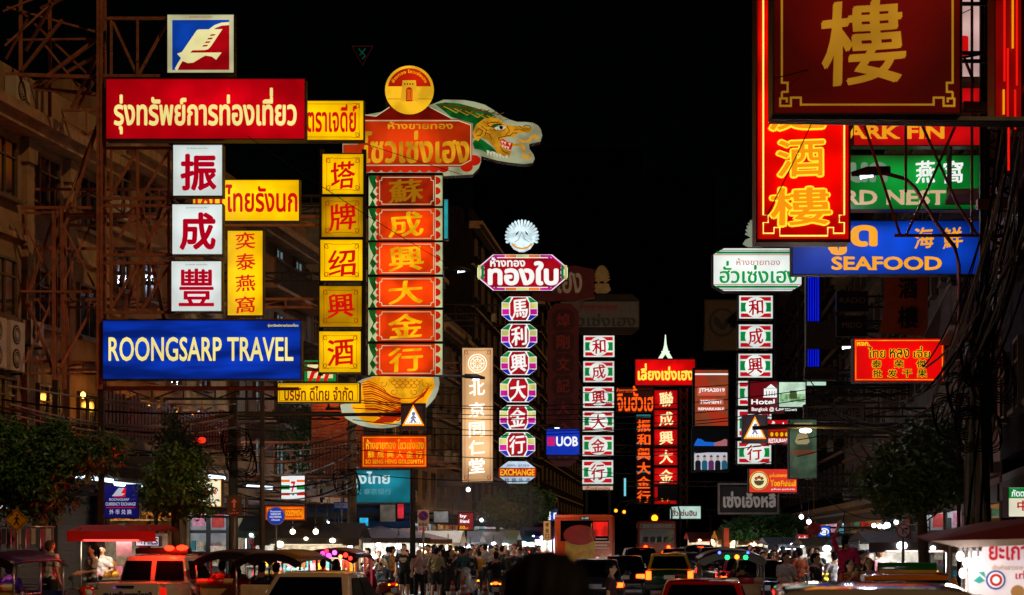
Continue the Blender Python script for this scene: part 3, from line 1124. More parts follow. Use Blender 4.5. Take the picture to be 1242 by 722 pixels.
t, z, k = post_sign('round_sign', 'round blue sign with white rim and white lines of writing on a thin grey pole', 334.5, 626, 54)
disc(t, z, 11.2 * k, SIGNW, 0)
disc(t, z, 10.2 * k, E('lit_round_blue', '#1546c8', .55, var=0), -.014, 'blue_face')
mb = MB()
for i, w in enumerate((13, 12, 14, 10)):
    mb.text(('ห้ามจอดรถ', 'ตลอดเวลา', 'NO PARKING', 'เว้นรถ')[i], -w / 2 * k, w / 2 * k, z + (4.5 - i * 3.4) * k, z + (6.8 - i * 3.4) * k, -.02, .03)
mb.build('lettering', E('sign_lit_white', '#e8ecf4', .8, var=0, sample=False), t)
t, z, k = post_sign('no_parking_sign', 'white no-parking plate with a blue disc and red ring on the dark pole', 513.5, 629, 66)
MB().box(-7 * k, 7 * k, 0, .015, z - 10.5 * k, z + 10.5 * k).build('plate', SIGNW, t)
disc(t, z + 3.3 * k, 6 * k, SRED, -.014, 'ring')
disc(t, z + 3.3 * k, 4.6 * k, SBLUE, -.028, 'blue_face')
MB().line([(-3.6 * k, z + 6.8 * k), (3.6 * k, z - .2 * k)], -.034, -.027, 1.5 * k).build('slash', SRED, t)
MB().text('8-20 น.', -5 * k, 5 * k, z - 9 * k, z - 5 * k, -.006, .03).build('lettering', BLACKP, t)
t, z, k = post_sign('no_turn_sign', 'round white no-turning sign with a red ring and slash under the right tree', 1096, 644, 46)
disc(t, z, 8.5 * k, SRED, 0)
disc(t, z, 6.9 * k, SIGNW, -.014, 'white_face')
mb = MB()
mb.line([(-1.2 * k, z - 4.5 * k), (-1.2 * k, z + 1 * k), (.5 * k, z + 2.6 * k), (3 * k, z + 2.6 * k)], -.02, -.012, 1.5 * k)
mb.poly([(2.6 * k, z + 5 * k), (5.6 * k, z + 2.6 * k), (2.6 * k, z + .4 * k)], -.02, -.012)
mb.build('arrow', BLACKP, t)
MB().line([(-4.6 * k, z + 4.6 * k), (4.6 * k, z - 4.6 * k)], -.026, -.0195, 1.5 * k).build('slash', SRED, t)
t, z, k = post_sign('crossing_sign', 'yellow diamond pedestrian sign below the dark left tree', 20, 631, 44)
MB().poly([(0, z + 14 * k), (15 * k, z), (0, z - 14 * k), (-15 * k, z)], 0, .015).build('plate', M('sign_yellow', '#c78a08', rough=.4), t)
mb = MB()
mb.line([(13.2 * k, z), (0, z - 12.3 * k), (-13.2 * k, z), (0, z + 12.3 * k)], -.006, .001, .8 * k, 0, True)
mb.poly([(k + 1.3 * k * cos(a), z + 6 * k + 1.3 * k * sin(a)) for a in [j * pi / 5 for j in range(10)]], -.007, .001)
mb.line([(.5 * k, z + 4 * k), (0, z - k), (-3 * k, z - 6 * k)], -.0075, .001, 1.6 * k)
mb.line([(0, z - k), (3 * k, z - 6 * k)], -.008, .001, 1.5 * k)
mb.line([(-3 * k, z + 1 * k), (.5 * k, z + 3.2 * k), (3.4 * k, z + .5 * k)], -.0085, .001, 1.2 * k)
mb.build('pictogram', BLACKP, t)
t, z, k = post_sign('red_post_sign', 'narrow reddish plate on a red post beside the grey shutter', 51, 632, 46)
MB().box(-4.6 * k, 4.6 * k, 0, .02, z - 11 * k, z + 10 * k).build('plate', M('dull_red_plate', '#6a2a22', rough=.6), t)
t, z, k = post_sign('arrow_sign', 'square green plate with a pale pink arrow pointing up', 284, 613, 50)
MB().box(-9 * k, 9 * k, 0, .015, z - 12 * k, z + 12 * k).build('plate', M('sign_olive_green', '#2c4a38', rough=.5), t)
mb = MB()
mb.poly([(0, z + 8 * k), (3.6 * k, z + 3.6 * k), (1.2 * k, z + 3.6 * k), (1.2 * k, z - 3 * k), (-1.2 * k, z - 3 * k), (-1.2 * k, z + 3.6 * k), (-3.6 * k, z + 3.6 * k)], -.008, .001)
mb.text('ไป', -2 * k, 2 * k, z - 7 * k, z - 4.5 * k, -.006, .03)
mb.text('LANE', -6 * k, 6 * k, z - 10.5 * k, z - 8.5 * k, -.006, .03)
mb.build('arrow', M('arrow_pink', '#c8a090', rough=.4), t)
t, z, k = post_sign('street_name_sign', 'small blue street name plate behind the round blue sign', 414, 613, 72)
MB().box(-9 * k, 9 * k, 0, .015, z - 4 * k, z + 4 * k).build('plate', SBLUE, t)
MB().text('ถนนเยาวราช', -8 * k, 8 * k, z - 3 * k, z + 3 * k, -.006, .03).build('lettering', SIGNW, t)

# ================================================================== SHOP SIGNS LOW ON THE LEFT, AWNINGS
s = plain_sign('exchange_sign', 'dark blue hanging lightbox with a white and red bird emblem and white lettering', 125, 588, 168, 628, 52, E('exch_blue', '#14146a', .6, var=.2))
mb = MB()
mb.poly(s.P([(138, 603), (144, 592), (153, 592), (152, 603)]), -.028, -.0195, 1)
mb.poly(s.P([(136, 602), (144, 592), (151, 592), (147, 598.5), (152, 599), (148, 601.5)]), -.034, -.0195, 0)
s.text('ROONGSARP', 133, 604.5, 157, 607.5, None, .02, mb=mb)
s.text('CURRENCY EXCHANGE', 128.5, 609.5, 165, 613.5, None, .03, mb=mb)
mb.box(s.X(129), s.X(164), -.03, -.0195, s.Z(616.2), s.Z(615.4), 1)
s.text('外币兑换', 133, 618, 160, 624, None, .03, mb=mb, step=1.25)
mb.build('lettering', [E('exch_white', '#b8bccc', .75, var=0, sample=False), T_RED], s.root)
s.arm(-1, zs=[(592, 600)], m=DARKSTEEL)
s = plain_sign('shop_lightbox', 'cream lightbox with a red ribbon mark right of the tall rounded left tree', 236, 581.5, 269, 615, 56, E('cream_box', '#f2ecc8', 1.0, var=.1))
mb = MB()
s.text('สมใจ', 248, 592, 263, 600, None, .05, mb=mb)
mb.line(s.P([(244, 598), (250, 596), (256, 598), (263, 596)]), -.05, -.0195, 1 * s.k)
mb.rect(*s.R(236.3, 582, 268.7, 614.6), -.03, -.0195, 1 * s.k, 1)
s.text('เครื่องเขียน', 246, 607, 262, 610, None, .02, mb=mb, mi=1)
mb.build('lettering', [T_CRIM, E('edge_amber', '#e8a020', .9, var=0, sample=False)], s.root)
s.arm(-1, zs=[(588, 600)], m=DARKSTEEL)
# convenience-store lightbox, stripes only and numeral
s = plain_sign('store_sign', 'white lightbox with orange, green and red stripes and a small red mark in its middle', 341, 577, 370, 607, 70, E('store_white', '#e9edee', 1.0, var=.1))
mb = MB()
for a, b in ((341.3, 351.5), (360, 369.7)):
    for i, (y0, y1) in enumerate(((582, 585), (588.5, 594), (598, 601))):
        mb.box(s.X(a), s.X(b), -.03, -.0195, s.Z(y1), s.Z(y0), i)
s.text('7', 353, 584, 358.5, 597, None, .06, mb=mb, mi=2)
mb.box(s.X(354.5), s.X(357), -.03, -.0195, s.Z(601), s.Z(598.5), 1)
mb.build('stripes', [E('stripe_orange', '#ea6a10', .95, var=0), LGREEN, T_RED], s.root)
s.arm(-1, zs=[(584, 598)], m=DARKSTEEL)
s = plain_sign('gold_shop_fascia', 'orange-red lightbox with faint gold lettering behind the round blue sign', 322, 614, 370, 631, 64, E('fascia_orange', '#e2470c', .9, var=.3))
s.text('GOLDSMITH', 346, 619, 366, 626, T_GOLD, .04)
s.frame(324, 616, 368, 629, .8, T_GOLD)
s.arm(-1, zs=[(617, 627)], m=DARKSTEEL)
s = plain_sign('blue_fascia', 'wide dim blue shop fascia beneath the teal bank board', 372, 612, 500, 640, 76, E('fascia_blue', '#0a2f58', .22, var=.5, scale=.6))
s.arm(-1, zs=[(617, 635)], m=DARKSTEEL)
for x0, x1, y0, y1, c_, st_, lab in ((482, 490, 611, 629, '#e03040', .8, 'small upright pink-red lit panel on the blue fascia below the teal board'), (461, 480, 612, 633, '#8a8478', .25, 'grey dim shop panel left of the pink-red one below the teal board'), (436, 447, 628, 638, '#28b0e0', .9, 'small cyan lit box at the lower edge of the blue fascia'), (526, 544, 620, 634, '#a8a8a8', .35, 'pale notice board with a red line right of the no-parking plate')):
    s = plain_sign('shop_sign', lab, x0, y0, x1, y1, 75, E('panel_' + c_[1:], c_, st_, var=.4, scale=3))
    s.arm(-1, zs=[(y0 + 3, y1 - 3)], m=DARKSTEEL)
s = plain_sign('drink_poster', 'small red and white lit poster standing above the stalls left of the pharmacy sign foot', 556, 622, 574, 643, 88, E('poster_red', '#8a1c1c', .7, var=.3))
mb = MB()
s.text('by', 558, 624, 566, 629, None, .06, mb=mb)
s.text('friend', 558, 630, 569, 634.5, None, .05, mb=mb)
s.text('50.-', 557.5, 638, 568, 642, None, .05, mb=mb, mi=1)
mb.build('lettering', [T_WHITE, T_GOLD], s.root)
MB().bar((0, .2, 0), (0, .2, -s.root.location.z + .15), .08).build('post', DARKSTEEL, s.root)
s = plain_sign('gold_plate_banner', 'white glare-lit street banner on the left behind the trees', -8, 588, 14, 617, 48, E('white_glare', '#dfeaf4', 1.1, var=.3))
s.arm(-1, zs=[(592, 604)], m=DARKSTEEL)
s = plain_sign('blue_mini_sign', 'small blue and white lit sign to the left of the orange bus', 664.5, 617.5, 676, 632, 110, E('mini_blue', '#1040c0', .9, var=.1))
mb = MB()
mb.box(s.X(665), s.X(668), -.03, -.0195, s.Z(631), s.Z(619), 0)
s.text('i', 671, 621, 675, 630, None, .1, mb=mb)
mb.build('lettering', T_WHITE, s.root)
MB().bar((0, .2, 0), (0, .2, -s.root.location.z + .15), .08).build('post', DARKSTEEL, s.root)
s = plain_sign('paper_lantern_sign', 'pale orange upright sign with dark characters to the left of the orange bus', 659, 632, 668, 655, 100, E('lantern_tan', '#c88c50', .7, var=.3))
mb = MB()
for i, c in enumerate('老街口'):
    s.text(c, 661.5, 634 + i * 7, 666, 639.5 + i * 7, None, .04, mb=mb)
mb.build('lettering', E('ink2', '#3a1c0c', .2, var=0, sample=False), s.root)
MB().bar((0, .2, 0), (0, .2, -s.root.location.z + .15), .06).build('post', DARKSTEEL, s.root)
s = plain_sign('blue_logo_sign', 'small blue lit sign with a white oval ring over the right-hand crowd', 992, 638.5, 1006.5, 651, 70, E('logo_blue', '#0a4ad0', 1.0, var=.1))
s_pts = [(999.5 + 5 * cos(a * pi / 10), 645 + 3.6 * sin(a * pi / 10)) for a in range(20)]
MB().line(s.P(s_pts), -.03, -.0195, 1.6 * s.k, 0, True).poly(s.P([(996.5, 647), (998, 643), (1003, 643), (1001.5, 647)]), -.035, -.0195).build('lettering', T_WHITE, s.root)
s.arm(1, zs=[(640, 648)], m=DARKSTEEL)
s = plain_sign('gold_noodle_sign', 'small red and yellow lit sign above the right stalls', 966.5, 648.5, 980.5, 661, 80, E('noodle_red', '#b81c14', .9, var=.2))
mb = MB()
s.text('ก๋วยจั๊บ', 968, 650, 979, 655, None, .04, mb=mb, mi=0)
s.text('金面', 969, 656, 979, 660.5, None, .03, mb=mb, mi=1)
mb.build('lettering', [T_WHITE, T_GOLD], s.root)
s.arm(1, zs=[(650, 658)], m=DARKSTEEL)
for px0, py0, px1, py1, Y, c, lab in ((877.5, 640, 884.5, 668, 90, '#d84a1c', 'thin orange and white flag banner right of the farther bus'), (531, 582, 566, 590, 98, '#5a4a40', 'brown awning edge under the pharmacy sign')):
    s = plain_sign('flag_banner' if px0 > 800 else 'awning_board', lab, px0, py0, px1, py1, Y, M('banner_' + c[1:], c, rough=.7))
    MB().bar((0, .3, 0), (0, .3, -s.root.location.z + .15), .06).build('post', DARKSTEEL, s.root)
# amber signal lamps over the far road
for px, py, lab in ((747, 619.5, 'left one of the pair of small amber lamps over the road'), (757, 621, 'right one of the pair of small amber lamps over the road'), (794, 628.5, 'large amber blinking signal above the farther bus')):
    p = W(px, py, 135)
    t = thing('signal_lamp', lab, 'lamp', p)
    r = .22 if px == 794 else .11
    MB().box(-r * 1.5, r * 1.5, 0, .3, -r * 1.5, r * 1.5).build('housing', BLACKP, t)
    mb = MB()
    mb.ell((0, -.02, 0), r, .12, r, 14, 8)
    mb.build('lens', E('amber_lens', '#ff8a10', 4, var=0), t)
    MB().tube([(0, .15, r), (.3, .15, r + .5), (3.5, .15, r + .8), (3.8, .15, 0), (3.8, .15, -p.z)], .06, 6).build('arm', DARKSTEEL, t)

# fluorescent tubes under the left awnings
for x0, y0, Y0, x1, y1, Y1, lab in ((90, 577, 50.5, 147, 585, 52.5, 'long row of cool white tubes under the eave left of the dark blue exchange sign'), (140, 587, 51.5, 171, 590, 53, 'shorter white tube just above the dark blue exchange sign'), (254, 578, 60, 272, 580, 61, 'white tube above the cream lightbox'), (300, 590, 64, 330, 592, 65, 'white tube left of the white striped store lightbox')):
    a, b = W(x0, y0, Y0), W(x1, y1, Y1)
    t = thing('tube_light', lab, 'lamp', a)
    d = b - a
    MB().cyl((0, 0, 0), tuple(d), .05, n=8).build('tube', E('tube_cool', '#cfeaff', 3.5, var=0), t)
    MB().bar((0, .03, .09), tuple(d + Vector((0, .03, .09))), .12, .06).bar((0, .03, .1), (-.6, .4, .5), .03).bar(tuple(d), tuple(d + Vector((-.6, .4, .5))), .03).build('batten', ALU, t)
# ================================================================== SIGNS
# ------------------------------------------------ travel agency group on the left scaffold (50 m)
s = plain_sign('logo_sign', 'square cream lightbox with a white bird on blue and red, topmost on the left scaffold', 203, 18, 284, 89, 50, CREAM)
q = lambda pts: s.P([(190 + a * .1316, 5 + b * .1316) for a, b in pts])
mb = MB()
mb.poly(q([(145, 150), (670, 148), (670, 608), (145, 610)]), -0.024, -0.0195, 0)
mb.poly(q([(195, 609), (225, 550), (262, 500), (340, 420), (480, 270), (540, 232), (600, 205), (671, 198), (671, 609)]), -0.028, -0.0235, 1)
mb.line(q([(180, 609), (205, 560), (240, 505), (340, 400), (500, 240), (540, 210), (600, 188), (670, 183)]), -0.032, -0.0275, 27 * .1316 * s.k, 2)
mb.poly(q([(190, 462), (235, 445), (372, 245), (392, 238), (608, 235), (500, 395), (475, 420), (440, 428), (315, 430), (303, 440), (315, 452), (600, 450), (550, 517), (510, 487), (450, 478), (410, 500), (340, 543), (290, 548), (245, 530), (225, 500)]), -0.037, -0.0315, 2)
for i in range(4):
    x, y = 490 - i * 23, 300 - 17 + i * 33
    mb.poly(q([(x, y + 14), (x + 14, y), (x + 58, y - 2), (x + 42, y + 13)]), -0.041, -0.0365, 1)
mb.build('bird_emblem', [E('emblem_blue', '#0a3fa8', 0.85, var=.35), E('emblem_red', '#a80510', 0.8, var=.4), E('emblem_cream', '#e8e1a0', 0.95, var=.15)], s.root)
s.text('รุ่งทรัพย์การท่องเที่ยว', 230, 19.6, 258, 22.6, T_BROWN, 0.01)

s = plain_sign('name_board', 'long red lightbox with cream Thai lettering above the white boxes', 129, 96, 370, 169, 50, LRED, D=0.45)
s.text('รุ่งทรัพย์การท่องเที่ยว', 138.5, 107, 360, 163.5, T_YEL, 0.045)

for ch, b, t in (('振', (210, 176, 270, 238), (219, 187, 263, 232)), ('成', (209, 248, 270, 309), (218, 258, 262, 304)), ('豐', (208, 317, 269, 378), (217, 326, 260, 372))):
    where = {'振': 'square white lightbox with a red character, directly under the long red board', '成': 'middle one of the three square white lightboxes with red characters', '豐': 'square white lightbox with a dense red character, just above the blue travel board'}[ch]
    s = plain_sign('character_box', where, *b, 50, LWHITE, group='square white lightboxes under the red board')
    s.text(ch, *t, T_CRIM, 0.025 if ch == '豐' else 0.05)
    s.text('รุ่งทรัพย์การท่องเที่ยว', b[0] + 17, b[1] + 3, b[2] - 17, b[1] + 5.6, T_GREY, 0.01, name='small_print')

s = plain_sign('travel_board', 'long blue lightbox with pale yellow English capitals, lowest on the left scaffold', 125, 389, 365, 460, 50, LBLUE, D=0.45)
s.text('ROONGSARP TRAVEL', 132, 409, 356, 438.5, T_YEL, 0.028)
s.text('รุ่งทรัพย์การท่องเที่ยว', 325, 392.5, 362, 397.5, T_YEL, 0.02, name='small_print')

# ------------------------------------------------ yellow signs
s = plain_sign('yellow_board', 'yellow lightbox with red Thai lettering behind the right end of the long red board', 284, 122.5, 441, 170.5, 54, LYEL)
s.text('ตราเจดีย์', 372, 127, 433, 161, T_RED, 0.04)
curl_frame(s, 288, 125, 437, 168, T_BROWN, s.root, c=9)
s.arm(-1, m=STEEL)

s = plain_sign('yellow_board', 'wide yellow lightbox with red Thai lettering to the right of the white boxes', 234, 218.5, 363, 268.5, 52, LYEL)
mb = MB()
s.text('เซ็น', 237, 226, 270, 258, None, 0.04, mb=mb)
s.text('ไทยรังนก', 273.5, 224, 361, 258, None, 0.04, mb=mb)
mb.build('lettering', T_RED, s.root)
s.arm(-1, m=STEEL)

s = plain_sign('birds_nest_sign', 'narrow upright yellow lightbox with four red characters beside the white boxes', 276, 280, 319, 383, 52, LYEL)
mb = MB()
for ch, y in zip('奕泰燕窩', (281.5, 307, 333, 359)):
    s.text(ch, 286, y + .5, 310, y + 21, None, 0.035, 'brush', 0.1, mb=mb)
mb.build('lettering', T_RED, s.root)
s.arm(-1, m=STEEL)

s = Sign('column_sign', 'column of five square yellow lightboxes with red brushed characters', 'sign', 387, 187, 441, 453, 54)
for i, (ch, b, t) in enumerate((('塔', (391, 187, 441, 236), (401, 196, 431, 230)), ('牌', (390, 239, 440.5, 288), (399, 247, 432, 280)), ('绍', (388.5, 291, 440, 341), (398, 303, 432, 336)), ('興', (387.5, 347, 439, 397), (397, 356, 430, 386)), ('酒', (387, 402, 438, 452), (397, 411, 430, 444)))):
    s.cab(*b)
    f = s.face(*b, LYEL_DIM if i in (1, 3) else LYEL, 'panel')
    s.text(ch, *t, T_RED, 0.045, 'brush', 0.1, parent=f)
    curl_frame(s, b[0] + 4, b[1] + 4, b[2] - 4, b[3] - 4, T_BROWN, f, c=9)
MB().bar((s.X(388), .2, s.Z(455)), (s.X(390), .2, s.Z(180)), .12).bar((s.X(440), .2, s.Z(455)), (s.X(441), .2, s.Z(180)), .12).build('mast', DARKSTEEL, s.root)
s.arm(-1, zs=[(262, 272), (362, 372), (440, 448)], m=STEEL)

s = plain_sign('yellow_board', 'small yellow lightbox with brown Thai lettering low beside the golden tail sign', 337, 465, 436, 488, 57, LYEL)
s.text('บริษัท ดีไทย จำกัด', 345, 468.5, 428.5, 486, E('letter_maroon', '#7c1408', .7, var=0, sample=False), 0.035)
s.frame(339, 466.5, 434, 486.5, .5, T_BROWN)
s.arm(-1, m=DARKSTEEL)

s = plain_sign('swirl_board', 'green framed white lightbox with red swirls half hidden under the yellow column', 369, 437, 408, 463, 58, E('lit_swirl', '#f4e9b0', .9))
mb = MB()
mb.rect(*s.R(369, 437, 408, 463), -0.03, -0.0195, 4 * s.k, 0)
for i in range(3):
    mb.line(s.P([(376 + i * 9, 463), (380 + i * 9, 452), (388 + i * 9, 447), (398 + i * 9 - 4, 446)]), -0.034, -0.0195, 4.5 * s.k, 1)
mb.build('swirls', [LGREEN, T_RED], s.root)
s.arm(-1)

# ------------------------------------------------ dragon column of the gold shop (64 m)
s = Sign('dragon_sign', 'tall goldsmith column sign with a dragon head, six orange panels and a golden tail', 'sign', 412, 80, 656, 520, 64, D=0.5)
z1 = lambda pts: [(430 + a * .2078, 70 + b * .2078) for a, b in pts]
sil = z1([(455, 272), (520, 245), (640, 248), (700, 258), (760, 275), (815, 308), (860, 340), (905, 362), (950, 375), (1000, 376), (1040, 380), (1070, 395), (1088, 420), (1096, 455), (1085, 490), (1045, 498), (1018, 505), (1022, 535), (1045, 565), (1052, 590), (1040, 615), (990, 622), (900, 612), (830, 600), (740, 575), (738, 610), (725, 645), (690, 682), (520, 692), (515, 672), (-70, 672), (-70, 500), (60, 500), (60, 335), (300, 290), (400, 285)])
MB().poly(s.P(sil), 0, s.D, 0, 1).build('cabinet', [E('dragon_cream', '#c0c8a0', .45, var=.35, scale=1.2), CAB], s.root)
G_ = E('dragon_green', '#0a6a28', .5, var=.45, scale=2.5)
GD = E('dragon_gold', '#c08418', .85, var=.35, scale=2)
RD = E('dragon_red', '#c81f08', .8, var=.3)
DR = E('gable_red', '#7e0f06', .6, var=.4)
BRN = E('dragon_brown', '#6d3a08', .5, var=0, sample=False)
BLK = E('dragon_black', '#120a06', .2, var=0, sample=False)
mb = MB()
mb.poly(s.P(z1([(470, 272), (530, 262), (610, 268), (700, 292), (770, 315), (815, 335), (832, 358), (760, 400), (720, 470), (690, 470), (690, 385), (560, 345), (520, 310)])), -0.02, -0.001, 0)
mb.poly(s.P(z1([(690, 500), (715, 460), (760, 490), (800, 520), (840, 560), (800, 545), (770, 555), (740, 540), (700, 532)])), -0.02, -0.001, 0)
for i in range(7):
    x = 500 + i * 42
    mb.line(s.P(z1([(x, 268 + i * 6), (x + 40, 282 + i * 7), (x + 90, 285 + i * 8), (x + 120, 280 + i * 7)])), -0.024, -0.0195, 5 * .2078 * s.k, 4)
mb.poly(s.P(z1([(688, 440), (712, 390), (755, 358), (800, 350), (840, 354), (870, 385), (915, 398), (960, 400), (1000, 402), (1030, 410), (1036, 425), (1010, 440), (965, 440), (935, 455), (932, 470), (905, 462), (870, 470), (845, 485), (855, 515), (890, 540), (915, 548), (905, 582), (890, 570), (872, 578), (850, 562), (835, 565), (812, 520), (770, 480), (735, 470), (722, 488), (700, 480)])), -0.026, -0.0195, 1)
mb.poly(s.P(z1([(848, 482), (868, 474), (890, 492), (925, 500), (914, 540), (885, 535), (858, 518)])), -0.03, -0.0255, 2)
for x, y in ((862, 492), (878, 498), (865, 515), (880, 522), (896, 526), (905, 505)):
    mb.poly(s.P(z1([(x - 8, y - 6), (x + 8, y - 4), (x + 1, y + 13)])), -0.034, -0.0295, 3)
mb.poly(s.P(z1([(790, 405), (815, 388), (850, 385), (870, 392), (840, 398), (815, 412)])), -0.03, -0.0255, 0)
mb.poly(s.P(z1([(815, 412), (840, 398), (870, 396), (885, 408), (860, 424), (830, 424)])), -0.03, -0.0255, 3)
mb.poly(s.P(z1([(856 + 11 * cos(a * pi / 5), 409 + 11 * sin(a * pi / 5)) for a in range(10)])), -0.034, -0.0295, 5)
for ln, w in (([(918, 512), (960, 508), (985, 520), (992, 550), (985, 575), (1000, 588), (1020, 582), (1026, 562)], 14), ([(950, 478), (985, 492), (1020, 488), (1030, 465), (1055, 455), (1068, 468), (1052, 478)], 13)):
    mb.line(s.P(z1(ln)), -0.028, -0.0195, w * .2078 * s.k, 1)
for ln in ([(960, 400), (985, 418), (1030, 418)], [(930, 425), (960, 418), (1000, 432)], [(760, 440), (790, 450), (800, 480)], [(740, 400), (770, 425), (760, 460)], [(890, 400), (905, 430), (880, 455)]):
    mb.line(s.P(z1(ln)), -0.03, -0.0255, 4 * .2078 * s.k, 4)
for i in range(16):
    a, b = 478 + i * 21, 276 + i * 4.5
    mb.line(s.P(z1([(a, b), (a + 34, b + 16), (a + 74, b + 22 + 8 * (i % 3)), (a + 104, b + 18)])), -0.0242 - i * .0001, -0.0195, (2.5 + i % 3) * .2078 * s.k, (4, 0, 1)[i % 3])
for i in range(5):
    for j in range(3):
        cx_, cy_ = 765 + i * 22 + j * 8, 372 + j * 22
        mb.line(s.P(z1([(cx_ + 11 * cos(t), cy_ + 11 * sin(t)) for t in [pi * q_ / 5 for q_ in range(6)]])), -0.0302, -0.0255, 2.5 * .2078 * s.k, 4)
for ln in ([(705, 440), (725, 415), (750, 430), (735, 455), (712, 458)], [(905, 462), (925, 440), (950, 442)], [(845, 485), (840, 470), (870, 462), (905, 455)], [(985, 405), (1000, 395), (1022, 400), (1030, 412)], [(790, 405), (770, 390), (800, 378), (840, 380)], [(850, 520), (870, 550), (900, 560)]):
    mb.line(s.P(z1(ln)), -0.0305, -0.0255, 4.5 * .2078 * s.k, 4)
for i in range(7):
    mb.poly(s.P(z1([(770 + i * 18, 540 + (i % 2) * 8 + i * 4), (778 + i * 18, 575 + i * 3), (788 + i * 18, 545 + i * 4)])), -0.0235, -0.0195, 3)
mb.build('dragon_head', [G_, GD, RD, E('dragon_ivory', '#cfd0b4', .75, var=0, sample=False), BRN, BLK], s.root)
mb = MB()
mb.poly(s.P(z1([(-70, 505), (60, 505), (60, 335), (125, 343), (200, 288), (440, 288), (560, 350), (560, 361), (60, 361)][2:])), -0.018, -0.001, 0)
mb.line(s.P(z1([(60, 335), (125, 343), (205, 290)])), -0.022, -0.0175, 5 * .2078 * s.k, 1)
mb.line(s.P(z1([(440, 290), (560, 352)])), -0.022, -0.0175, 5 * .2078 * s.k, 1)
mb.build('gable', [DR, CREAM], s.root)
mb = MB()
for i in range(13):
    cx = -40 + i * 56
    cy, rr = (648, 30) if i < 11 else ((640, 36) if i == 11 else (600, 42))
    if i == 11:
        cx = 655
    if i == 12:
        cx = 695
    mb.poly(s.P(z1([(cx + rr * cos(a * pi / 8), cy + rr * .75 * sin(a * pi / 8)) for a in range(16)])), -0.014 - .0004 * i, -0.001, 0)
mb.build('scallops', [RD], s.root)
pl = z1([(-66, 510), (20, 510), (20, 362), (610, 362), (687, 390), (687, 604), (625, 638), (-66, 638)])
pm = MB().poly(s.P(pl), -0.04, -0.001, 0).build('title_panel', E('title_orange', '#d8380a', .85, var=.3, scale=.8, hot=.45), s.root)
mb = MB()
mb.line(s.P(z1([(30, 370), (608, 370), (679, 395), (679, 600), (622, 630), (30, 630)])), -0.05, -0.0395, 5 * .2078 * s.k)
mb.build('border', CREAM, pm)
mb = MB()
s.text('ห้างขายทอง', *z1([(195, 375)])[0], *z1([(575, 420)])[0], None, 0.035, mb=mb, y=-0.06)
s.text('โซวเซ่งเฮง', *z1([(40, 425)])[0], *z1([(672, 622)])[0], None, 0.075, 'brush', mb=mb, y=-0.06)
mb.build('lettering', E('title_gold', '#d49618', .85, var=.35, scale=1.2, sample=False), pm)
# disc with the city gate
mb = MB()
cxp, cyp, rp = 496.8, 110.2, 29.6
circ = lambda r, n=36: [(cxp + r * cos(2 * pi * a / n), cyp + r * sin(2 * pi * a / n)) for a in range(n)]
mb.poly(s.P(circ(rp)), -0.1, 0.3, 0, 1)
disc = mb.build('round_emblem', [E('disc_yellow', '#eab11e', .95, var=.25, scale=1.1), CAB], s.root)
mb = MB()
h = cyp - 4.5
seg = [(cxp + (rp - 3.2) * cos(a), cyp + (rp - 3.2) * sin(a)) for a in [pi + .17 + (pi - .34) * i / 20 for i in range(21)]]
mb.poly(s.P(seg), -0.106, -0.0995, 0)
mb.poly(s.P([(488.5, 98.5), (504.5, 98.5), (507, 124), (486, 124)]), -0.112, -0.0995, 1)
mb.poly(s.P([(492.5, 124), (492.5, 110), (494, 107.5), (496.5, 106.7), (499, 107.5), (500.5, 110), (500.5, 124)]), -0.118, -0.1115, 0)
for i in range(4):
    mb.box(*s.R(490.5 + i * 3.2, 102, 492 + i * 3.2, 104)[:2], -0.118, -0.1115, *s.R(490, 102, 492, 104)[2:], 2)
mb.line(s.P([(470, 121), (524, 121)]), -0.108, -0.0995, .5 * s.k, 2)
mb.rect(*s.R(493.8, 110, 496, 122), -0.122, -0.1175, .4 * s.k, 1)
mb.rect(*s.R(497, 110, 499.2, 122), -0.122, -0.1175, .4 * s.k, 1)
mb.build('gate_picture', [RD, E('gate_gold', '#e0a520', .95, var=.2), BRN], disc)
MB().arc_text('ห้างทอง โซวเซ่งเฮง', s.X(cxp), s.Z(cyp), 20.5 * s.k, radians(157), radians(23), 4.6 * s.k, -0.125, .03).build('lettering', T_GOLD, disc)
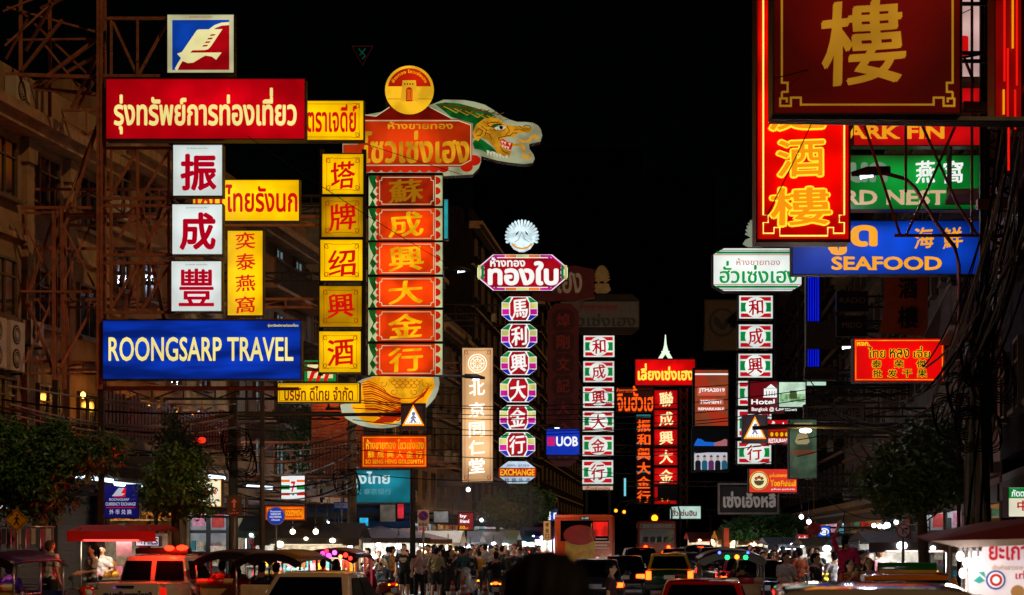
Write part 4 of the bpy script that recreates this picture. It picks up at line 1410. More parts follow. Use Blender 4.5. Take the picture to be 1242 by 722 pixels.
# six panels
for i, (ch, y0, y1) in enumerate(zip('蘇成興大金行', (213, 252.5, 294, 336, 376, 417), (250.5, 292, 333.5, 373.5, 414.5, 455.5))):
    b = (447 - i * .15, y0, 537, y1)
    s.cab(*b, name='panel_cabinet')
    f = s.face(*b, E('panel_cream', '#c4cf9a', .75, var=.3), 'panel')
    mb = MB()
    mb.poly(s.P([(447, y0), (459, y0), (455, y0 + 6), (458, y0 + 12), (452, y0 + 20), (457, y0 + 26), (451, y1 - 6), (456, y1), (448, y1), (452, y1 - 8), (448.5, y1 - 14), (453, y0 + 16), (449, y0 + 8)]), -0.024, -0.0195, 0)
    h = (y1 - y0) / 5
    for j in range(5):
        cy = y0 + h * (j + .5)
        mb.poly(s.P([(459.5 + 3.4 * cos(a * pi / 6), cy + h * .5 * sin(a * pi / 6)) for a in range(12)]), -0.028, -0.0195, 1)
    h = (y1 - y0) / 3
    for j in range(3):
        cy = y0 + h * (j + .5)
        mb.poly(s.P([(528.5 + 6 * cos(a * pi / 8), cy + h * .38 * sin(a * pi / 8)) for a in range(16)]), -0.026 - .0004 * j, -0.0195, 1)
    mb.box(*s.R(459.5, y0, 528.5, y1)[:2], -0.032, -0.0195, *s.R(459, y0 + .2, 528.5, y1 - .2)[2:], 2)
    bp = [(463.5, y0 + 2.5), (522.5, y0 + 2.5), (523, y0 + 6), (526, y0 + 6.5), (526, y1 - 6.5), (523, y1 - 6), (522.5, y1 - 2.5), (463.5, y1 - 2.5), (463, y1 - 6), (460.5, y1 - 6.5), (460.5, y0 + 6.5), (463, y0 + 6)]
    mb.line(s.P(bp), -0.036, -0.0315, .8 * s.k, 3, closed=True)
    mb.line(s.P([(528, y0 + .3), (528, y1 - .3)]), -0.036, -0.0315, .8 * s.k, 3)
    mb.build('scallop_frame', [G_, RD, ORANGE_DIM if i == 0 else ORANGE, CREAM], f)
    s.text(ch, 471, y0 + 4.5, 513.5, y1 - 4, E('letter_dim_gold', '#a86f08', .7, var=0, sample=False) if i == 0 else T_GOLD, 0.05, 'brush', 0.1, parent=f, y=-0.046)
# tail
z3 = lambda pts: [(410 + a * .1247, 440 + b * .1247) for a, b in pts]
tail = z3([(190, 188), (240, 160), (340, 132), (980, 140), (987, 200), (975, 270), (945, 340), (905, 390), (865, 432), (760, 520), (600, 612), (520, 632), (430, 640), (310, 632), (220, 612), (150, 585), (80, 545), (40, 500), (20, 410), (130, 390), (150, 280)])
tl = MB().poly(s.P(tail), -0.02, .3, 0, 1).build('tail', [E('tail_cream', '#c6cfb2', .6, var=.3), CAB], s.root)
TY = E('tail_gold', '#f4a008', 1.05, var=.3, scale=2)
TR = E('tail_red', '#b5260a', .75, var=0, sample=False)
mb = MB()
mb.poly(s.P(z3([(235, 188), (360, 134), (925, 146), (940, 230), (912, 290), (880, 345), (850, 425), (740, 500), (600, 572), (520, 598), (420, 604), (330, 598), (250, 568), (190, 520), (120, 412), (200, 390), (220, 290)])), -0.03, -0.0195, 0)
for i in range(15):
    o_ = i * 24
    mb.line(s.P(z3([(232 + i * 3, 196 + o_ * .95), (300 + i * 6, 182 + o_), (370 + i * 8, 210 + o_), (440 + i * 6, 250 + o_ * .9), (520 + i * 5, 300 + o_ * .78), (610, 330 + o_ * .62)])), -0.034, -0.0295, (7 + 4 * (i % 3)) * .1247 * s.k, 1)
for i in range(15):
    mb.line(s.P(z3([(905 - i * 5, 200 + i * 9), (850 - i * 10, 300 + i * 7), (760 - i * 9, 372 + i * 9), (600 - i * 5, 440 + i * 10), (480 - i * 10, 500 + i * 6)])), -0.0345, -0.0295, (7 + 4 * (i % 2)) * .1247 * s.k, 1)
mb.poly(s.P(z3([(385, 150), (905, 152), (915, 215), (870, 250), (830, 262), (815, 310), (740, 345), (620, 350), (520, 325), (470, 285), (440, 250), (395, 225)])), -0.04, -0.0295, 2)
for r in range(3):
    for c in range(6 - r):
        cx, cy = 520 + c * 55 + r * 28, 160 + r * 30
        mb.line(s.P(z3([(cx + 27 * cos(t), cy + 27 * sin(t)) for t in [pi * j / 8 for j in range(9)]])), -0.044, -0.0395, 5 * .1247 * s.k, 1)
for cx, cy, d in ((440, 205, 1), (860, 210, -1), (540, 285, 1), (745, 285, -1)):
    mb.line(s.P(z3([(cx + d * (38 - j * 2.2) * cos(t), cy + (38 - j * 2.2) * sin(t)) for j, t in enumerate([-.5 + j * .45 for j in range(14)])])), -0.0445, -0.0395, 5 * .1247 * s.k, 1)
mb.line(s.P(z3([(395, 225), (445, 252), (470, 288), (520, 326), (620, 351), (740, 346), (815, 311), (830, 262), (870, 250), (915, 216)])), -0.0442, -0.0395, 6 * .1247 * s.k, 1)
mb.build('tail_pattern', [TY, TR, E('tail_plate', '#e2a014', .95, var=.3, scale=2)], tl)
MB().bar((s.X(470), .75, s.Z(526)), (s.X(470), .75, s.Z(90)), .2).bar((s.X(520), .75, s.Z(526)), (s.X(520), .75, s.Z(90)), .2).build('mast', DARKSTEEL, s.root)
s.arm(-1, zs=[(236, 246), (330, 340), (420, 430), (500, 508)], m=DARKSTEEL)

s = plain_sign('goldsmith_board', 'orange lightbox with yellow Thai, Chinese and English lettering under the golden tail', 438.5, 528.5, 518, 567.5, 66, ORANGE)
mb = MB()
s.text('ห้างขายทอง โซวเซ่งเฮง', 444, 533, 514, 545, None, 0.035, mb=mb)
for i, c in enumerate('蘇成興大金行'):
    s.text(c, 446 + i * 11.6, 547, 454.5 + i * 11.6, 555.5, None, 0.03, 'brush', mb=mb)
s.text('SO SENG HENG GOLDSMITH', 443.5, 557.5, 513, 562.5, None, 0.03, mb=mb)
mb.build('lettering', T_GOLD, s.root)
s.frame(440.5, 530.5, 516, 565.5, .6, T_GOLD)
s.arm(-1)

s = plain_sign('bank_board', 'teal lightbox with white Thai lettering and smaller Chinese lettering under the orange board', 423, 570, 500, 610, 70, E('lit_teal', '#12869c', .8, var=.4, scale=.8, hot=.5))
s.text('รุงไทย', 426, 572, 473, 591.5, E('letter_pale_teal', '#c2dde0', .9, var=0, sample=False), 0.045)
s.text('NK 泰京银行', 427, 592.5, 474.5, 600, E('letter_teal_grey', '#5f9ca4', .7, var=0, sample=False), 0.02, name='small_print')
s.arm(-1)

# ------------------------------------------------ pharmacy banner column
s = plain_sign('pharmacy_sign', 'tall warm beige lightbox with five white characters and a round emblem', 560.5, 422, 598, 585, 95, E('lit_beige', '#eab880', 1.15, var=.35, scale=.35, hot=.45))
mb = MB()
for ch, y in zip('北京同仁堂', (462, 488, 512, 534, 556)):
    s.text(ch, 569, y, 588, y + 18, None, 0.04, 'brush', 0.1, mb=mb)
for r, w in ((11, .8), (8.3, .5), (5, .4)):
    mb.line(s.P([(579 + r * cos(a * pi / 12), 441 + r * sin(a * pi / 12)) for a in range(24)]), -0.04, -0.0195, w * s.k, 0, True)
for a in range(8):
    mb.line(s.P([(579 + 2 * cos(a * pi / 4), 441 + 2 * sin(a * pi / 4)), (579 + 8 * cos(a * pi / 4), 441 + 8 * sin(a * pi / 4))]), -0.042, -0.0195, .5 * s.k)
mb.build('lettering', E('letter_warm_white', '#fff8ea', 1.6, var=0, sample=False), s.root)
curl_frame(s, 562.5, 424, 596, 583, T_BROWN, s.root, c=8)
s.arm(-1, zs=[(440, 450), (560, 568)])

# ------------------------------------------------ octagon gold-shop column (100 m)
MAG, VIO, LEM = E('lit_magenta', '#d0169a', .85), E('lit_violet_blue', '#2126b8', .85), E('lit_lemon', '#dad97a', .85)
CRIM = E('lit_crimson', '#b00a1c', .9, var=.25, hot=.4)
s = Sign('octagon_column_sign', 'tall gold shop sign of eight cut-corner boxes with rainbow edges and a glowing white crown', 'sign', 578, 265, 690, 587, 100, D=.5)
o = MB().poly(s.P(cut(577.5, 307.5, 690, 354, 20, 17)), 0, s.D, 0).build('title_cabinet', CAB, s.root)
f = MB().poly(s.P(cut(579, 309, 688.5, 352.5, 19, 16)), -0.03, -0.001, 0).build('title_panel', T_WHITE, s.root)
mb = MB()
for i, (c0, c1, mi) in enumerate(((1.2, 6, 0), (7, 11, 1))):
    for sx in (0, 1):
        for sy in (0, 1):
            fx = lambda v: 688.5 - v if sx else 579 + v
            fy = lambda v: 352.5 - v if sy else 309 + v
            L = lambda c: [(fx(c), fy(16.5)), (fx(19.5), fy(c))]
            a, b = (fx(c0 * .9), fy(16 + c0 * .4)), (fx(19 + c0 * .6), fy(c0 * .1 + .6))
            c_, d_ = (fx(19 + c1 * .6), fy(c1 * .1 + .6)), (fx(c1 * .9), fy(16 + c1 * .4))
            mb.poly(s.P([a, b, c_, d_]), -0.038 - i * .002, -0.0295, mi)
for sx in (0, 1):
    fx = lambda v: 688.5 - v if sx else 579 + v
    for i, mi in enumerate((2, 3)):
        a = sorted([s.X(fx(.8 + i * 4)), s.X(fx(4 + i * 4))])
        mb.box(a[0], a[1], -0.044, -0.0295, s.Z(339), s.Z(322), mi)
for i, mi in enumerate((0, 5, 2, 5, 0)):
    a = 599 + i * 14
    mb.box(s.X(a), s.X(a + 13.5), -0.044, -0.0295, s.Z(312.3), s.Z(309.4), mi)
    mb.box(s.X(a), s.X(a + 13.5), -0.044, -0.0295, s.Z(352.2), s.Z(349.3), mi)
mb.poly(s.P(cut(587.5, 313.4, 680, 348.4, 9, 8)), -0.05, -0.0295, 4)
mb.build('rainbow_border', [MAG, VIO, LEM, LGREEN, CRIM, E('lit_amber', '#e8780c', .9)], f)
mb = MB()
s.text('ห้างทอง', 594.5, 312.5, 637, 324, None, 0.05, mb=mb, y=-.06)
s.text('ทองใบ', 591.5, 317, 677.5, 346.5, None, 0.07, mb=mb, y=-.062)
mb.build('lettering', T_WHITE, f)
for i, (ch, y0, y1) in enumerate(zip('馬利興大金行', (360, 393, 426, 458.5, 491.5, 524.5), (389.5, 422.5, 455, 488, 521, 554))):
    x0, x1 = 608.5 - i * .6, 652 - i * .6
    MB().poly(s.P(cut(x0 - .8, y0 - .8, x1 + .8, y1 + .8, 9.5, 7.5)), 0, s.D, 0).build('panel_cabinet', CAB, s.root)
    f = MB().poly(s.P(cut(x0, y0, x1, y1, 9, 7)), -0.02, -0.001, 0).build('panel', T_WHITE, s.root)
    mb = MB()
    for sx in (0, 1):
        fx = lambda v: x1 - v if sx else x0 + v
        ym = (y0 + y1) / 2
        mb.poly(s.P([(fx(.6), ym - 8), (fx(8.8), y0 + .8), (fx(12), y0 + .8), (fx(9), ym - 7.4)]), -0.026, -0.0195, 3)
        mb.poly(s.P([(fx(.6), ym - 7), (fx(9), ym - 7), (fx(9), ym - .3), (fx(.6), ym - .3)]), -0.027, -0.0195, 2)
        mb.poly(s.P([(fx(.6), ym + .3), (fx(9), ym + .3), (fx(9), ym + 7), (fx(.6), ym + 7)]), -0.028, -0.0195, 0)
        mb.poly(s.P([(fx(.6), ym + 8), (fx(9), ym + 7.4), (fx(12), y1 - .8), (fx(8.8), y1 - .8)]), -0.029, -0.0195, 1)
    mb.poly(s.P(cut(x0 + 10.2, y0 + .8, x1 - 10.2, y1 - .8, 4, 7)), -0.032, -0.0195, 4)
    mb.build('rainbow_border', [MAG, VIO, LEM, LGREEN, CRIM], f)
    s.text(ch, x0 + 12, y0 + 3, x1 - 12, y1 - 3, T_WHITE, 0.06, 'brush', .1, parent=f, y=-.044)
MB().poly(s.P(cut(604, 559, 650.5, 587, 12, 9)), 0, s.D, 0).build('panel_cabinet', CAB, s.root)
f = MB().poly(s.P(cut(605, 559.7, 650, 586.5, 11.5, 8.5)), -0.02, -0.001, 0).build('panel', E('lit_pale_blue', '#b9d4ea', .95), s.root)
mb = MB()
mb.box(s.X(605), s.X(650), -.026, -.0195, s.Z(578.5), s.Z(567.5), 0)
s.text('EXCHANGE', 606.5, 569, 648.5, 577, None, .05, mb=mb, mi=1, y=-.034)
s.text('找换外币', 612, 580, 643, 585.5, None, .02, mb=mb, mi=2, step=1.5)
s.text('ทองใบ เยาวราช', 615, 562.5, 642, 566, None, .02, mb=mb, mi=2)
mb.build('lettering', [E('exch_red', '#b61a12', .85), T_GOLD, E('letter_navy', '#26366a', .5, var=0, sample=False)], f)
mb = MB()
WH = E('crown_white', '#d4eef6', 1.0, var=.25, scale=3)
for i in range(19):
    a = radians(-20 + 220 * i / 18)
    c, r = (633, 287), 19.5
    mb.poly(s.P([(c[0] + 8 * cos(a) - 1.1 * sin(a), c[1] - 8 * sin(a) - 1.1 * cos(a)), (c[0] + 8 * cos(a) + 1.1 * sin(a), c[1] - 8 * sin(a) + 1.1 * cos(a)), (c[0] + r * cos(a) + 1.4 * sin(a), c[1] - r * sin(a) + 1.4 * cos(a)), (c[0] + (r + 1.4) * cos(a), c[1] - (r + 1.4) * sin(a)), (c[0] + r * cos(a) - 1.4 * sin(a), c[1] - r * sin(a) - 1.4 * cos(a))]), -.03 - i * .0007, .1, 0)
mb.poly(s.P([(633, 273), (638, 284), (646, 290), (647.5, 296), (643, 302), (636, 305.5), (630, 305.5), (623, 302), (618.5, 296), (620, 290), (628, 284)]), -.06, .12, 0)
mb.line(s.P([(621, 296), (626, 300.5), (633, 302), (640, 300.5), (645, 296)]), -.07, -.0595, 2.2 * s.k, 1)
mb.line(s.P([(624, 294), (629, 291), (633, 282), (637, 291), (642, 294)]), -.07, -.0595, .8 * s.k, 2)
mb.build('crown_emblem', [WH, E('crown_amber', '#f0a03a', .9, var=0), E('crown_grey', '#8fb0c8', .6, var=0)], s.root)
mb = MB()
for x in (616, 644):
    mb.bar((s.X(x), .7, s.Z(640)), (s.X(x), .7, s.Z(320)), .16)
for i in range(14):
    y = 360 + i * 18
    mb.bar((s.X(616), .7, s.Z(y)), (s.X(644), .7, s.Z(y + 18)), .07)
mb.build('mast', DARKSTEEL, s.root)
s.arm(-1, zs=[(380, 388), (470, 478), (560, 568)], m=DARKSTEEL)

# ------------------------------------------------ dark switched-off signs behind it
U_MAR = M('unlit_maroon', '#5a1e24', rough=.4, var=.3)
U_DK = M('unlit_dark_red', '#3c1014', rough=.4, var=.3)
U_WH = M('unlit_white', '#b9b6b4', rough=.45, var=.2)
U_INK = M('unlit_ink', '#2b3a34', rough=.5)
U_RED = M('unlit_red_letter', '#8a2a2a', rough=.5)
s = Sign('switched_off_sign', 'switched-off maroon sign with a scalloped edge, dark behind the octagon column', 'sign', 615, 320, 722, 565, 125, D=.4)
lob = []
for i in range(28):
    a = 2 * pi * i / 28
    lob.append((668 + (52 + 2.5 * (i % 2)) * max(-1, min(1, 1.25 * cos(a))), 344 + (20 + 2 * (i % 2)) * max(-1, min(1, 1.25 * sin(a)))))
MB().poly(s.P(lob), 0, .3).build('title_panel', U_MAR, s.root)
s.text('เฮง', 676, 330, 706, 356, U_WH, .04, y=-.01)
MB().poly(s.P(cut(664, 368, 702, 566, 10)), 0, .3).build('column_panel', U_MAR, s.root)
mb = MB()
for i, ch in enumerate('焯剛文記大金行'):
    y = 376 + i * 26.5
    mb.poly(s.P(cut(670, y, 696, y + 25, 5)), -.02, -.001, 0)
    s.text(ch, 675, y + 4, 691, y + 21, None, .03, 'brush', mb=mb, mi=1, y=-.03)
mb.build('character_plates', [U_DK, U_RED], s.root)
s.arm(-1, m=DARKSTEEL)

s = Sign('switched_off_sign', 'unlit grey title board with a crown, above the farther red and green column', 'sign', 692, 320, 776, 405, 131, D=.5)
MB().poly(s.P(cut(680, 357, 776, 405.5, 9, 8)), 0, s.D).build('cabinet', CAB, s.root)
f = MB().poly(s.P([(680, 366), (774.5, 366), (774.5, 397), (680, 397)]), -.02, -.001).build('title_panel', M('unlit_board', '#5e5c64', rough=.4, var=.2), s.root)
mb = MB()
s.text('ห้างขายทอง', 703, 367.5, 749, 376, None, .03, mb=mb, mi=0)
s.text('ฮั่วเซ่งเฮง', 688, 377, 771, 396, None, .05, 'brush', mb=mb, mi=1)
mb.build('lettering', [U_RED, U_INK], f)
mb = MB()
for i in range(15):
    a = radians(10 + 160 * i / 14)
    mb.line(s.P([(730 + 3 * cos(a), 344 - 3 * sin(a)), (730 + 10 * cos(a), 342 - 20 * sin(a))]), -.02 - i * .001, .1, 1.6 * s.k)
mb.poly(s.P([(722, 344), (738, 344), (741, 352), (736, 356), (724, 356), (719, 352)]), -.04, .1)
mb.build('crown_emblem', M('unlit_crown', '#a3936a', rough=.5), s.root)
s.arm(-1, zs=[(370, 395)], m=DARKSTEEL)


# ------------------------------------------------ red / green / white columns
GW = E('panel_white', '#e4ece6', 1.05, var=.1, hot=.2)
GR = E('panel_red', '#c40d18', .9, var=.1)
GG = E('panel_green', '#07853a', .85, var=.15)


def rgw_panel(s, x0, y0, x1, y1, ch, size=1.0):
    s.cab(x0, y0, x1, y1, name='panel_cabinet')
    f = s.face(x0, y0, x1, y1, GW, 'panel')
    mb = MB()
    w, h = x1 - x0, y1 - y0
    mb.box(s.X(x0 + w * .06), s.X(x1 - w * .06), -.025, -.0195, s.Z(y0 + h * .23), s.Z(y0 + h * .07), 0)
    mb.box(s.X(x0 + w * .06), s.X(x1 - w * .06), -.025, -.0195, s.Z(y1 - h * .07), s.Z(y1 - h * .23), 0)
    mb.box(s.X(x0 + w * .06), s.X(x1 - w * .06), -.025, -.0195, s.Z(y1 - h * .31), s.Z(y0 + h * .31), 1)
    cx, cy = (x0 + x1) / 2, (y0 + y1) / 2
    mb.poly(s.P([(cx + w * .31 * cos(a * pi / 12), cy + h * .44 * sin(a * pi / 12)) for a in range(24)]), -.032, -.0195, 2)
    mb.build('stripes', [GR, GG, GW], f)
    s.text(ch, cx - w * .22, y0 + h * .16, cx + w * .22, y1 - h * .16, T_CRIM, .05, 'brush', .1, parent=f, y=-.044)


s = Sign('gold_shop_column_sign', 'farther striped column of six white panels, right of the blue bank sign', 'sign', 706, 407, 746, 595, 130, D=.4)
for i, (ch, y0, y1) in enumerate(zip('和成興大金行', (407, 438, 469, 498.5, 528, 558), (433.5, 464, 495, 524, 553.5, 587.5))):
    rgw_panel(s, 707.5 - i * .3, y0, 745.5 - i * .3, y1, ch)
s.cab(706, 588.8, 744, 595, name='panel_cabinet', pad=.3)
f = s.face(706, 588.8, 744, 595, E('lit_tan', '#d8b9a0', .8), 'panel')
s.text('ฮั่วเซ่งเฮง', 710, 589.5, 740, 594.3, T_BROWN, .04, parent=f)
mb = MB()
for x in (712, 740):
    mb.bar((s.X(x), .6, s.Z(640)), (s.X(x), .6, s.Z(400)), .18)
mb.build('mast', DARKSTEEL, s.root)
s.arm(1, zs=[(540, 548)], m=DARKSTEEL)

s = Sign('gold_shop_column_sign', 'nearer striped column of white panels under a white cut-corner title board', 'sign', 865, 264, 973, 563, 80, D=.5)
MB().poly(s.P(cut(864, 300, 973.5, 354.5, 13, 8)), 0, s.D).build('title_cabinet', CAB, s.root)
f = MB().poly(s.P(cut(865.5, 301.5, 972, 353, 12.5, 7.5)), -.02, -.001).build('title_panel', GW, s.root)
mb = MB()
mb.box(s.X(869), s.X(968), -.026, -.0195, s.Z(308), s.Z(305.2), 0)
mb.box(s.X(874), s.X(963), -.026, -.0195, s.Z(304.3), s.Z(303.2), 2)
mb.box(s.X(866), s.X(971.5), -.026, -.0195, s.Z(309.7), s.Z(308.8), 1)
mb.box(s.X(869), s.X(968), -.026, -.0195, s.Z(349.4), s.Z(346.6), 0)
mb.box(s.X(874), s.X(963), -.026, -.0195, s.Z(351.4), s.Z(350.3), 2)
mb.box(s.X(866), s.X(971.5), -.026, -.0195, s.Z(345.6), s.Z(344.8), 1)
mb.build('stripes', [GG, T_CRIM, T_GREY], f)
mb = MB()
s.text('ห้างขายทอง', 893, 313.5, 946, 322, None, .015, mb=mb, mi=0)
s.text('ฮั่วเซ่งเฮง', 872.5, 316.5, 967, 344, None, .045, 'brush', mb=mb, mi=1)
mb.build('lettering', [E('letter_pale_red', '#c4787c', .85, var=0, sample=False), T_GREEN], f)
for i, (ch, y0, y1) in enumerate(zip('和成興大金行', (358.5, 393.5, 429, 462, 497, 535), (387, 423, 458.5, 492.5, 530.5, 563))):
    rgw_panel(s, 896 - i * .4, y0, 937.5 - i * .4, y1, ch)
mb = MB()
for i in range(13):
    a = radians(10 + 160 * i / 12)
    mb.line(s.P([(916 + 4 * cos(a), 288 - 4 * sin(a)), (916 + 12 * cos(a), 287 - 22 * sin(a))]), -.02 - i * .001, .1, 2 * s.k)
mb.poly(s.P([(904, 291), (911, 288), (921, 288), (929, 291), (932, 296), (924, 300), (908, 300), (901, 296)]), -.04, .1)
mb.build('crown_emblem', E('crown_dim', '#a8b49a', .4, var=.3), s.root)
mb = MB()
for x in (944, 972):
    mb.bar((s.X(x), .6, s.Z(600)), (s.X(x), .6, s.Z(356)), .12)
for i in range(8):
    y = 360 + i * 28
    mb.bar((s.X(944), .6, s.Z(y)), (s.X(972), .6, s.Z(y + 28)), .05)
    mb.bar((s.X(972), .6, s.Z(y)), (s.X(944), .6, s.Z(y + 28)), .05)
    mb.bar((s.X(937), .55, s.Z(y)), (s.X(972), .55, s.Z(y)), .06)
mb.build('mast', DARKSTEEL, s.root)
s.arm(1, zs=[(392, 400), (480, 488)], m=DARKSTEEL)

# ------------------------------------------------ bank screen, far red signs
s = plain_sign('bank_sign', 'blue lightbox with white capitals and a pink emblem beside the far striped column', 662.5, 520.5, 703, 552, 115, E('bank_blue', '#0b2fae', 1.0, var=.1))
mb = MB()
s.text('UOB', 674.5, 529.5, 701, 541.5, None, .05, mb=mb, mi=0)
for i in range(4):
    mb.box(s.X(664 + i * 2.4), s.X(665.6 + i * 2.4), -.035, -.0195, s.Z(541), s.Z(530), 1)
mb.box(s.X(663.6), s.X(673.4), -.04, -.0195, s.Z(538), s.Z(536.6), 1)
mb.box(s.X(663.6), s.X(673.4), -.04, -.0195, s.Z(534.4), s.Z(533), 1)
mb.build('lettering', [T_WHITE, E('bank_pink', '#e0105a', .9, var=0, sample=False)], s.root)
s.arm(-1, m=DARKSTEEL)

s = plain_sign('red_title_sign', 'wide red lightbox with yellow Thai lettering and a small glowing white tower on top', 770.5, 436, 843, 467.5, 150, E('lit_bright_red', '#e2060a', 1.0, var=.2, hot=.35))
s.text('เลี่ยงเซ่งเฮง', 773.5, 441, 841, 461.5, E('letter_hot_yellow', '#f6e04a', 1.1, var=0, sample=False), .06)
mb = MB()
TW = E('tower_white', '#e0f5da', 1.1, var=0)
mb.poly(s.P([(806.8, 406), (807.6, 406), (808.6, 418), (810.6, 426), (815.5, 434.5), (810.5, 434.5), (807.2, 429.5), (803.9, 434.5), (798.5, 434.5), (803.8, 426), (805.8, 418)]), -.02, .2)
mb.box(s.X(802.5), s.X(812), -.03, .21, s.Z(427.3), s.Z(426), 0)
mb.build('tower_emblem', TW, s.root)
s.arm(1, m=DARKSTEEL)

s = Sign('red_column_sign', 'column of six red panels with cream characters, the last one broken and dark', 'sign', 793, 473, 823, 612, 151, D=.4)
RB = E('lit_scarlet', '#d6060c', 1.0, var=.25, hot=.5)
for i, (ch, y0, y1) in enumerate(zip('聯成興大金 ', (473, 497, 520.5, 543.5, 567, 590), (496, 519, 542, 565, 588, 612))):
    s.cab(793, y0, 822, y1, name='panel_cabinet', pad=.4)
    if ch != ' ':
        f = s.face(793, y0, 822, y1, RB, 'panel')
        s.text(ch, 799.5, y0 + 2.5, 816.5, y1 - 2.5, E('letter_cream', '#fdeea8', 1.1, var=0, sample=False), .05, 'brush', .1, parent=f)
    else:
        f = s.face(793, y0, 822, y1, M('burnt_panel', '#2a0a08', rough=.5), 'panel')
        mb = MB()
        mb.box(s.X(793.2), s.X(797.5), -.03, -.0195, s.Z(y1), s.Z(y0), 0)
        mb.box(s.X(797.5), s.X(821.8), -.03, -.0195, s.Z(y1), s.Z(y1 - 4.5), 0)
        mb.poly(s.P([(801, 606), (803, 604), (805, 606), (803.5, 609)]), -.04, -.0195, 1)
        mb.poly(s.P([(808, 606), (810, 604), (812, 606), (810.5, 609)]), -.04, -.0195, 1)
        mb.build('lit_remains', [RB, T_GOLD], f)
mb = MB()
for x in (826, 834):
    mb.bar((s.X(x), .5, s.Z(640)), (s.X(x), .5, s.Z(470)), .15)
for i in range(10):
    y = 472 + i * 14
    mb.bar((s.X(826), .5, s.Z(y)), (s.X(834), .5, s.Z(y + 14)), .08)
    mb.bar((s.X(834), .5, s.Z(y)), (s.X(826), .5, s.Z(y + 14)), .08)
mb.build('mast', STEEL, s.root)

NEO = E('neon_orange', '#ff5a12', 1.2, var=0)
s = Sign('neon_sign', 'orange neon Thai lettering above a column of six orange neon characters', 'sign', 747, 466, 792, 612, 155, D=.25)
MB().box(*s.R(747, 470, 793, 501)[:2], .05, .25, *s.R(747, 470, 793, 501)[2:]).build('title_panel', M('neon_board', '#3a120c', rough=.5), s.root)
mb = MB()
s.text('จินฮั้วเฮง', 748.5, 468, 800, 499, None, .03, mb=mb, y=0)
s.text('ห้างขายทอง', 748, 471, 769, 476, None, .02, mb=mb, y=0)
mb.build('title_lettering', NEO, s.root)
MB().box(*s.R(771.5, 503, 789.5, 612)[:2], .05, .25, *s.R(771, 503, 789, 612)[2:]).build('column_panel', M('neon_board', '#3a120c'), s.root)
mb = MB()
for i, ch in enumerate('振和興大金行'):
    s.text(ch, 772.5, 509 + i * 17.2, 789, 524 + i * 17.2, None, .05, 'brush', mb=mb, y=0)
mb.build('column_lettering', NEO, s.root)
mb = MB()
for i in range(6):
    y = 503 + i * 17.2
    mb.box(s.X(772), s.X(789.3), .02, .05, s.Z(y + 3 if i == 0 else y + 1.3), s.Z(y), 0)
mb.build('teal_strips', E('lit_teal_strip', '#2aa0a8', .5, var=.3), s.root)

# ------------------------------------------------ screens, hotel and food signs on the right
s = Sign('video_screen', 'tall orange video screen with three lines of white capitals on a black surround', 'screen', 841, 446, 885, 519, 120, D=.5)
s.cab(841, 447, 884, 519, BLACKP)
f = s.face(843, 449, 883, 516.5, E('screen_orange', '#8f4226', .8, var=.15), 'screen')
mb = MB()
mb.poly(s.P([(843, 449), (852, 449), (883, 511), (883, 516), (866, 516), (843, 470)]), -.024, -.0195, 0)
mb.box(s.X(843), s.X(883), -.03, -.0195, s.Z(455), s.Z(453), 2)
for y0, y1, a, b in ((470, 480, 846, 880), (484, 491, 848.5, 877.5), (493.5, 498.5, 846, 879)):
    mb.box(s.X(a), s.X(b), -.03, -.0195, s.Z(y1), s.Z(y0), 1)
s.text('JTMA2019', 847.5, 471, 879, 476.8, None, .05, mb=mb, mi=2)
s.text('MOMENT', 850, 485.3, 876, 489.8, None, .05, mb=mb, mi=2)
s.text('REMARKABLE', 847, 494.6, 878, 497.6, None, .05, mb=mb, mi=2)
mb.build('screen_graphics', [E('screen_rust', '#b0331c', .8, var=0, sample=False), E('screen_salmon', '#d4654a', .8, var=0, sample=False), T_WHITE], f)
s.arm(1, m=DARKSTEEL)
s = Sign('video_screen', 'lower video screen showing a dark blue picture above five standing figures', 'screen', 839, 519, 884, 573, 120.6, D=.4)
s.cab(839.5, 521, 884, 572, BLACKP)
f = s.face(842, 523, 882, 570, E('screen_black', '#0a0a10', .3, var=0), 'screen')
mb = MB()
mb.poly(s.P([(842, 539), (846, 532), (851, 533), (855, 536), (872, 537), (878, 533), (882, 534), (882, 541), (842, 541)]), -.025, -.0195, 0)
mb.poly(s.P([(866, 537), (874, 535), (879, 532.5), (882, 533.5), (882, 541), (866, 541)]), -.028, -.0195, 6)
mb.box(s.X(842), s.X(882), -.025, -.0195, s.Z(570), s.Z(549), 1)
for i in range(5):
    x = 846.5 + i * 8
    mb.poly(s.P([(x - 3.4, 570), (x - 3.4, 561), (x - 2, 558.5), (x + 2, 558.5), (x + 3.4, 561), (x + 3.4, 570)]), -.03, -.0195, 3 + i % 3)
    mb.poly(s.P([(x + 1.7 * cos(a * pi / 6), 555.8 + 2.6 * sin(a * pi / 6)) for a in range(12)]), -.034, -.0195, 2)
    mb.poly(s.P([(x + 1.9 * cos(a * pi / 6), 554.4 + 2.2 * sin(a * pi / 6)) for a in range(6, 13)]), -.038, -.0195, 3)
SCR = lambda n, c, st=.8: E('screen_' + n, c, st, var=0, sample=False)
mb.build('screen_graphics', [SCR('azure', '#1668d8'), SCR('grey', '#c9ccd6'), SCR('skin', '#c99a80'), SCR('ink', '#1c1c28', .5), SCR('teal', '#1e5c78'), SCR('plum', '#5e2a5e'), SCR('rose', '#b06a70')], f)
s.arm(1, m=DARKSTEEL)

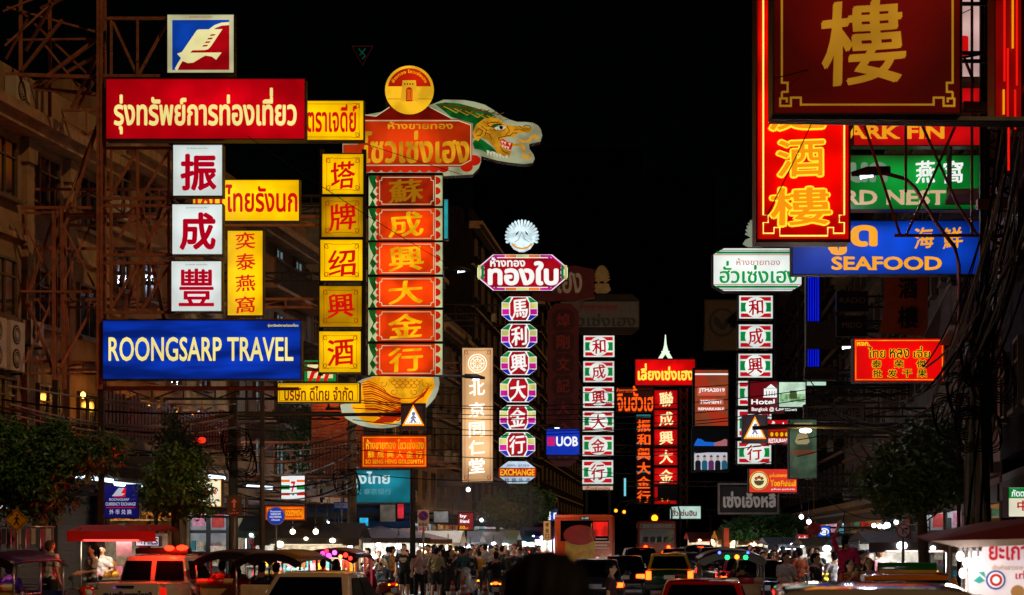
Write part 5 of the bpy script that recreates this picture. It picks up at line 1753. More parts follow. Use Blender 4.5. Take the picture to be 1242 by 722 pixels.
s = plain_sign('hotel_sign', 'dark red lightbox with white hotel lettering and a white building emblem over the striped column', 909, 462.5, 951, 501, 74, E('hotel_red', '#6d0b16', .8, var=.2))
mb = MB()
s.text('Hotel Royal', 911, 484.5, 972, 492.5, None, .045, mb=mb)
s.text('Bangkok @ Chinatown', 911.5, 494, 966, 500, None, .035, mb=mb)
for i in range(5):
    mb.box(s.X(926.5 + i * 3.4), s.X(929 + i * 3.4), -.03, -.0195, s.Z(481.5), s.Z(472.5), 0)
mb.box(s.X(925.5), s.X(944), -.033, -.0195, s.Z(482.3), s.Z(480.9), 0)
mb.box(s.X(926.5), s.X(943), -.033, -.0195, s.Z(474), s.Z(471.5), 0)
mb.poly(s.P([(929, 471), (935, 466), (941, 471)]), -.036, -.0195, 0)
mb.build('lettering', T_WHITE, s.root)
s.arm(1, zs=[(470, 478)], m=DARKSTEEL)
s = plain_sign('photo_lightbox', 'pale green photo lightbox hung in front of the dark red hotel sign', 944.5, 463.5, 977, 494, 73, E('photo_mint', '#c4e2c8', .95, var=.2, scale=2))
MB().box(*s.R(946, 475, 976, 489)[:2], -.03, -.0195, *s.R(946, 478, 976, 488)[2:], 0).poly(s.P([(957, 484), (958, 474), (966, 474), (967, 484)]), -.035, -.0195, 1).build('picture', [E('photo_green', '#8fc08c', .8, var=.5, scale=6), E('photo_olive', '#5a6a3a', .6, var=.3)], s.root)
s.arm(1, zs=[(470, 478)], m=DARKSTEEL)
s = plain_sign('mint_strip_sign', 'long pale mint light strip running right from the photo lightbox', 978, 463, 1002, 468, 73.4, E('strip_mint', '#bfe8cf', 1.0, var=.2))
s.arm(1, zs=[(464, 467)], m=DARKSTEEL)
s = plain_sign('red_shop_sign', 'small red lightbox with white and yellow lettering beside the warning triangle', 931, 509.5, 957, 538.5, 72, E('lit_red2', '#c20a16', .95, var=.15))
mb = MB()
s.text('ลิ้มป่อ', 935, 511, 956, 520, None, .06, mb=mb, mi=0)
s.text('RESTAURANT', 932, 532, 956, 537.5, None, .05, mb=mb, mi=0)
mb.box(s.X(931.2), s.X(956.8), -.026, -.0195, s.Z(531.5), s.Z(522.5), 2)
for i in range(4):
    mb.ell((s.X(936 + i * 6), -.03, s.Z(527)), .06, .01, .08, 8, 6, 1)
mb.build('lettering', [T_WHITE, T_GOLD, E('band_brown', '#8c2408', .7, var=0, sample=False)], s.root)
s.arm(1, zs=[(514, 530)], m=DARKSTEEL)
s = plain_sign('poster_lightbox', 'tall dim green poster lightbox with a dome-shaped pale figure, seen behind the street lamp', 957.5, 509, 990.5, 580, 64, E('poster_green', '#4e6a52', .42, var=.6, scale=1.6))
mb = MB()
mb.poly(s.P([(964, 536), (967, 527), (973, 523.5), (979, 527), (982, 536), (979, 539), (967, 539)]), -.03, -.0195, 0)
mb.box(s.X(961), s.X(987), -.03, -.0195, s.Z(552), s.Z(546), 1)
mb.box(s.X(963), s.X(985), -.03, -.0195, s.Z(515), s.Z(513), 0)
mb.build('picture', [E('poster_pale', '#b8a67a', .6, var=.2), E('poster_rust', '#8a4a30', .4, var=.4)], s.root)
s.arm(1, zs=[(515, 525)], m=DARKSTEEL)
s = plain_sign('fishball_sign', 'red lightbox with a round cream emblem and yellow lettering under the warning triangle', 908.5, 569, 966.5, 597.5, 70, E('fish_red', '#d93428', .95, var=.1))
mb = MB()
for r, mi, d in ((11.5, 1, 0), (10.6, 2, .003), (9.6, 3, .006)):
    mb.poly(s.P([(920.5 + r * cos(a * pi / 14), 583 + r * sin(a * pi / 14)) for a in range(28)]), -.026 - d, -.0195, mi)
mb.poly(s.P([(914, 583), (927, 583), (925.5, 587), (922, 589), (919, 589), (915.5, 587)]), -.036, -.0195, 4)
for bx_, by_ in ((917, 580.5), (920.5, 579), (924, 580.5)):
    mb.poly(s.P([(bx_ + 2 * cos(a * pi / 6), by_ + 2 * sin(a * pi / 6)) for a in range(12)]), -.037, -.0195, 2)
s.text('ลูกชิ้นปลาเยาวราช', 933, 573.5, 957, 580, None, .04, mb=mb, mi=1)
s.text('Yoo', 934, 582, 946, 590, None, .05, mb=mb, mi=1)
s.text('Fishball', 947, 583, 965, 590, None, .04, mb=mb, mi=1)
s.text('ลูกชิ้นปลา สูตรต้นตำรับ', 935, 592, 964, 595, None, .02, mb=mb, mi=0)
mb.build('lettering', [T_WHITE, T_GOLD, E('ring_brown', '#9c4a18', .7, var=0, sample=False), E('disc_cream', '#f3e2b4', .95, var=0, sample=False), E('mark_olive', '#6a5a28', .5, var=0, sample=False)], s.root)
s.arm(1, zs=[(575, 590)], m=DARKSTEEL)
s = Sign('open_frame_sign', 'open framed grey sign with raised pale Thai letters over the right-hand tree', 'sign', 870, 590, 945, 625, 88, D=.25)
mb = MB()
mb.rect(*s.R(871, 586, 945, 624), 0, .2, 2.2 * s.k)
mb.build('frame', M('frame_grey', '#8b7d78', rough=.5, metal=.3), s.root)
MB().box(*s.R(873, 600, 943, 622)[:2], .1, .15, *s.R(873, 590, 943, 622)[2:]).build('back_panel', M('sign_back_dark', '#2a2222', rough=.7), s.root)
s.text('เซ่งเอ็งหลี', 877, 596, 941, 616, E('letter_ash', '#9c8f88', .4, var=0, sample=False), .07, y=.0)
s.arm(1, zs=[(595, 603)], m=DARKSTEEL)
s = plain_sign('white_board', 'small pale mint lightbox with dark red Thai lettering below the red panel column', 812.5, 614, 850, 629.5, 140, E('lit_mint', '#bfe0d4', .85, var=.15))
s.text('ฮั่วเช่นฮิน', 814.5, 616.5, 845, 626, E('letter_wine', '#7a1420', .6, var=0, sample=False), .05)
s.arm(1, zs=[(618, 626)], m=DARKSTEEL)
s = plain_sign('leaf_logo_board', 'unlit brown board with a dark leaf in a ring, high behind the striped column', 855, 364, 895, 425, 140, M('unlit_brown', '#40301f', rough=.5))
mb = MB()
mb.line(s.P([(876 + 15 * cos(a * pi / 14), 391 + 16 * sin(a * pi / 14)) for a in range(28)]), -.03, -.0195, 2.5 * s.k, 0, True)
mb.poly(s.P([(875, 400), (866, 392), (866, 383), (874, 389), (876, 395), (879, 388), (888, 381), (886, 392), (878, 400)]), -.035, -.0195, 0)
mb.build('leaf_emblem', BLACKP, s.root)
s.arm(1, m=DARKSTEEL)

s = plain_sign('hotel_name_board', 'unlit grey board with dark hotel capitals across the right side street lamp', 976, 491.5, 1048, 510.5, 66, M('unlit_grey_board', '#7a6a5c', rough=.5))
s.text('BROADWAY HOTEL', 980, 495, 1044, 506, BLACKP, .04)
s.arm(1, zs=[(495, 505)], m=DARKSTEEL)
s = plain_sign('hotel_side_board', 'unlit brown board with dark Thai hotel lettering under the blue tubes', 977, 446, 1014, 460, 70, M('unlit_brown', '#6a5238'))
s.text('โรงแรม', 980, 447.5, 1012, 458, BLACKP, .05)
s.arm(1, zs=[(449, 456)], m=DARKSTEEL)
for nm, lab, y0, y1, rgt in (('RADO', 'black unlit watch advertisement, upper of two beside the blue tubes', 354, 377, 1052), ('MIDO', 'black unlit watch advertisement, lower of two beside the blue tubes', 384, 407, 1051)):
    s = plain_sign('watch_board', lab, 1015.5, y0, rgt, y1, 74, M('watch_black', '#15100f', rough=.3))
    s.text(nm, 1018 + (3 if nm == 'MIDO' else 0), y0 + 7, rgt - (6 if nm == 'MIDO' else 2), y0 + 14, M('watch_letter', '#8a6a62', rough=.4), .03)
    s.arm(1, zs=[(y0 + 5, y1 - 5)], m=DARKSTEEL)
s = Sign('blue_neon_sign', 'upright panel of blue neon tubes interrupted by a dark board', 'sign', 978, 333, 995, 446, 76, D=.3)
s.cab(978, 333, 995, 446, BLACKP)
BLU = E('neon_blue', '#0818d8', 1.0, var=0)
for x in (980, 983, 986, 989, 992):
    for a, b in ((333, 390), (424, 445)):
        MB().cyl((s.X(x), -.08, s.Z(b)), (s.X(x), -.08, s.Z(a)), .75 * s.k if x < 990 else 1.0 * s.k, n=8).build('neon_tube', BLU, s.root)
MB().box(*s.R(977, 391, 1014, 424)[:2], -.14, -.11, *s.R(977, 391, 1014, 424)[2:]).build('cover_board', M('unlit_brown', '#6a5238'), s.root)
s.arm(1, zs=[(400, 412)], m=DARKSTEEL)
s = Sign('cloth_banner', 'hanging orange cloth banner with two dark characters and a flared hem', 'banner', 1068, 335, 1125, 408, 56, D=.06)
mb = MB()
nx, nz = 14, 12
for j in range(nz + 1):
    for i in range(nx + 1):
        u, v = i / nx, j / nz
        xa = 1072 - 6 * max(0, (v - .55) / .45) ** 1.5
        px = xa + (1125 - xa) * u
        py = 334 + 70 * v + 4 * v * u
        mb.v.append((s.X(px), .06 * sin(u * 9 + v * 2) * v, s.Z(py)))
for j in range(nz):
    for i in range(nx):
        a = j * (nx + 1) + i
        mb.f.append((a, a + nx + 1, a + nx + 2, a + 1))
        mb.m.append(0)
        mb.sm.append(True)
mb.build('cloth', M('orange_cloth', '#c4621c', rough=.8, var=.2), s.root)
mb = MB()
s.text('酒', 1089, 338, 1112, 363, None, .045, mb=mb, y=-.09)
s.text('樓', 1088, 372, 1113, 399, None, .045, mb=mb, y=-.09)
mb.build('lettering', M('banner_ink', '#2a120a', rough=.8), s.root)
MB().cyl((s.X(1068), 0, s.Z(334)), (s.X(1128), 0, s.Z(334)), .03).build('rod', DARKSTEEL, s.root)

s = plain_sign('dried_fruit_sign', 'bright red lightbox with black outlined Thai and Chinese lettering and a yellow frame line', 1035.5, 411, 1145, 463, 48, E('fruit_red', '#f60606', 1.05, var=.1, hot=.25))
mb = MB()
YO, KI = 0, 1
for st, r, nb in (('หจก.', (1039, 415, 1055, 420), .03), ('ไทย', (1052, 421, 1074, 435), .05), ('หลง', (1078, 423, 1103, 435), .05), ('เจี่ย', (1107, 420, 1128, 435), .05)):
    s.text(st, *r, None, nb + .05, mb=mb, mi=0)
    if nb > .03:
        s.text(st, r[0] + .5, r[1] + .5, r[2] - .5, r[3] - .5, None, .015, mb=mb, mi=1, y=-.056)
for st, x, y in (('泰', 1057, 437), ('荣', 1084, 437), ('傑', 1111, 437), ('批', 1058, 448.5), ('发', 1076, 448.5), ('干', 1094, 448.5), ('果', 1112, 448.5)):
    s.text(st, x - .6, y - .6, x + 12.4, y + 10, None, .1, mb=mb, mi=0)
    s.text(st, x, y, x + 11.8, y + 9.4, None, .03, mb=mb, mi=1, y=-.056)
mb.build('lettering', [E('outline_yellow', '#f4b81a', 1.0, var=0, sample=False), E('letter_ink', '#2a0604', .3, var=0, sample=False)], s.root)
s.frame(1037.5, 413, 1143, 461, .6, T_GOLD)
s.arm(1, zs=[(420, 452)], m=DARKSTEEL)


# ------------------------------------------------ restaurant signs on the right truss
def serif(mb, s, st, x0, y0, x1, y1, mi=0, bold=.055, y=-.04):
    """heavy slab-serif capitals: bold glyphs plus slabs at head and foot"""
    s.text(st, x0, y0, x1, y1, None, bold, mb=mb, mi=mi, y=y)
    gl = layout(st)
    tot0, tot1 = min(v[0] for g in gl for v in g[0]) - bold, max(v[0] for g in gl for v in g[0]) + bold
    chars = [c for c in st if c != ' ']
    X_ = lambda a: x0 + (a - tot0) / (tot1 - tot0) * (x1 - x0)
    h = y1 - y0
    for c, (vs, fs) in zip(chars, gl):
        a, b = X_(min(v[0] for v in vs)), X_(max(v[0] for v in vs))
        w = b - a
        feet = {'F': [0.14], 'E': [0.12], 'A': [.04, .96], 'R': [.14, .95], 'K': [.14, .95], 'I': [.5], 'N': [.1], 'T': [.5], 'P': [.14], 'D': [.14], 'B': [.14], 'H': [.1, .9]}.get(c, [])
        heads = {'F': [0.1], 'E': [0.1], 'R': [.1], 'K': [.14, .9], 'I': [.5], 'N': [.06, .9], 'D': [.1], 'B': [.1], 'H': [.1, .9]}.get(c, [])
        for lst, ya, yb in ((feet, y1 - h * .11, y1), (heads, y0, y0 + h * .11)):
            for t in lst:
                cx = a + w * t
                hw = h * .17
                mb.box(s.X(cx - hw), s.X(cx + hw), y - .012, y - .009, s.Z(yb), s.Z(ya), mi)


OT = E('letter_orange', '#f0a01c', 1.0, var=.1, sample=False)
s = plain_sign('shark_fin_sign', 'red lightbox with orange serif capitals partly behind the near dark board', 1035, 144, 1188.5, 177, 45, E('lit_red3', '#c80a0e', .95, var=.3, hot=.4))
mb = MB()
serif(mb, s, 'SHARK FIN', 990, 152, 1145, 169)
mb.build('lettering', OT, s.root)
s = plain_sign('birds_nest_board', 'green lightbox with two white characters and serif capitals above the blue seafood board', 1012, 188.5, 1188, 254.5, 46, E('lit_green2', '#0c8a30', .95, var=.4, scale=.55, hot=.75))
mb = MB()
s.text('รังนก', 988, 189, 1076, 222, None, .1, mb=mb, mi=0)
for ch, x in (('燕', 1110), ('窩', 1144)):
    s.text(ch, x, 195, x + 24, 223, None, .05, 'brush', .05, mb=mb, mi=1)
serif(mb, s, 'BIRD NEST', 998, 231, 1147, 249, mi=2)
mb.build('lettering', [E('letter_sage', '#7f9a80', .7, var=0, sample=False), T_WHITE, E('letter_peach', '#d8b890', .8, var=0, sample=False)], s.root)
s = plain_sign('seafood_board', 'blue lightbox with orange serif capitals and Thai lettering, lowest on the right truss', 961, 268, 1188.5, 333, 47, E('lit_blue2', '#0a44c8', .9, var=.4, scale=.55, hot=.7))
mb = MB()
s.text('ซีฟู้ด', 956, 262, 1064, 310, None, .07, mb=mb)
for ch, x in (('海', 1108), ('鮮', 1143)):
    s.text(ch, x, 276, x + 24, 302, None, .05, 'brush', .08, mb=mb)
serif(mb, s, 'SEAFOOD', 1008, 311.5, 1142, 328)
mb.build('lettering', OT, s.root)

NR = E('neon_red_face', '#f00400', 1.2, var=.35, scale=.8, hot=.5)
NYL = E('neon_yellow', '#ffd028', 1.3, var=0, sample=False)
NOR = E('neon_amber', '#f89410', 1.0, var=0, sample=False)
s = Sign('neon_column_sign', 'very tall red neon sign with yellow characters and a glowing yellow border tube', 'sign', 917, -60, 1031, 294, 40, D=.6)
s.cab(917, -60, 1031, 294, M('neon_cabinet', '#5a0d0a', rough=.45), pad=.3)
f = s.face(919, -58, 1029, 290, NR, 'face')
mb = MB()
for ch, r in (('處', (931, 110, 1003, 160)), ('酒', (940, 168, 1002, 217)), ('樓', (931, 226, 1009, 276))):
    s.text(ch, *r, None, .075, 'round', .06, mb=mb, mi=0)
    s.text(ch, r[0] + 2.2, r[1] + 2.2, r[2] - 2.2, r[3] - 2.2, None, .022, 'round', .06, mb=mb, mi=1, y=-.055)
mb.build('lettering', [NYL, NOR], f)
mb = MB()
key = [(925, -50), (925, 262), (931, 262), (931, 271), (925, 271), (925, 284), (938, 284), (938, 277), (945, 277), (945, 287), (1003, 287), (1003, 277), (1010, 277), (1010, 284), (1023, 284), (1023, 271), (1017, 271), (1017, 262), (1023, 262), (1023, -50)]
mb.tube([(s.X(a), -.1, s.Z(b)) for a, b in key], .95 * s.k, 8)
mb.build('border_tube', E('neon_tube', '#ffd860', 1.5, var=0), s.root)
s.arm(1, zs=[(-20, 0), (60, 70)], m=DARKSTEEL)

s = Sign('dim_board', 'large near dark red board with a gold character and key pattern border', 'sign', 936, -60, 1167, 140, 30, D=.5)
s.cab(937, -60, 1166, 139, M('board_cabinet', '#4a3a34', rough=.4, metal=.5), pad=.5)
f = s.face(939, -58, 1164, 137, E('board_dark_red', '#6a0604', .62, var=.6, scale=.3, hot=.3), 'face')
OLD = E('board_gold', '#b8801c', .75, var=.3, scale=.6, sample=False)
s.text('樓', 994, 0, 1097, 105, OLD, .045, 'brush', .08, parent=f)
mb = MB()
for sx in (0, 1):
    fx = lambda v: 1158 - v if sx else 945 + v
    mb.line(s.P([(fx(3), -58), (fx(3), 101), (fx(10), 101), (fx(10), 112), (fx(3), 112)]), -.03, -.0195, 2.4 * s.k)
    mb.line(s.P([(fx(1), 119), (fx(1), 129), (fx(14), 129), (fx(14), 119), (fx(26), 119), (fx(26), 129)]), -.0305, -.0195, 2.4 * s.k)
    mb.line(s.P([(fx(3), 112), (fx(3), 120), (fx(9), 120), (fx(9), 125)]), -.031, -.0195, 2.4 * s.k)
mb.line(s.P([(971, 127.5), (1132, 127.5)]), -.03, -.0195, 2.2 * s.k)
mb.build('key_border', OLD, f)
mb = MB()
for i in range(4):
    mb.bar((s.X(937), .1 + i * .1, s.Z(141)), (s.X(1290), .1 + i * .1, s.Z(143 + i)), .06)
mb.build('bracket', ALU, s.root)

s = Sign('white_column_sign', 'tall white and pink lightbox with a red letter behind the steel truss', 'sign', 1160, -60, 1190, 95, 42, D=.4)
s.cab(1150, -60, 1189, 94, CAB)
f = s.face(1151, -58, 1188, 93, E('lit_pink_white', '#e0b4ae', .9, var=.5, scale=.5), 'face')
s.text('J', 1158, 44, 1174, 72, T_RED, .08, parent=f)
s = plain_sign('red_light_panel', 'plain red lit panel filling the gap between two signs on the truss', 1160, 107, 1189, 134, 44, E('lit_red3', '#c00a0e', .85))
s = Sign('neon_tube_sign', 'edge of a sign with red neon tubes and orange glow behind the right truss', 'sign', 1206, -50, 1240, 205, 36, D=.5)
s.cab(1206, -50, 1246, 150, M('neon_cabinet', '#5a0d0a'), pad=.3)
s.face(1207, -49, 1238, 148, E('neon_back_red', '#8e0804', .7, var=.6, scale=.8, stretch=(1, 1, .5)))
NRD = E('neon_red', '#f0140c', 1.0, var=0)
for x, y0, y1, mi in ((1217, -50, 100, 0), (1227, -50, 60, 1), (1232, -50, 105, 0), (1216, 110, 140, 1), (1221, 60, 155, 0), (1230, 110, 158, 0), (1222, 150, 208, 0)):
    MB().cyl((s.X(x), -.08, s.Z(y1)), (s.X(x), -.08, s.Z(y0)), 1.3 * s.k, n=8).build('neon_tube', NOR if mi else NRD, s.root)
s = plain_sign('corner_menu_sign', 'white lightbox with a green band and red character above the food cart canopy', 1222.5, 591.5, 1262, 627, 34, E('menu_cream', '#e8e4c8', .95, var=.15))
mb = MB()
mb.box(s.X(1223), s.X(1261), -.026, -.0195, s.Z(604.5), s.Z(592), 0)
s.text('ภัตตาคาร', 1226, 594, 1258, 602.5, None, .04, mb=mb, mi=1)
s.text('中', 1233, 607, 1247, 620, None, .04, mb=mb, mi=2)
mb.build('lettering', [LGREEN, T_WHITE, T_CRIM], s.root)

s = plain_sign('teal_strip_sign', 'edge of a teal lit sign just right of the second orange dragon panel', 538.5, 242, 543.5, 290, 72, E('teal_edge', '#2ab0b8', .7, var=.3))
s.arm(-1, zs=[(250, 258)], m=DARKSTEEL)
s = plain_sign('cyan_strip_sign', 'short upright cyan lit strip left of the orange neon characters', 756.5, 580, 759.5, 602, 120, E('cyan_edge', '#7ae0f0', .9, var=.1))
s.arm(1, zs=[(584, 590)], m=DARKSTEEL)
s = Sign('triangle_sign', 'faint upside-down triangle sign with a green neon mark high in the dark sky', 'sign', 427, 55, 452, 80, 118, .3)
MB().line(s.P([(427, 56), (452, 56), (439.5, 79)]), 0, .1, .6 * s.k, 0, True).build('frame', E('triangle_dim', '#3a1210', .5, var=0), s.root)
MB().line(s.P([(435, 59), (439, 64), (443, 59)]), -.02, .05, 1.2 * s.k).line(s.P([(436, 67), (440, 64), (443, 68), (439, 72)]), -.024, .05, 1.0 * s.k).build('neon_mark', E('mark_green', '#0a4a3a', .6, var=0), s.root)
MB().bar((0, .2, -s.root.location.z + 10), (0, .2, 0), .1).build('mast', M('black_mast', '#050505', rough=.9, spec=.1), s.root)
# ================================================================== VEHICLES
TYRE = M('tyre_rubber', '#101011', rough=.85)
RIM = M('wheel_rim', '#8c8f92', rough=.3, metal=.8, var=.1)
CGLASS = glass('tinted_glass', '#06070a', .06)
CHROME = M('chrome_trim', '#a8a8aa', rough=.15, metal=1, var=.05)
PLATE = M('number_plate', '#c9c6bc', rough=.4, var=.1)
TRIMB = M('black_trim', '#0c0c0e', rough=.5)
TAIL = E('tail_lamp_lit', '#ff1808', 12.0, var=0, base='#400404')
TAILD = E('tail_lamp_dim', '#d01808', 1.2, var=0, base='#400404')
BRAKE = E('brake_lamp', '#ff3c0c', 12.0, var=0, base='#601004')
HEADL = E('headlight_lit', '#fff2dc', 6, var=0, base='#c8ccd0')
INDIC = E('indicator_lamp', '#ff9a14', 3.5, var=0, base='#603004')


def paint(name, col, rough=.14):
    return M('paint_' + name, col, rough=rough, var=.06, scale=2, coat=1.0)


def bevel(o, w=.05, seg=3, ang=35):
    b = o.modifiers.new('edge_round', 'BEVEL')
    b.width = w
    b.segments = seg
    b.limit_method = 'ANGLE'
    b.angle_limit = radians(ang)
    b.harden_normals = False
    for p in o.data.polygons:
        p.use_smooth = True
    return o


def loft(mb, secs, mi=0):
    """secs: closed rings of equal length"""
    n = len(secs[0])
    vs = [p for r in secs for p in r]
    fs = [(i * n + k, i * n + (k + 1) % n, (i + 1) * n + (k + 1) % n, (i + 1) * n + k) for i in range(len(secs) - 1) for k in range(n)]
    fs += [tuple(range(n))[::-1], tuple(range((len(secs) - 1) * n, len(secs) * n))]
    return mb.add(vs, fs, mi)


def ring(y, hw, zb, zt, tuck=.06, crown=.03):
    h = zt - zb
    half = [(hw * .86, zb), (hw * .97, zb + h * .12), (hw, zb + h * .45), (hw * .985, zb + h * .75), (hw * .93, zt - h * .04), (hw * .8, zt)]
    return [(x, y, z) for x, z in half] + [(0, y, zt + crown)] + [(-x, y, z) for x, z in half[::-1]] + [(0, y, zb)]


def wheel(root, x, y, r=.31, w=.2):
    o_ = 1 if x > 0 else -1
    t = MB().cyl((-w / 2, 0, 0), (w / 2, 0, 0), r, n=22)
    q = t.build('wheel', TYRE, root, (x, y, r))
    m_ = MB().cyl((o_ * w * .42, 0, 0), (o_ * w * .54, 0, 0), r * .64, r * .6, n=18)
    for i in range(5):
        a = i * 2 * pi / 5
        m_.bar((o_ * w * .56, 0, 0), (o_ * w * .56, r * .58 * cos(a), r * .58 * sin(a)), .05)
    m_.build('rim', RIM, q)
    return q


def quad_plate(root, name, pts, m, off=.008):
    """four corners -> thin plate lifted off along its normal"""
    P = [Vector(p) for p in pts]
    n = (P[1] - P[0]).cross(P[3] - P[0]).normalized()
    mb = MB()
    a = [p + n * off for p in P]
    b = [p - n * .03 for p in P]
    mb.add(a + b, [(0, 1, 2, 3), (7, 6, 5, 4), (0, 4, 5, 1), (1, 5, 6, 2), (2, 6, 7, 3), (3, 7, 4, 0)])
    return mb.build(name, m, root)


def car(label, px, Y, rz, body, style='sedan', L=4.4, Wd=1.74, H=1.42, name='car', tail=TAIL, group=None, taxi=None, roof=None, glass_in=False, plate='กข 4271', x=None):
    p = W(px, HZ, Y)
    root = thing(name, label, 'car' if name != 'pickup_truck' else 'pickup', (p.x if x is None else x, Y, 0), -rz, group)
    hw = Wd / 2
    belt = H * .64
    if style == 'sedan':
        ybr, ytr, ytf, ybf = .55, 1.15, 2.35, 3.15
        deck = belt + .02
    else:
        ybr, ytr, ytf, ybf = .06, .42, 2.4, 3.15
        deck = belt
    s_ = L / 4.4
    ybr, ytr, ytf, ybf = [v * s_ for v in (ybr, ytr, ytf, ybf)]
    mb = MB()
    loft(mb, [ring(0, hw * .9, .42, deck - .12), ring(.06, hw * .96, .3, deck - .03), ring(.3, hw, .22, deck), ring(ybf * .98, hw, .2, belt), ring(L * .8, hw * .99, .22, belt - .06), ring(L * .95, hw * .93, .26, belt - .16), ring(L, hw * .8, .36, belt - .3)])
    zb, zt = belt - .02, H
    hb, ht = hw * .9, hw * .72
    cab = []
    for y, w_, z in ((ybr, hb, zb), (ytr, ht, zt - .03), ((ytr + ytf) / 2, ht * 1.01, zt), (ytf, ht, zt - .02), (ybf, hb * .97, zb)):
        cab.append((y, w_, z))
    vs = []
    for y, w_, z in cab:
        vs += [(-w_, y, z), (-w_ * .62, y, z + (.025 if z > zb + .1 else .0)), (w_ * .62, y, z + (.025 if z > zb + .1 else 0)), (w_, y, z)]
    fs = [(i * 4 + k, i * 4 + k + 1, (i + 1) * 4 + k + 1, (i + 1) * 4 + k) for i in range(4) for k in range(3)]
    # sides
    fs += [(0, 4, 8, 12, 16), (19, 15, 11, 7, 3)]
    fs += [(3, 2, 1, 0, 16, 17, 18, 19)]
    mb.add(vs, fs, 1 if roof else 0)
    bo = bevel(mb.build('body', [body, roof] if roof else [body], root), .045)
    # glazing
    ins = .08
    quad_plate(root, 'rear_window', [(-hb + .12, ybr + (ytr - ybr) * .08, zb + (zt - zb) * .08), (hb - .12, ybr + (ytr - ybr) * .08, zb + (zt - zb) * .08), (ht - .1, ybr + (ytr - ybr) * .86, zb + (zt - zb) * .84), (-ht + .1, ybr + (ytr - ybr) * .86, zb + (zt - zb) * .84)], CGLASS, .018)
    quad_plate(root, 'windscreen', [(hb - .14, ybf - (ybf - ytf) * .08, zb + .04), (-hb + .14, ybf - (ybf - ytf) * .08, zb + .04), (-ht + .1, ybf - (ybf - ytf) * .86, zt - .09), (ht - .1, ybf - (ybf - ytf) * .86, zt - .09)], CGLASS, .018)
    for sx in (1, -1):
        lo = zb + .05
        hi = zt - .1
        tt = (hi - zb) / (zt - zb)
        xl, xh = hb - .0 * 1, hb + (ht - hb) * tt
        ym = (ytr + ytf) / 2
        for a, b, c, d in ((ybr + (ytr - ybr) * .35 + .1, ym - .05, ym - .05, ytr + .12), (ym + .05, ybf - .32, ytf - .02, ym + .05)):
            pts = [(sx * (xl + .004), a, lo), (sx * (xl + .004), b, lo), (sx * (xh + .004), c, hi), (sx * (xh + .004), d, hi)]
            if sx < 0:
                pts = pts[::-1]
            quad_plate(root, 'side_window', pts, CGLASS, .012)
        tl = MB()
        tz = deck - .22
        if style == 'sedan':
            tl.box(min(sx * hw * .5, sx * hw * .93), max(sx * hw * .5, sx * hw * .93), -.035, .1, tz - .08, tz + .06)
        else:
            tl.box(min(sx * hw * .74, sx * hw * .95), max(sx * hw * .74, sx * hw * .95), -.03, .12, tz - .14, tz + .16)
        bevel(tl.build('tail_light', tail, root), .02, 2)
        mi_ = MB().ell((sx * (hw + .1), ybf - .35, belt + .08), .1, .06, .07, 10, 6).bar((sx * hw * .88, ybf - .35, belt), (sx * (hw + .06), ybf - .35, belt + .05), .04)
        mi_.build('wing_mirror', body, root)
        hl = MB().ell((sx * hw * .68, L - .12, belt - .28), .2, .12, .09, 10, 6)
        hl.build('headlight', HEADL, root)
        for y in (.85 * s_, L - .85 * s_):
            wheel(root, sx * (hw - .1), y)
    area_light('headlight_beam', (0, L + .1, belt - .28), 25, '#fff0d8', 1.2, .12, (radians(84), 0, 0), root)
    MB().box(-hw * .92, hw * .92, -.06, .25, .3, .44).build('bumper', TRIMB if style != 'sedan' else body, root)
    pl = MB().box(-.19, .19, -.05, -.02, deck - .34, deck - .2).build('number_plate', PLATE, root)
    MB().box(-.16, .16, -.01, .02, zt - .11, zt - .085).build('brake_light', tail, root, (0, ytr - .05, 0))
    if taxi:
        tx = MB().box(-.42, .42, -.1, .1, 0, .14)
        tb = bevel(tx.build('roof_sign', taxi, root, (0, (ytr + ytf) / 2, zt + .02)), .02)
        MB().box(-.4, .4, -.106, -.099, .0, .03).build('yellow_base', M('taxi_letter', '#b08a18', rough=.4), tb)
    return root


YAW = .15
c1 = car('white sedan with a dark rear window and amber-lit roof in front of the LED-lit tuk-tuk', 357, 33, .15, paint('pearl', '#b8a898'), 'sedan', L=4.5, Wd=1.78, H=1.5, tail=TAILD)
car('dark blue sedan with an orange tail lamp to the right of the orange bus', 757, 72, .06, paint('navy', '#0d0f1c'), 'sedan', H=1.42, tail=BRAKE)
car('black van-like car with red brake lamps ahead of the dark blue sedan', 778, 96, .06, paint('black', '#08080a'), 'suv', H=1.6, tail=TAIL)
car('yellow and green taxi with a red-lit rear window right of the dark blue sedan', 812, 70, .06, paint('taxi_green', '#123a1c'), 'hatch', H=1.52, tail=BRAKE, roof=paint('taxi_yellow', '#b08a10'), name='taxi')
car('black car with a green light on its rear shelf far beyond the orange bus', 752, 128, .05, paint('black', '#08080a'), 'sedan', tail=TAIL)
car('red car showing only its roof in front of the arched dark tuk-tuk', 852, 33, .1, paint('cherry', '#8e0a0c'), 'sedan', H=1.36, Wd=1.75, tail=BRAKE)
car('black off-road car with one orange tail lamp right of the farther bus', 850, 98, .05, paint('black', '#08080a'), 'suv', H=1.72, tail=BRAKE)
car('black wide off-road car in front of the far yellow-roofed taxi', 872, 78, .05, paint('ink', '#0a0b10'), 'suv', H=1.7, Wd=1.85, tail=TAIL)
car('taxi with a plain yellow roof behind the black off-road cars', 886, 106, .05, paint('taxi_yellow', '#b08a10'), 'sedan', H=1.6, tail=TAIL, name='taxi')
car('dark pink and black car among the right-hand crowd', 944, 62, .05, paint('wine', '#40101c'), 'sedan', H=1.45, tail=TAILD, name='taxi', roof=paint('ink', '#0a0b10'))
car('black car amid the crowd behind the dark pink car', 912, 84, .05, paint('black', '#08080a'), 'suv', H=1.7, tail=TAIL)
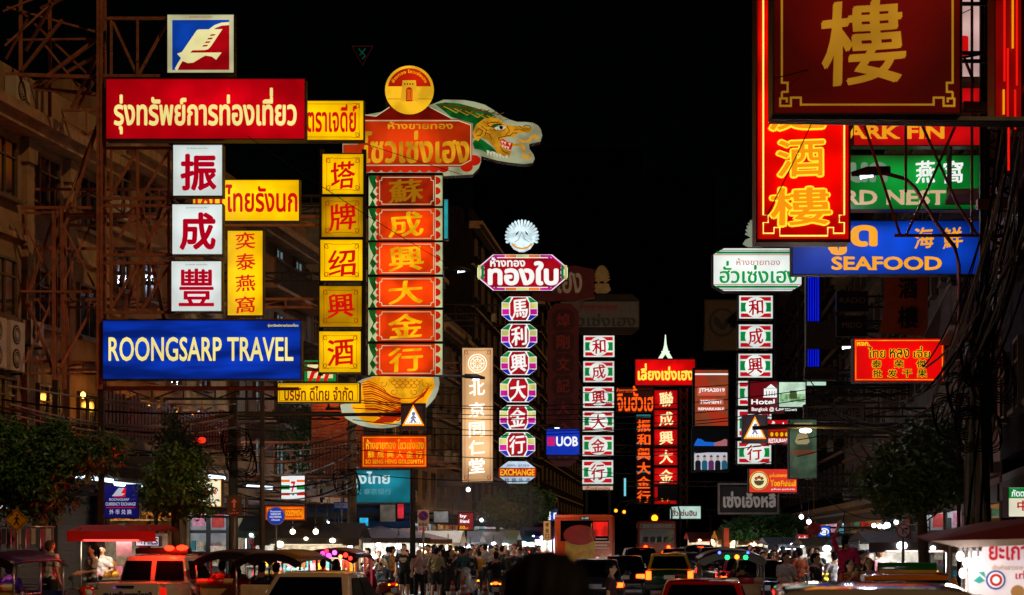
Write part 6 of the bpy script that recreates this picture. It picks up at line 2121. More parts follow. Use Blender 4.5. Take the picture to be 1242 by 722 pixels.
car('yellow taxi with a green roof sign beside the bright food cart', 1112, 27, .12, paint('taxi_orange', '#b0680e'), 'sedan', H=1.58, Wd=1.74, tail=TAIL, taxi=paint('sign_green', '#10522c'), name='taxi')
car('silver van roof blurred very close at the bottom right', 1072, 13.2, .1, paint('silver', '#8a8684'), 'suv', H=1.75, Wd=1.8, tail=TAIL, L=4.6)
car('dark grey car with red lamps ahead of the white sedan', 700, 130, .05, paint('grey', '#2a2a2c'), 'sedan', tail=TAIL)

for px, Y, st, H_, pc, tl, lab in ((722, 58, 'sedan', 1.44, ('grey', '#2a2a2c'), BRAKE, 'grey sedan with bright tail lamps partly hidden by the near dark head'), (832, 84, 'sedan', 1.46, ('grey', '#2a2a2c'), BRAKE, 'grey sedan squeezed between the yellow and green taxi and the wide black off-road car'), (771, 112, 'sedan', 1.5, ('pearl', '#b8a898'), TAIL, 'pale sedan beyond the black van-like car'), (905, 66, 'hatch', 1.5, ('pink', '#8a2a50'), BRAKE, 'pink hatchback with red lamps left of the dark pink and black car'), (926, 56, 'sedan', 1.46, ('black', '#08080a'), TAIL, 'black sedan nearest the pale collared shirt'), (838, 120, 'sedan', 1.5, ('taxi_green', '#123a1c'), BRAKE, 'green taxi far up the road beside the farther bus'), (820, 106, 'hatch', 1.5, ('ink', '#0a0b10'), BRAKE, 'black hatchback directly behind the farther bus')):
    car(lab, px, Y, .05, paint(*pc), st, H=H_, tail=tl)

# ------------------------------------------------ police pickup
p = W(153, HZ, 43.5)
pk = thing('pickup_truck', 'white police pickup with flashing red roof lamps and Thai lettering on its tailgate', 'pickup', (p.x, 43.5, 0), -.15)
PW = paint('police_white', '#b5a898')
hw = .9
mb = MB()
loft(mb, [ring(1.75, hw, .4, 1.08), ring(2.0, hw, .35, 1.1), ring(3.9, hw, .35, 1.1), ring(4.7, hw * .97, .4, 1.0), ring(5.0, hw * .85, .5, .85)])
vs = []
for y, w_, z in ((1.78, hw * .92, 1.06), (1.95, hw * .76, 1.66), (2.7, hw * .77, 1.7), (3.3, hw * .75, 1.66), (3.95, hw * .9, 1.06)):
    vs += [(-w_, y, z), (-w_ * .6, y, z + .02), (w_ * .6, y, z + .02), (w_, y, z)]
mb.add(vs, [(i * 4 + k, i * 4 + k + 1, (i + 1) * 4 + k + 1, (i + 1) * 4 + k) for i in range(4) for k in range(3)] + [(0, 4, 8, 12, 16), (19, 15, 11, 7, 3), (3, 2, 1, 0, 16, 17, 18, 19)])
bevel(mb.build('cab', PW, pk), .05)
mb = MB()
mb.box(-hw, -hw + .09, .02, 1.75, .45, 1.06).box(hw - .09, hw, .02, 1.75, .45, 1.06).box(-hw + .09, hw - .09, .05, 1.75, .5, .58).box(-hw, -hw + .14, 0, 1.75, 1.04, 1.1).box(hw - .14, hw, 0, 1.75, 1.04, 1.1)
bevel(mb.build('cargo_bed', PW, pk), .02)
tg = bevel(MB().box(-.76, .76, -.06, .03, .56, 1.1).build('tailgate', PW, pk), .02)
MB().text('สน.พลับพลาไชย2', -.5, .62, .76, .94, -.07, .05).build('lettering', M('navy_letter', '#1a1c40', rough=.4), tg)
MB().box(-.2, .2, -.085, -.06, 1.0, 1.05).build('handle', TRIMB, tg)
for sx in (-1, 1):
    tl = MB().box(min(sx * .77, sx * .9), max(sx * .77, sx * .9), -.03, .1, .58, 1.0)
    t_ = bevel(tl.build('tail_light', TAILD, pk), .02)
    MB().box(min(sx * .78, sx * .89), max(sx * .78, sx * .89), -.045, -.02, .68, .78).build('indicator', INDIC, t_)
    for y in (.95, 4.2):
        wheel(pk, sx * .78, y, .36, .24)
    quad_plate(pk, 'rear_window', [(sx * .4 - .34, 1.79, 1.12), (sx * .4 + .34, 1.79, 1.12), (sx * .36 + .3, 1.93, 1.56), (sx * .36 - .3, 1.93, 1.56)], CGLASS, .03)
    pts = [(sx * hw * .925, 2.1, 1.14), (sx * hw * .925, 3.6, 1.14), (sx * hw * .775, 3.2, 1.56), (sx * hw * .785, 2.15, 1.56)]
    quad_plate(pk, 'side_window', pts if sx > 0 else pts[::-1], CGLASS, .012)
MB().box(-.8, .8, -.16, .1, .36, .54).build('bumper', CHROME, pk)
lb = bevel(MB().box(-.62, .66, 2.35, 2.62, 1.72, 1.86).build('light_bar', TRIMB, pk), .03)
mb = MB().ell((.2, 2.36, 1.85), .12, .1, .06, 14, 8).ell((.5, 2.36, 1.86), .14, .1, .065, 14, 8)
mb.build('red_beacon', E('beacon_red', '#ff1a08', 14, var=0, base='#660000'), lb)
point_light('beacon_light', (.35, 1.7, 2.0), 190, '#ff1808', .15, pk)

# ------------------------------------------------ buses
def bus(label, px, Y, rz, col, Wd=2.5, H=3.05, L=10.5, ad=True):
    p = W(px, HZ, Y)
    root = thing('bus', label, 'bus', (p.x, Y, 0), -rz)
    hw = Wd / 2
    mb = MB().box(-hw, hw, 0, L, .45, H)
    bevel(mb.build('body', col, root), .14, 4)
    MB().box(-hw + .1, hw - .1, .1, L - .1, .25, .5).build('skirt', TRIMB, root)
    for y in (2.4, L - 2.2):
        for sx in (-1, 1):
            wheel(root, sx * (hw - .16), y, .48, .3)
    for sx in (-1, 1):
        for i in range(6):
            a = .7 + i * 1.55
            MB().box(min(sx * (hw - .02), sx * (hw + .012)), max(sx * (hw - .02), sx * (hw + .012)), a, a + 1.35, 1.6, H - .5).build('side_window', CGLASS, root)
    MB().box(-hw + .06, hw - .06, -.07, .2, .4, .62).build('bumper', TRIMB, root)
    return root, hw


b1, hw = bus('orange advertisement-covered bus seen from behind, the larger of the two buses', 709, 83, .05, M('bus_orange', '#c8400c', rough=.3, var=.3, scale=.8, coat=.4))
H_ = 3.05
MB().box(-hw + .25, hw - .25, -.012, .05, 1.95, H_ - .25).build('rear_window', CGLASS, b1)
mb = MB()
# yellow tumbler picture and swirls of the advertisement (generic)
mb.poly([(-.8, 1.95), (-.8, 1.45), (-.68, 1.2), (-.4, 1.06), (-.15, 1.04), (.1, 1.08), (.32, 1.22), (.44, 1.45), (.45, 1.95), (.2, 1.88), (-.2, 1.85), (-.6, 1.88)], -.02, -.002, 0)
mb.poly([(-.2 + .68 * cos(i * pi / 12), 2.2 + .42 * sin(i * pi / 12)) for i in range(24)], -.026, -.0125, 1)
mb.line([(-.75, 1.5), (-.4, 1.38), (0, 1.5), (.4, 1.42)], -.027, -.019, .12, 3)
mb.line([(-1.1, .95), (-.5, 1.02), (.3, .92), (1.1, 1.0)], -.024, -.002, .09, 1)
mb.line([(.3, 2.7), (.25, 2.3), (.4, 1.9)], -.026, -.013, .05, 3)
mb.poly([(.5, .85), (.6, 1.25), (.75, 1.45), (.95, 1.15), (1.05, .85)], -.02, -.002, 2)
for i in range(4):
    mb.box(.45, 1.05 - .1 * (i % 2), -.018, -.002, 1.62 + i * .13, 1.67 + i * .13, 2)
mb.ell((-.4, -.01, .95), .14, .012, .1, 12, 8, 1)
mb.ell((.1, -.01, .9), .16, .012, .09, 12, 8, 1)
mb.poly([(-1.2, .7), (1.2, .7), (1.2, .8), (-1.2, .86)], -.018, -.002, 0)
mb.build('advertisement', [M('ad_yellow', '#b8902c', rough=.35, var=.4, scale=3), M('ad_red', '#a01408', rough=.35, var=.4), M('ad_cream', '#c8b898', rough=.4), M('ad_amber', '#c87818', rough=.4)], b1)
MB().box(.35, hw - .28, -.02, -.011, 2.15, 2.75).build('lit_window', E('bus_red_glow', '#d8140c', .9, var=.5, scale=2), b1)
rn = MB().box(-.18, .22, -.04, .0, 2.82, 2.98).build('route_box', TRIMB, b1)
MB().text('2-43', -.13, .17, 2.86, 2.95, -.045, .04).build('lettering', E('route_white', '#d8d8c8', .6, var=0), rn)
for sx in (-1, 1):
    MB().ell((sx * (hw - .12), -.02, 1.15), .09, .04, .09, 10, 6).build('tail_light', TAIL if sx < 0 else INDIC, b1)
npl = MB().box(.45, .85, -.09, -.07, .48, .64).build('number_plate', PLATE, b1)
b2, hw = bus('red-orange bus with a wide clear rear window, the smaller one farther up the road', 797, 131, .05, M('bus_red', '#a8341a', rough=.35, var=.2), H=3.2)
MB().box(-hw + .14, hw - .14, -.014, .05, 1.75, 2.65).build('rear_window', glass('bus_glass', '#1a1c1c', .2), b2)
MB().box(-hw + .1, hw - .1, -.02, .05, 2.72, 2.98).build('destination_board', M('bus_board', '#8a8478', rough=.4), b2)
mb = MB()
mb.line([(.55, 1.8), (.8, 2.1), (1.0, 2.5)], -.03, -.0135, .08, 0)
mb.line([(.6, 1.8), (.9, 1.95), (1.05, 2.1)], -.034, -.0135, .09, 1)
mb.build('window_stickers', [M('sticker_gold', '#c8a018'), M('sticker_green', '#0f8a4a')], b2)
mb = MB()
for i in range(4):
    mb.box(-.9 + i * .45, -.6 + i * .45, -.018, -.0135, 1.8, 2.15)
mb.build('seat_backs', M('seat_dark', '#2a1a18'), b2)
for sx in (-1, 1):
    MB().ell((sx * .75, -.03, 1.45), .12, .05, .12, 10, 6).build('tail_light', BRAKE, b2)
    MB().ell((sx * 1.0, -.03, 2.85), .06, .03, .06, 8, 6).build('marker_lamp', TRIMB, b2)

# ------------------------------------------------ tuk-tuks
TTB = M('tuktuk_tube', '#a09890', rough=.25, metal=.7, var=.1)
VINYL = M('vinyl_dark', '#1a1218', rough=.35)
VRED = M('vinyl_red', '#9a1410', rough=.35)
VCRM = M('vinyl_cream', '#b09a70', rough=.4)


def tuktuk(label, px, Y, rz, roofm, tube, leds=None, roll=True, glow=None):
    p = W(px, HZ, Y)
    root = thing('tuk_tuk', label, 'tuk-tuk', (p.x, Y, 0), -rz)
    hw, L = .72, 2.7
    # arched canopy
    mb = MB()
    n = 10
    for y, dz in ((-.15, -.05), (.3, 0), (1.9, .02), (2.35, -.12)):
        for i in range(n + 1):
            t = i / n
            x = -hw - .06 + (2 * hw + .12) * t
            mb.v.append((x, y, 1.62 + .2 * (1 - abs(2 * t - 1) ** 2.6) + dz))
    for j in range(3):
        for i in range(n):
            a = j * (n + 1) + i
            mb.f.append((a, a + 1, a + n + 2, a + n + 1))
            mb.m.append(0)
            mb.sm.append(True)
    c_ = mb.build('canopy', roofm, root)
    so = c_.modifiers.new('thick', 'SOLIDIFY')
    so.thickness = .04
    # rear arch band
    mb = MB()
    arch = [(-hw - .06 + (2 * hw + .12) * i / n, 1.56 + .2 * (1 - abs(2 * i / n - 1) ** 2.6)) for i in range(n + 1)]
    mb.poly(arch + [(hw + .05, 1.5)] + [(hw * .9 - (hw * 1.8) * i / n, 1.44 + .17 * (1 - abs(2 * i / n - 1) ** 2.6)) for i in range(n + 1)] + [(-hw - .05, 1.5)], -.17, -.13)
    mb.build('rear_arch', VINYL, root)
    mb = MB()
    for sx in (-1, 1):
        for y in (-.05, 1.15, 2.2):
            mb.cyl((sx * hw, y, .55), (sx * hw, y, 1.62), .025, n=8)
        mb.cyl((sx * hw, -.05, .62), (sx * hw, 2.2, .62), .025, n=8)
        mb.cyl((sx * hw, -.05, .95), (sx * hw, 1.15, .95), .022, n=8)
    mb.cyl((-hw, -.05, .62), (hw, -.05, .62), .025, n=8)
    mb.build('frame', tube, root)
    mb = MB()
    loft(mb, [[(x * hw, y, z) for x, z in ((1, z0), (1, z1), (-1, z1), (-1, z0))] for y, z0, z1 in ((-.1, .32, .66), (.2, .28, .66), (1.3, .28, .45), (2.0, .3, .6), (2.4, .4, 1.0))])
    bevel(mb.build('body', M('tuktuk_body', '#16264a', rough=.3, var=.2), root), .04)
    bevel(MB().box(-hw + .06, hw - .06, .05, .62, .6, .74).build('seat', VRED, root), .04)
    bevel(MB().box(-hw + .06, hw - .06, -.02, .1, .7, 1.08).build('backrest', VCRM, root), .04)
    if roll:
        rb = MB().cyl((-hw + .02, -.06, 1.1), (hw - .02, -.06, 1.1), .075, n=12)
        r_ = rb.build('head_roll', VCRM, root)
        for a_, b_ in ((-.45, -.08), (.14, .5)):
            MB().cyl((a_, -.06, 1.1), (b_, -.06, 1.1), .079, n=12).build('red_cover', VRED, r_)
    for sx in (-1, 1):
        wheel(root, sx * .58, .45, .25, .14)
        MB().ell((sx * .58, -.12, .5), .08, .05, .06, 10, 6).build('tail_light', TAIL, root)
    wheel(root, .05, 2.5, .25, .14)
    MB().box(-.3, .3, 2.1, 2.3, 1.1, 1.12).bar((-.35, 1.8, 1.05), (.35, 1.8, 1.05), .035).bar((0, 1.8, 1.05), (0, 2.4, .6), .05).build('handlebar', TTB, root)
    pl = MB().box(-.2, .2, -.14, -.11, .42, .56).build('number_plate', PLATE, root)
    if leds:
        for (x, z, c, r) in leds:
            MB().ell((x, -.19, z), r, .03, r, 10, 6).build('led_lamp', E('led_' + c[1:], c, 5, var=0), root)
    if glow:
        area_light('cabin_light', (0, .6, 1.5), glow[1], glow[0], .6, .3, (0, 0, 0), root)
    return root


R_DARK = M('canopy_dark', '#2a1a10', rough=.45, var=.3)
tuktuk('tuk-tuk at the left edge with a violet-lit roof and amber striped side canopy', -22, 40, .22, M('canopy_violet', '#3a1a50', rough=.35, var=.4), TTB, glow=('#b060ff', 8))
tuktuk('tuk-tuk with a red and cream head roll and two passengers behind the police pickup', 277, 45, .12, R_DARK, TTB)
tuktuk('tuk-tuk with an amber striped roof and dark passengers left of the white sedan', 326, 43, .2, M('canopy_amber', '#6a4408', rough=.4, var=.5), TTB, roll=False)
tuktuk('tuk-tuk covered in red, pink and green LED lamps ahead of the white sedan', 398, 50, .1, M('canopy_maroon', '#3a0a0a', rough=.35), E('pink_tube', '#c83a50', .35, var=0, base='#a09890'),
       leds=[(-.52, 1.6, '#ff2a20', .05), (-.4, 1.68, '#ff2a20', .06), (-.25, 1.62, '#20d060', .05), (-.1, 1.7, '#ff3090', .06), (.05, 1.64, '#ff40c0', .07), (.2, 1.72, '#ff50e0', .06), (.35, 1.62, '#ff8050', .05), (.48, 1.66, '#ff2a20', .06), (.6, 1.58, '#ff2a20', .05), (-.62, 1.52, '#ff6a20', .04), (0, 1.76, '#ff2040', .05)], glow=('#ff4060', 10))
tuktuk('tuk-tuk with an arched dark canopy and green and orange roof lamps behind the red car', 888, 46, .06, M('canopy_black', '#0c0c10', rough=.3), TTB,
       leds=[(-.12, 1.64, '#18e060', .055), (.1, 1.65, '#ff7a18', .055), (.3, 1.64, '#18e060', .055), (-.3, 1.75, '#4a60ff', .035), (.35, 1.75, '#4a60ff', .03)])


# ------------------------------------------------ motorbikes and scooters
def motorbike(label, px, Y, rz, col, scooter=True, tail=TAIL, z0=0.0, x=None, front=False):
    p = W(px, HZ, Y)
    root = thing('motorbike', label, 'motorbike', (p.x if x is None else x, Y, z0), rz)
    r = .26
    for y in (0, 1.25):
        w_ = MB()
        n = 20
        for i in range(n):
            a, b = 2 * pi * i / n, 2 * pi * (i + 1) / n
            w_.cyl((0, r * cos(a), r * sin(a)), (0, r * cos(b), r * sin(b)), .06, n=6)
        q_ = w_.build('wheel', TYRE, root, (0, y, r + .05))
        MB().cyl((-.04, 0, 0), (.04, 0, 0), .16, n=12).build('rim', RIM, q_)
    mb = MB()
    loft(mb, [[(sx * w, y, z) for sx, z in ((1, z0_), (1, z1), (-1, z1), (-1, z0_))] for y, w, z0_, z1 in ((-.35, .06, .62, .72), (-.1, .15, .42, .76), (.3, .17, .34, .72), (.55, .14, .28, .42), (.85, .16, .28, .46), (1.02, .2, .4, .9), (1.12, .12, .6, 1.0))])
    mb.ell((0, 1.28, .52), .09, .26, .08, 12, 8)
    mb.ell((0, .99, 1.02), .17, .12, .11, 12, 8)
    bevel(mb.build('bodywork', col, root), .03, 2)
    bevel(MB().box(-.13, .13, -.25, .48, .74, .82).build('seat', VINYL, root), .04)
    MB().cyl((0, 1.25, .32), (0, 1.05, 1.0), .03, n=8).cyl((-.33, .92, 1.06), (.33, .92, 1.06), .018, n=8).build('fork', TTB, root)
    for sx in (-1, 1):
        MB().cyl((sx * .25, .95, 1.05), (sx * .32, .98, 1.25), .01, n=6).ell((sx * .34, .98, 1.28), .06, .02, .045, 10, 6).build('mirror', TRIMB, root)
        MB().ell((sx * .13, -.32, .66), .04, .04, .03, 8, 6).build('indicator', INDIC, root)
    MB().ell((0, -.37, .68), .09, .04, .045, 10, 6).build('tail_light', tail, root)
    MB().ell((0, 1.1, .98), .09, .06, .07, 10, 6).build('headlight', M('lamp_lens', '#c8ccd0', rough=.1), root)
    pl = MB().box(-.11, .11, -.4, -.38, .42, .56).build('number_plate', PLATE, root)
    MB().cyl((.14, -.25, .35), (.14, .4, .3), .05, n=8).build('exhaust', CHROME, root)
    return root


motorbike('orange-red scooter parked beside the tuk-tuk at the left edge', 74, 41, -2.4, paint('scooter_orange', '#b8320e'), tail=TAILD)
motorbike('white scooter facing the camera behind the traffic cones', 573, 66, pi - .2, paint('scooter_white', '#b8b4ac'), tail=TAILD)
motorbike('black motorbike with a lit orange tail lamp and pale number plate', 602, 62, -.05, paint('ink', '#0a0b10'), tail=BRAKE)
motorbike('dark motorbike amid the crowd just beyond the white scooter', 628, 72, -.1, paint('ink', '#0a0b10'), tail=TAILD)
motorbike('red motorbike half hidden by the white sedan near the phone-holding woman', 470, 61, .6, paint('cherry', '#8e0a0c'), tail=TAILD)
# ================================================================== PEOPLE
def fuse(mb, voxel, smooth_it=4, name='body'):
    """many tapered closed pieces -> one continuous skin"""
    me = bpy.data.meshes.new(name)
    me.from_pydata(mb.v, [], mb.f)
    o = bpy.data.objects.new(name, me)
    COL.objects.link(o)
    r = o.modifiers.new('skin', 'REMESH')
    r.mode = 'VOXEL'
    r.voxel_size = voxel
    s = o.modifiers.new('soft', 'SMOOTH')
    s.iterations = smooth_it
    s.factor = .4
    dg = bpy.context.evaluated_depsgraph_get()
    m2 = bpy.data.meshes.new_from_object(o.evaluated_get(dg))
    m2.name = name
    bpy.data.objects.remove(o)
    bpy.data.meshes.remove(me)
    for p in m2.polygons:
        p.use_smooth = True
    return m2


def limb(mb, pts, radii):
    mb.tube(pts, 1, 10, radii=radii)
    for p, r in zip(pts, radii):
        mb.ell(tuple(p), r, r, r, 10, 7)


def hand(mb, wrist, elbow, curl=.5):
    w, e = Vector(wrist), Vector(elbow)
    d = (w - e).normalized()
    side = d.cross(Vector((0, 1, 0)))
    if side.length < .2:
        side = d.cross(Vector((1, 0, 0)))
    side.normalize()
    nrm = d.cross(side).normalized()
    palm = w + d * .05
    limb(mb, [w, palm + side * .02, w + d * .09], [.028, .036, .03])
    limb(mb, [w + side * -.02, w + d * .08 - side * .02], [.026, .028])
    for i, (o_, ln) in enumerate(((-.034, .065), (-.012, .08), (.012, .075), (.034, .058))):
        a = w + d * .09 + side * o_
        b = a + d * ln * .5 + nrm * .012 * curl
        c = b + d * ln * .4 * (1 - curl * .4) + nrm * .035 * curl
        limb(mb, [a - d * .03, b, c], [.012, .0105, .009])
    t0 = w + d * .03 - side * .035
    t1 = t0 + d * .04 - side * .025 + nrm * .01
    limb(mb, [t0, t1, t1 + d * .03 + nrm * .012], [.014, .012, .01])


UP = {
    'down': dict(L=((-.2, .0, 1.40), (-.25, .03, 1.13), (-.24, -.06, .88)), R=((.2, 0, 1.40), (.25, .03, 1.13), (.25, -.05, .88))),
    'phone': dict(L=((-.2, 0, 1.40), (-.27, -.08, 1.16), (-.07, -.27, 1.36)), R=((.2, 0, 1.40), (.27, -.08, 1.16), (.07, -.27, 1.37))),
    'eat': dict(L=((-.2, 0, 1.40), (-.26, -.06, 1.14), (-.06, -.2, 1.42)), R=((.2, 0, 1.40), (.26, .0, 1.13), (.12, -.22, 1.08))),
    'strap': dict(L=((-.2, 0, 1.40), (-.27, -.03, 1.14), (-.14, -.2, 1.2)), R=((.2, 0, 1.40), (.27, .02, 1.14), (.24, -.08, .9))),
    'swing': dict(L=((-.2, 0, 1.40), (-.25, .1, 1.15), (-.24, .05, .9)), R=((.2, 0, 1.40), (.25, -.06, 1.15), (.22, -.2, .96))),
    'reach': dict(L=((-.2, 0, 1.40), (-.25, -.05, 1.14), (-.2, -.25, 1.02)), R=((.2, 0, 1.42), (.3, -.04, 1.66), (.2, -.08, 1.9))),
    'hold': dict(L=((-.2, 0, 1.40), (-.25, -.06, 1.14), (-.16, -.32, 1.08)), R=((.2, 0, 1.40), (.25, -.06, 1.14), (.16, -.32, 1.1))),
}
LOW = {
    'stand': dict(L=((-.09, 0, .92), (-.1, -.01, .5), (-.11, .02, .09)), R=((.09, 0, .92), (.11, -.02, .5), (.12, 0, .09))),
    'stride': dict(L=((-.09, 0, .92), (-.1, -.16, .53), (-.1, -.2, .1)), R=((.09, 0, .92), (.1, -.0, .5), (.1, .26, .14))),
    'sit': dict(L=((-.09, 0, .92), (-.14, -.42, .9), (-.14, -.45, .48)), R=((.09, 0, .92), (.14, -.42, .9), (.14, -.45, .48))),
}
MESHES = {}


def body_mesh(up, low):
    key = ('body', up, low)
    if key in MESHES:
        return MESHES[key]
    mb = MB()
    mb.ell((0, 0, .97), .16, .115, .14)
    mb.ell((0, -.005, 1.12), .145, .1, .16)
    mb.ell((0, -.005, 1.3), .175, .11, .15)
    limb(mb, [(-.15, 0, 1.41), (0, .0, 1.45), (.15, 0, 1.41)], [.06, .07, .06])
    limb(mb, [(0, .005, 1.44), (0, -.01, 1.54)], [.058, .052])
    mb.ell((0, -.015, 1.635), .075, .095, .112, 14, 10)
    mb.ell((0, -.035, 1.57), .05, .06, .045)
    mb.ell((0, -.112, 1.62), .014, .02, .024, 8, 6)
    for s in (-1, 1):
        mb.ell((s * .078, .0, 1.625), .012, .022, .032, 8, 6)
    for sd in 'LR':
        a, b, c = UP[up][sd]
        limb(mb, [a, b, c], [.052, .04, .027])
        hand(mb, c, b, .8 if up in ('phone', 'eat', 'hold') else .4)
        h, k, f = LOW[low][sd]
        limb(mb, [h, k, f], [.085, .056, .038])
        fv = Vector(f)
        limb(mb, [fv, fv + Vector((0, -.12, -.045))], [.04, .035])
    MESHES[key] = fuse(mb, .011, 3, 'body')
    return MESHES[key]


def shirt_mesh(up, loose=1.0, sleeve=.75):
    key = ('shirt', up, loose, sleeve)
    if key in MESHES:
        return MESHES[key]
    mb = MB()
    g = .016 * loose
    mb.ell((0, 0, .98), .165 + g, .12 + g, .13)
    mb.ell((0, -.005, 1.12), .15 + g, .105 + g, .17)
    mb.ell((0, -.005, 1.3), .178 + g, .112 + g, .155)
    limb(mb, [(-.15, 0, 1.405), (0, .005, 1.43), (.15, 0, 1.405)], [.064, .066, .064])
    for sd in 'LR':
        a, b, c = [Vector(v) for v in UP[up][sd]]
        pts = [a, a + (b - a) * sleeve] if sleeve <= 1 else [a, b, b + (c - b) * (sleeve - 1)]
        rr = [.066, .06] if sleeve <= 1 else [.064, .052, .042]
        mb.tube(pts, 1, 12, radii=rr)
        mb.ell(tuple(a), .067, .067, .067)
        if sleeve > 1:
            mb.ell(tuple(b), .052, .052, .052)
    m = fuse(mb, .014, 3, 'shirt')
    for v in m.vertices:      # folds of the cloth
        v.co += v.normal * (.007 * sin(v.co.z * 38 + v.co.x * 21) + .006 * sin(v.co.x * 47 + v.co.z * 17))
    MESHES[key] = m
    return m


def bottom_mesh(kind, low):
    key = (kind, low)
    if key in MESHES:
        return MESHES[key]
    mb = MB()
    mb.ell((0, 0, .95), .178, .135, .13)
    if kind == 'skirt':
        mb.tube([(0, 0, .98), (0, -.01, .7), (0, -.01, .35)], 1, 16, radii=[.17, .2, .25])
    for sd in 'LR':
        h, k, f = [Vector(v) for v in LOW[low][sd]]
        if kind == 'trousers':
            mb.tube([h, k, k + (f - k) * .96], 1, 12, radii=[.102, .076, .062])
            mb.ell(tuple(k), .076, .076, .076)
        elif kind == 'shorts':
            mb.tube([h, h + (k - h) * .92], 1, 12, radii=[.104, .095])
        mb.ell(tuple(h), .1, .1, .1)
    m = fuse(mb, .015, 3, kind)
    for v in m.vertices:
        v.co += v.normal * (.006 * sin(v.co.z * 30 + v.co.x * 25))
    MESHES[key] = m
    return m


def hair_mesh(kind):
    key = ('hair', kind)
    if key in MESHES:
        return MESHES[key]
    mb = MB()
    mb.ell((0, .015, 1.668), .085, .098, .092, 14, 10)
    mb.ell((0, .045, 1.62), .078, .07, .09, 12, 8)
    if kind == 'short':
        mb.ell((.02, -.05, 1.715), .06, .05, .035)
        mb.ell((-.03, -.03, 1.73), .05, .05, .03)
    elif kind == 'long':
        mb.tube([(0, .05, 1.7), (0, .075, 1.55), (0, .105, 1.36), (0, .1, 1.2)], 1, 12, radii=[.085, .095, .11, .06])
        for s in (-1, 1):
            mb.tube([(s * .06, .01, 1.7), (s * .085, .015, 1.55), (s * .1, .01, 1.4), (s * .1, -.01, 1.28)], 1, 8, radii=[.03, .035, .035, .015])
    elif kind == 'tail':
        mb.ell((0, .115, 1.7), .04, .04, .04)
        mb.tube([(0, .12, 1.7), (0, .17, 1.6), (0, .15, 1.42)], 1, 8, radii=[.03, .042, .015])
    elif kind == 'bob':
        mb.ell((0, .02, 1.66), .102, .112, .105, 16, 12)
        mb.ell((0, .04, 1.58), .108, .1, .12, 16, 12)
    elif kind == 'cap':
        mb.ell((0, .005, 1.705), .093, .108, .07)
        mb.add([(-.07, -.08, 1.69), (.07, -.08, 1.69), (.055, -.19, 1.675), (-.055, -.19, 1.675), (-.07, -.08, 1.705), (.07, -.08, 1.705), (.055, -.19, 1.69), (-.055, -.19, 1.69)], [(0, 3, 2, 1), (4, 5, 6, 7), (0, 1, 5, 4), (1, 2, 6, 5), (2, 3, 7, 6), (3, 0, 4, 7)])
    m = fuse(mb, .009, 2, 'hair' if kind != 'cap' else 'cap')
    for v in m.vertices:
        v.co += v.normal * (.004 * sin(v.co.x * 160 + v.co.z * 30))
    MESHES[key] = m
    return m


def eyes_mesh():
    if 'eyes' not in MESHES:
        mb = MB()
        for s in (-1, 1):
            mb.ell((s * .031, -.101, 1.64), .013, .008, .006, 8, 6)
            mb.box(s * .031 - .018, s * .031 + .018, -.103, -.09, 1.657, 1.662)
        mb.box(-.022, .022, -.106, -.09, 1.577, 1.583)
        me = bpy.data.meshes.new('eyes')
        me.from_pydata(mb.v, [], mb.f)
        MESHES['eyes'] = me
    return MESHES['eyes']


def shoes_mesh(low):
    key = ('shoes', low)
    if key not in MESHES:
        mb = MB()
        for sd in 'LR':
            f = Vector(LOW[low][sd][2])
            mb.ell((f.x, f.y - .06, f.z - .05), .05, .14, .045)
            mb.ell((f.x, f.y + .02, f.z - .03), .045, .06, .06)
        MESHES[key] = fuse(mb, .014, 2, 'shoes')
    return MESHES[key]


SKIN = [M('skin_' + n, c, rough=.5, var=.08) for n, c in (('tan', '#b98a68'), ('brown', '#8a5c40'), ('fair', '#d0a488'))]
HAIRM = [M('hair_' + n, c, rough=.75, var=.3, scale=20, spec=.2) for n, c in (('black', '#0c0a09'), ('brown', '#21150e'), ('grey', '#3c3a38'))]
FACE = M('face_dark', '#1a0f0c', rough=.4)
CLOTH = {}


def cloth(col):
    if col not in CLOTH:
        CLOTH[col] = M('cloth_' + col.lstrip('#'), col, rough=.85, var=.22, scale=12, bump=.1)
    return CLOTH[col]


def put(name, mesh, m, root):
    if not mesh.materials:
        mesh.materials.append(m)
    o = bpy.data.objects.new(name, mesh)
    COL.objects.link(o)
    o.parent = root
    o.material_slots[0].link = 'OBJECT'
    o.material_slots[0].material = m
    return o


def person(label, loc, rz=0.0, up='down', low='stand', bottom='trousers', hair='short', shirt='#303030', pants='#151518', skin=0, hairc=0, h=1.0, sleeve=.75, loose=1.0, group=None, capc=None, lean=0.0):
    t = thing('person', label, 'person', loc, rz, group)
    t.rotation_euler.x = lean
    t.scale = (h, h, h)
    b = put('body', body_mesh(up, low), SKIN[skin], t)
    put('shirt', shirt_mesh(up, loose, sleeve), cloth(shirt), t)
    put(bottom, bottom_mesh(bottom, low), cloth(pants), t)
    put('cap' if hair == 'cap' else 'hair', hair_mesh(hair), cloth(capc) if hair == 'cap' else HAIRM[hairc], t)
    put('shoes', shoes_mesh(low), cloth('#1c1a1a' if hairc else '#c8c4bc'), t)
    put('face', eyes_mesh(), FACE, t)
    return t


def at(px, Y, z=0.0):
    v = W(px, HZ, Y)
    return (v.x, Y, z)


def on(o, px, Y, dz, m, nm='print'):
    pass


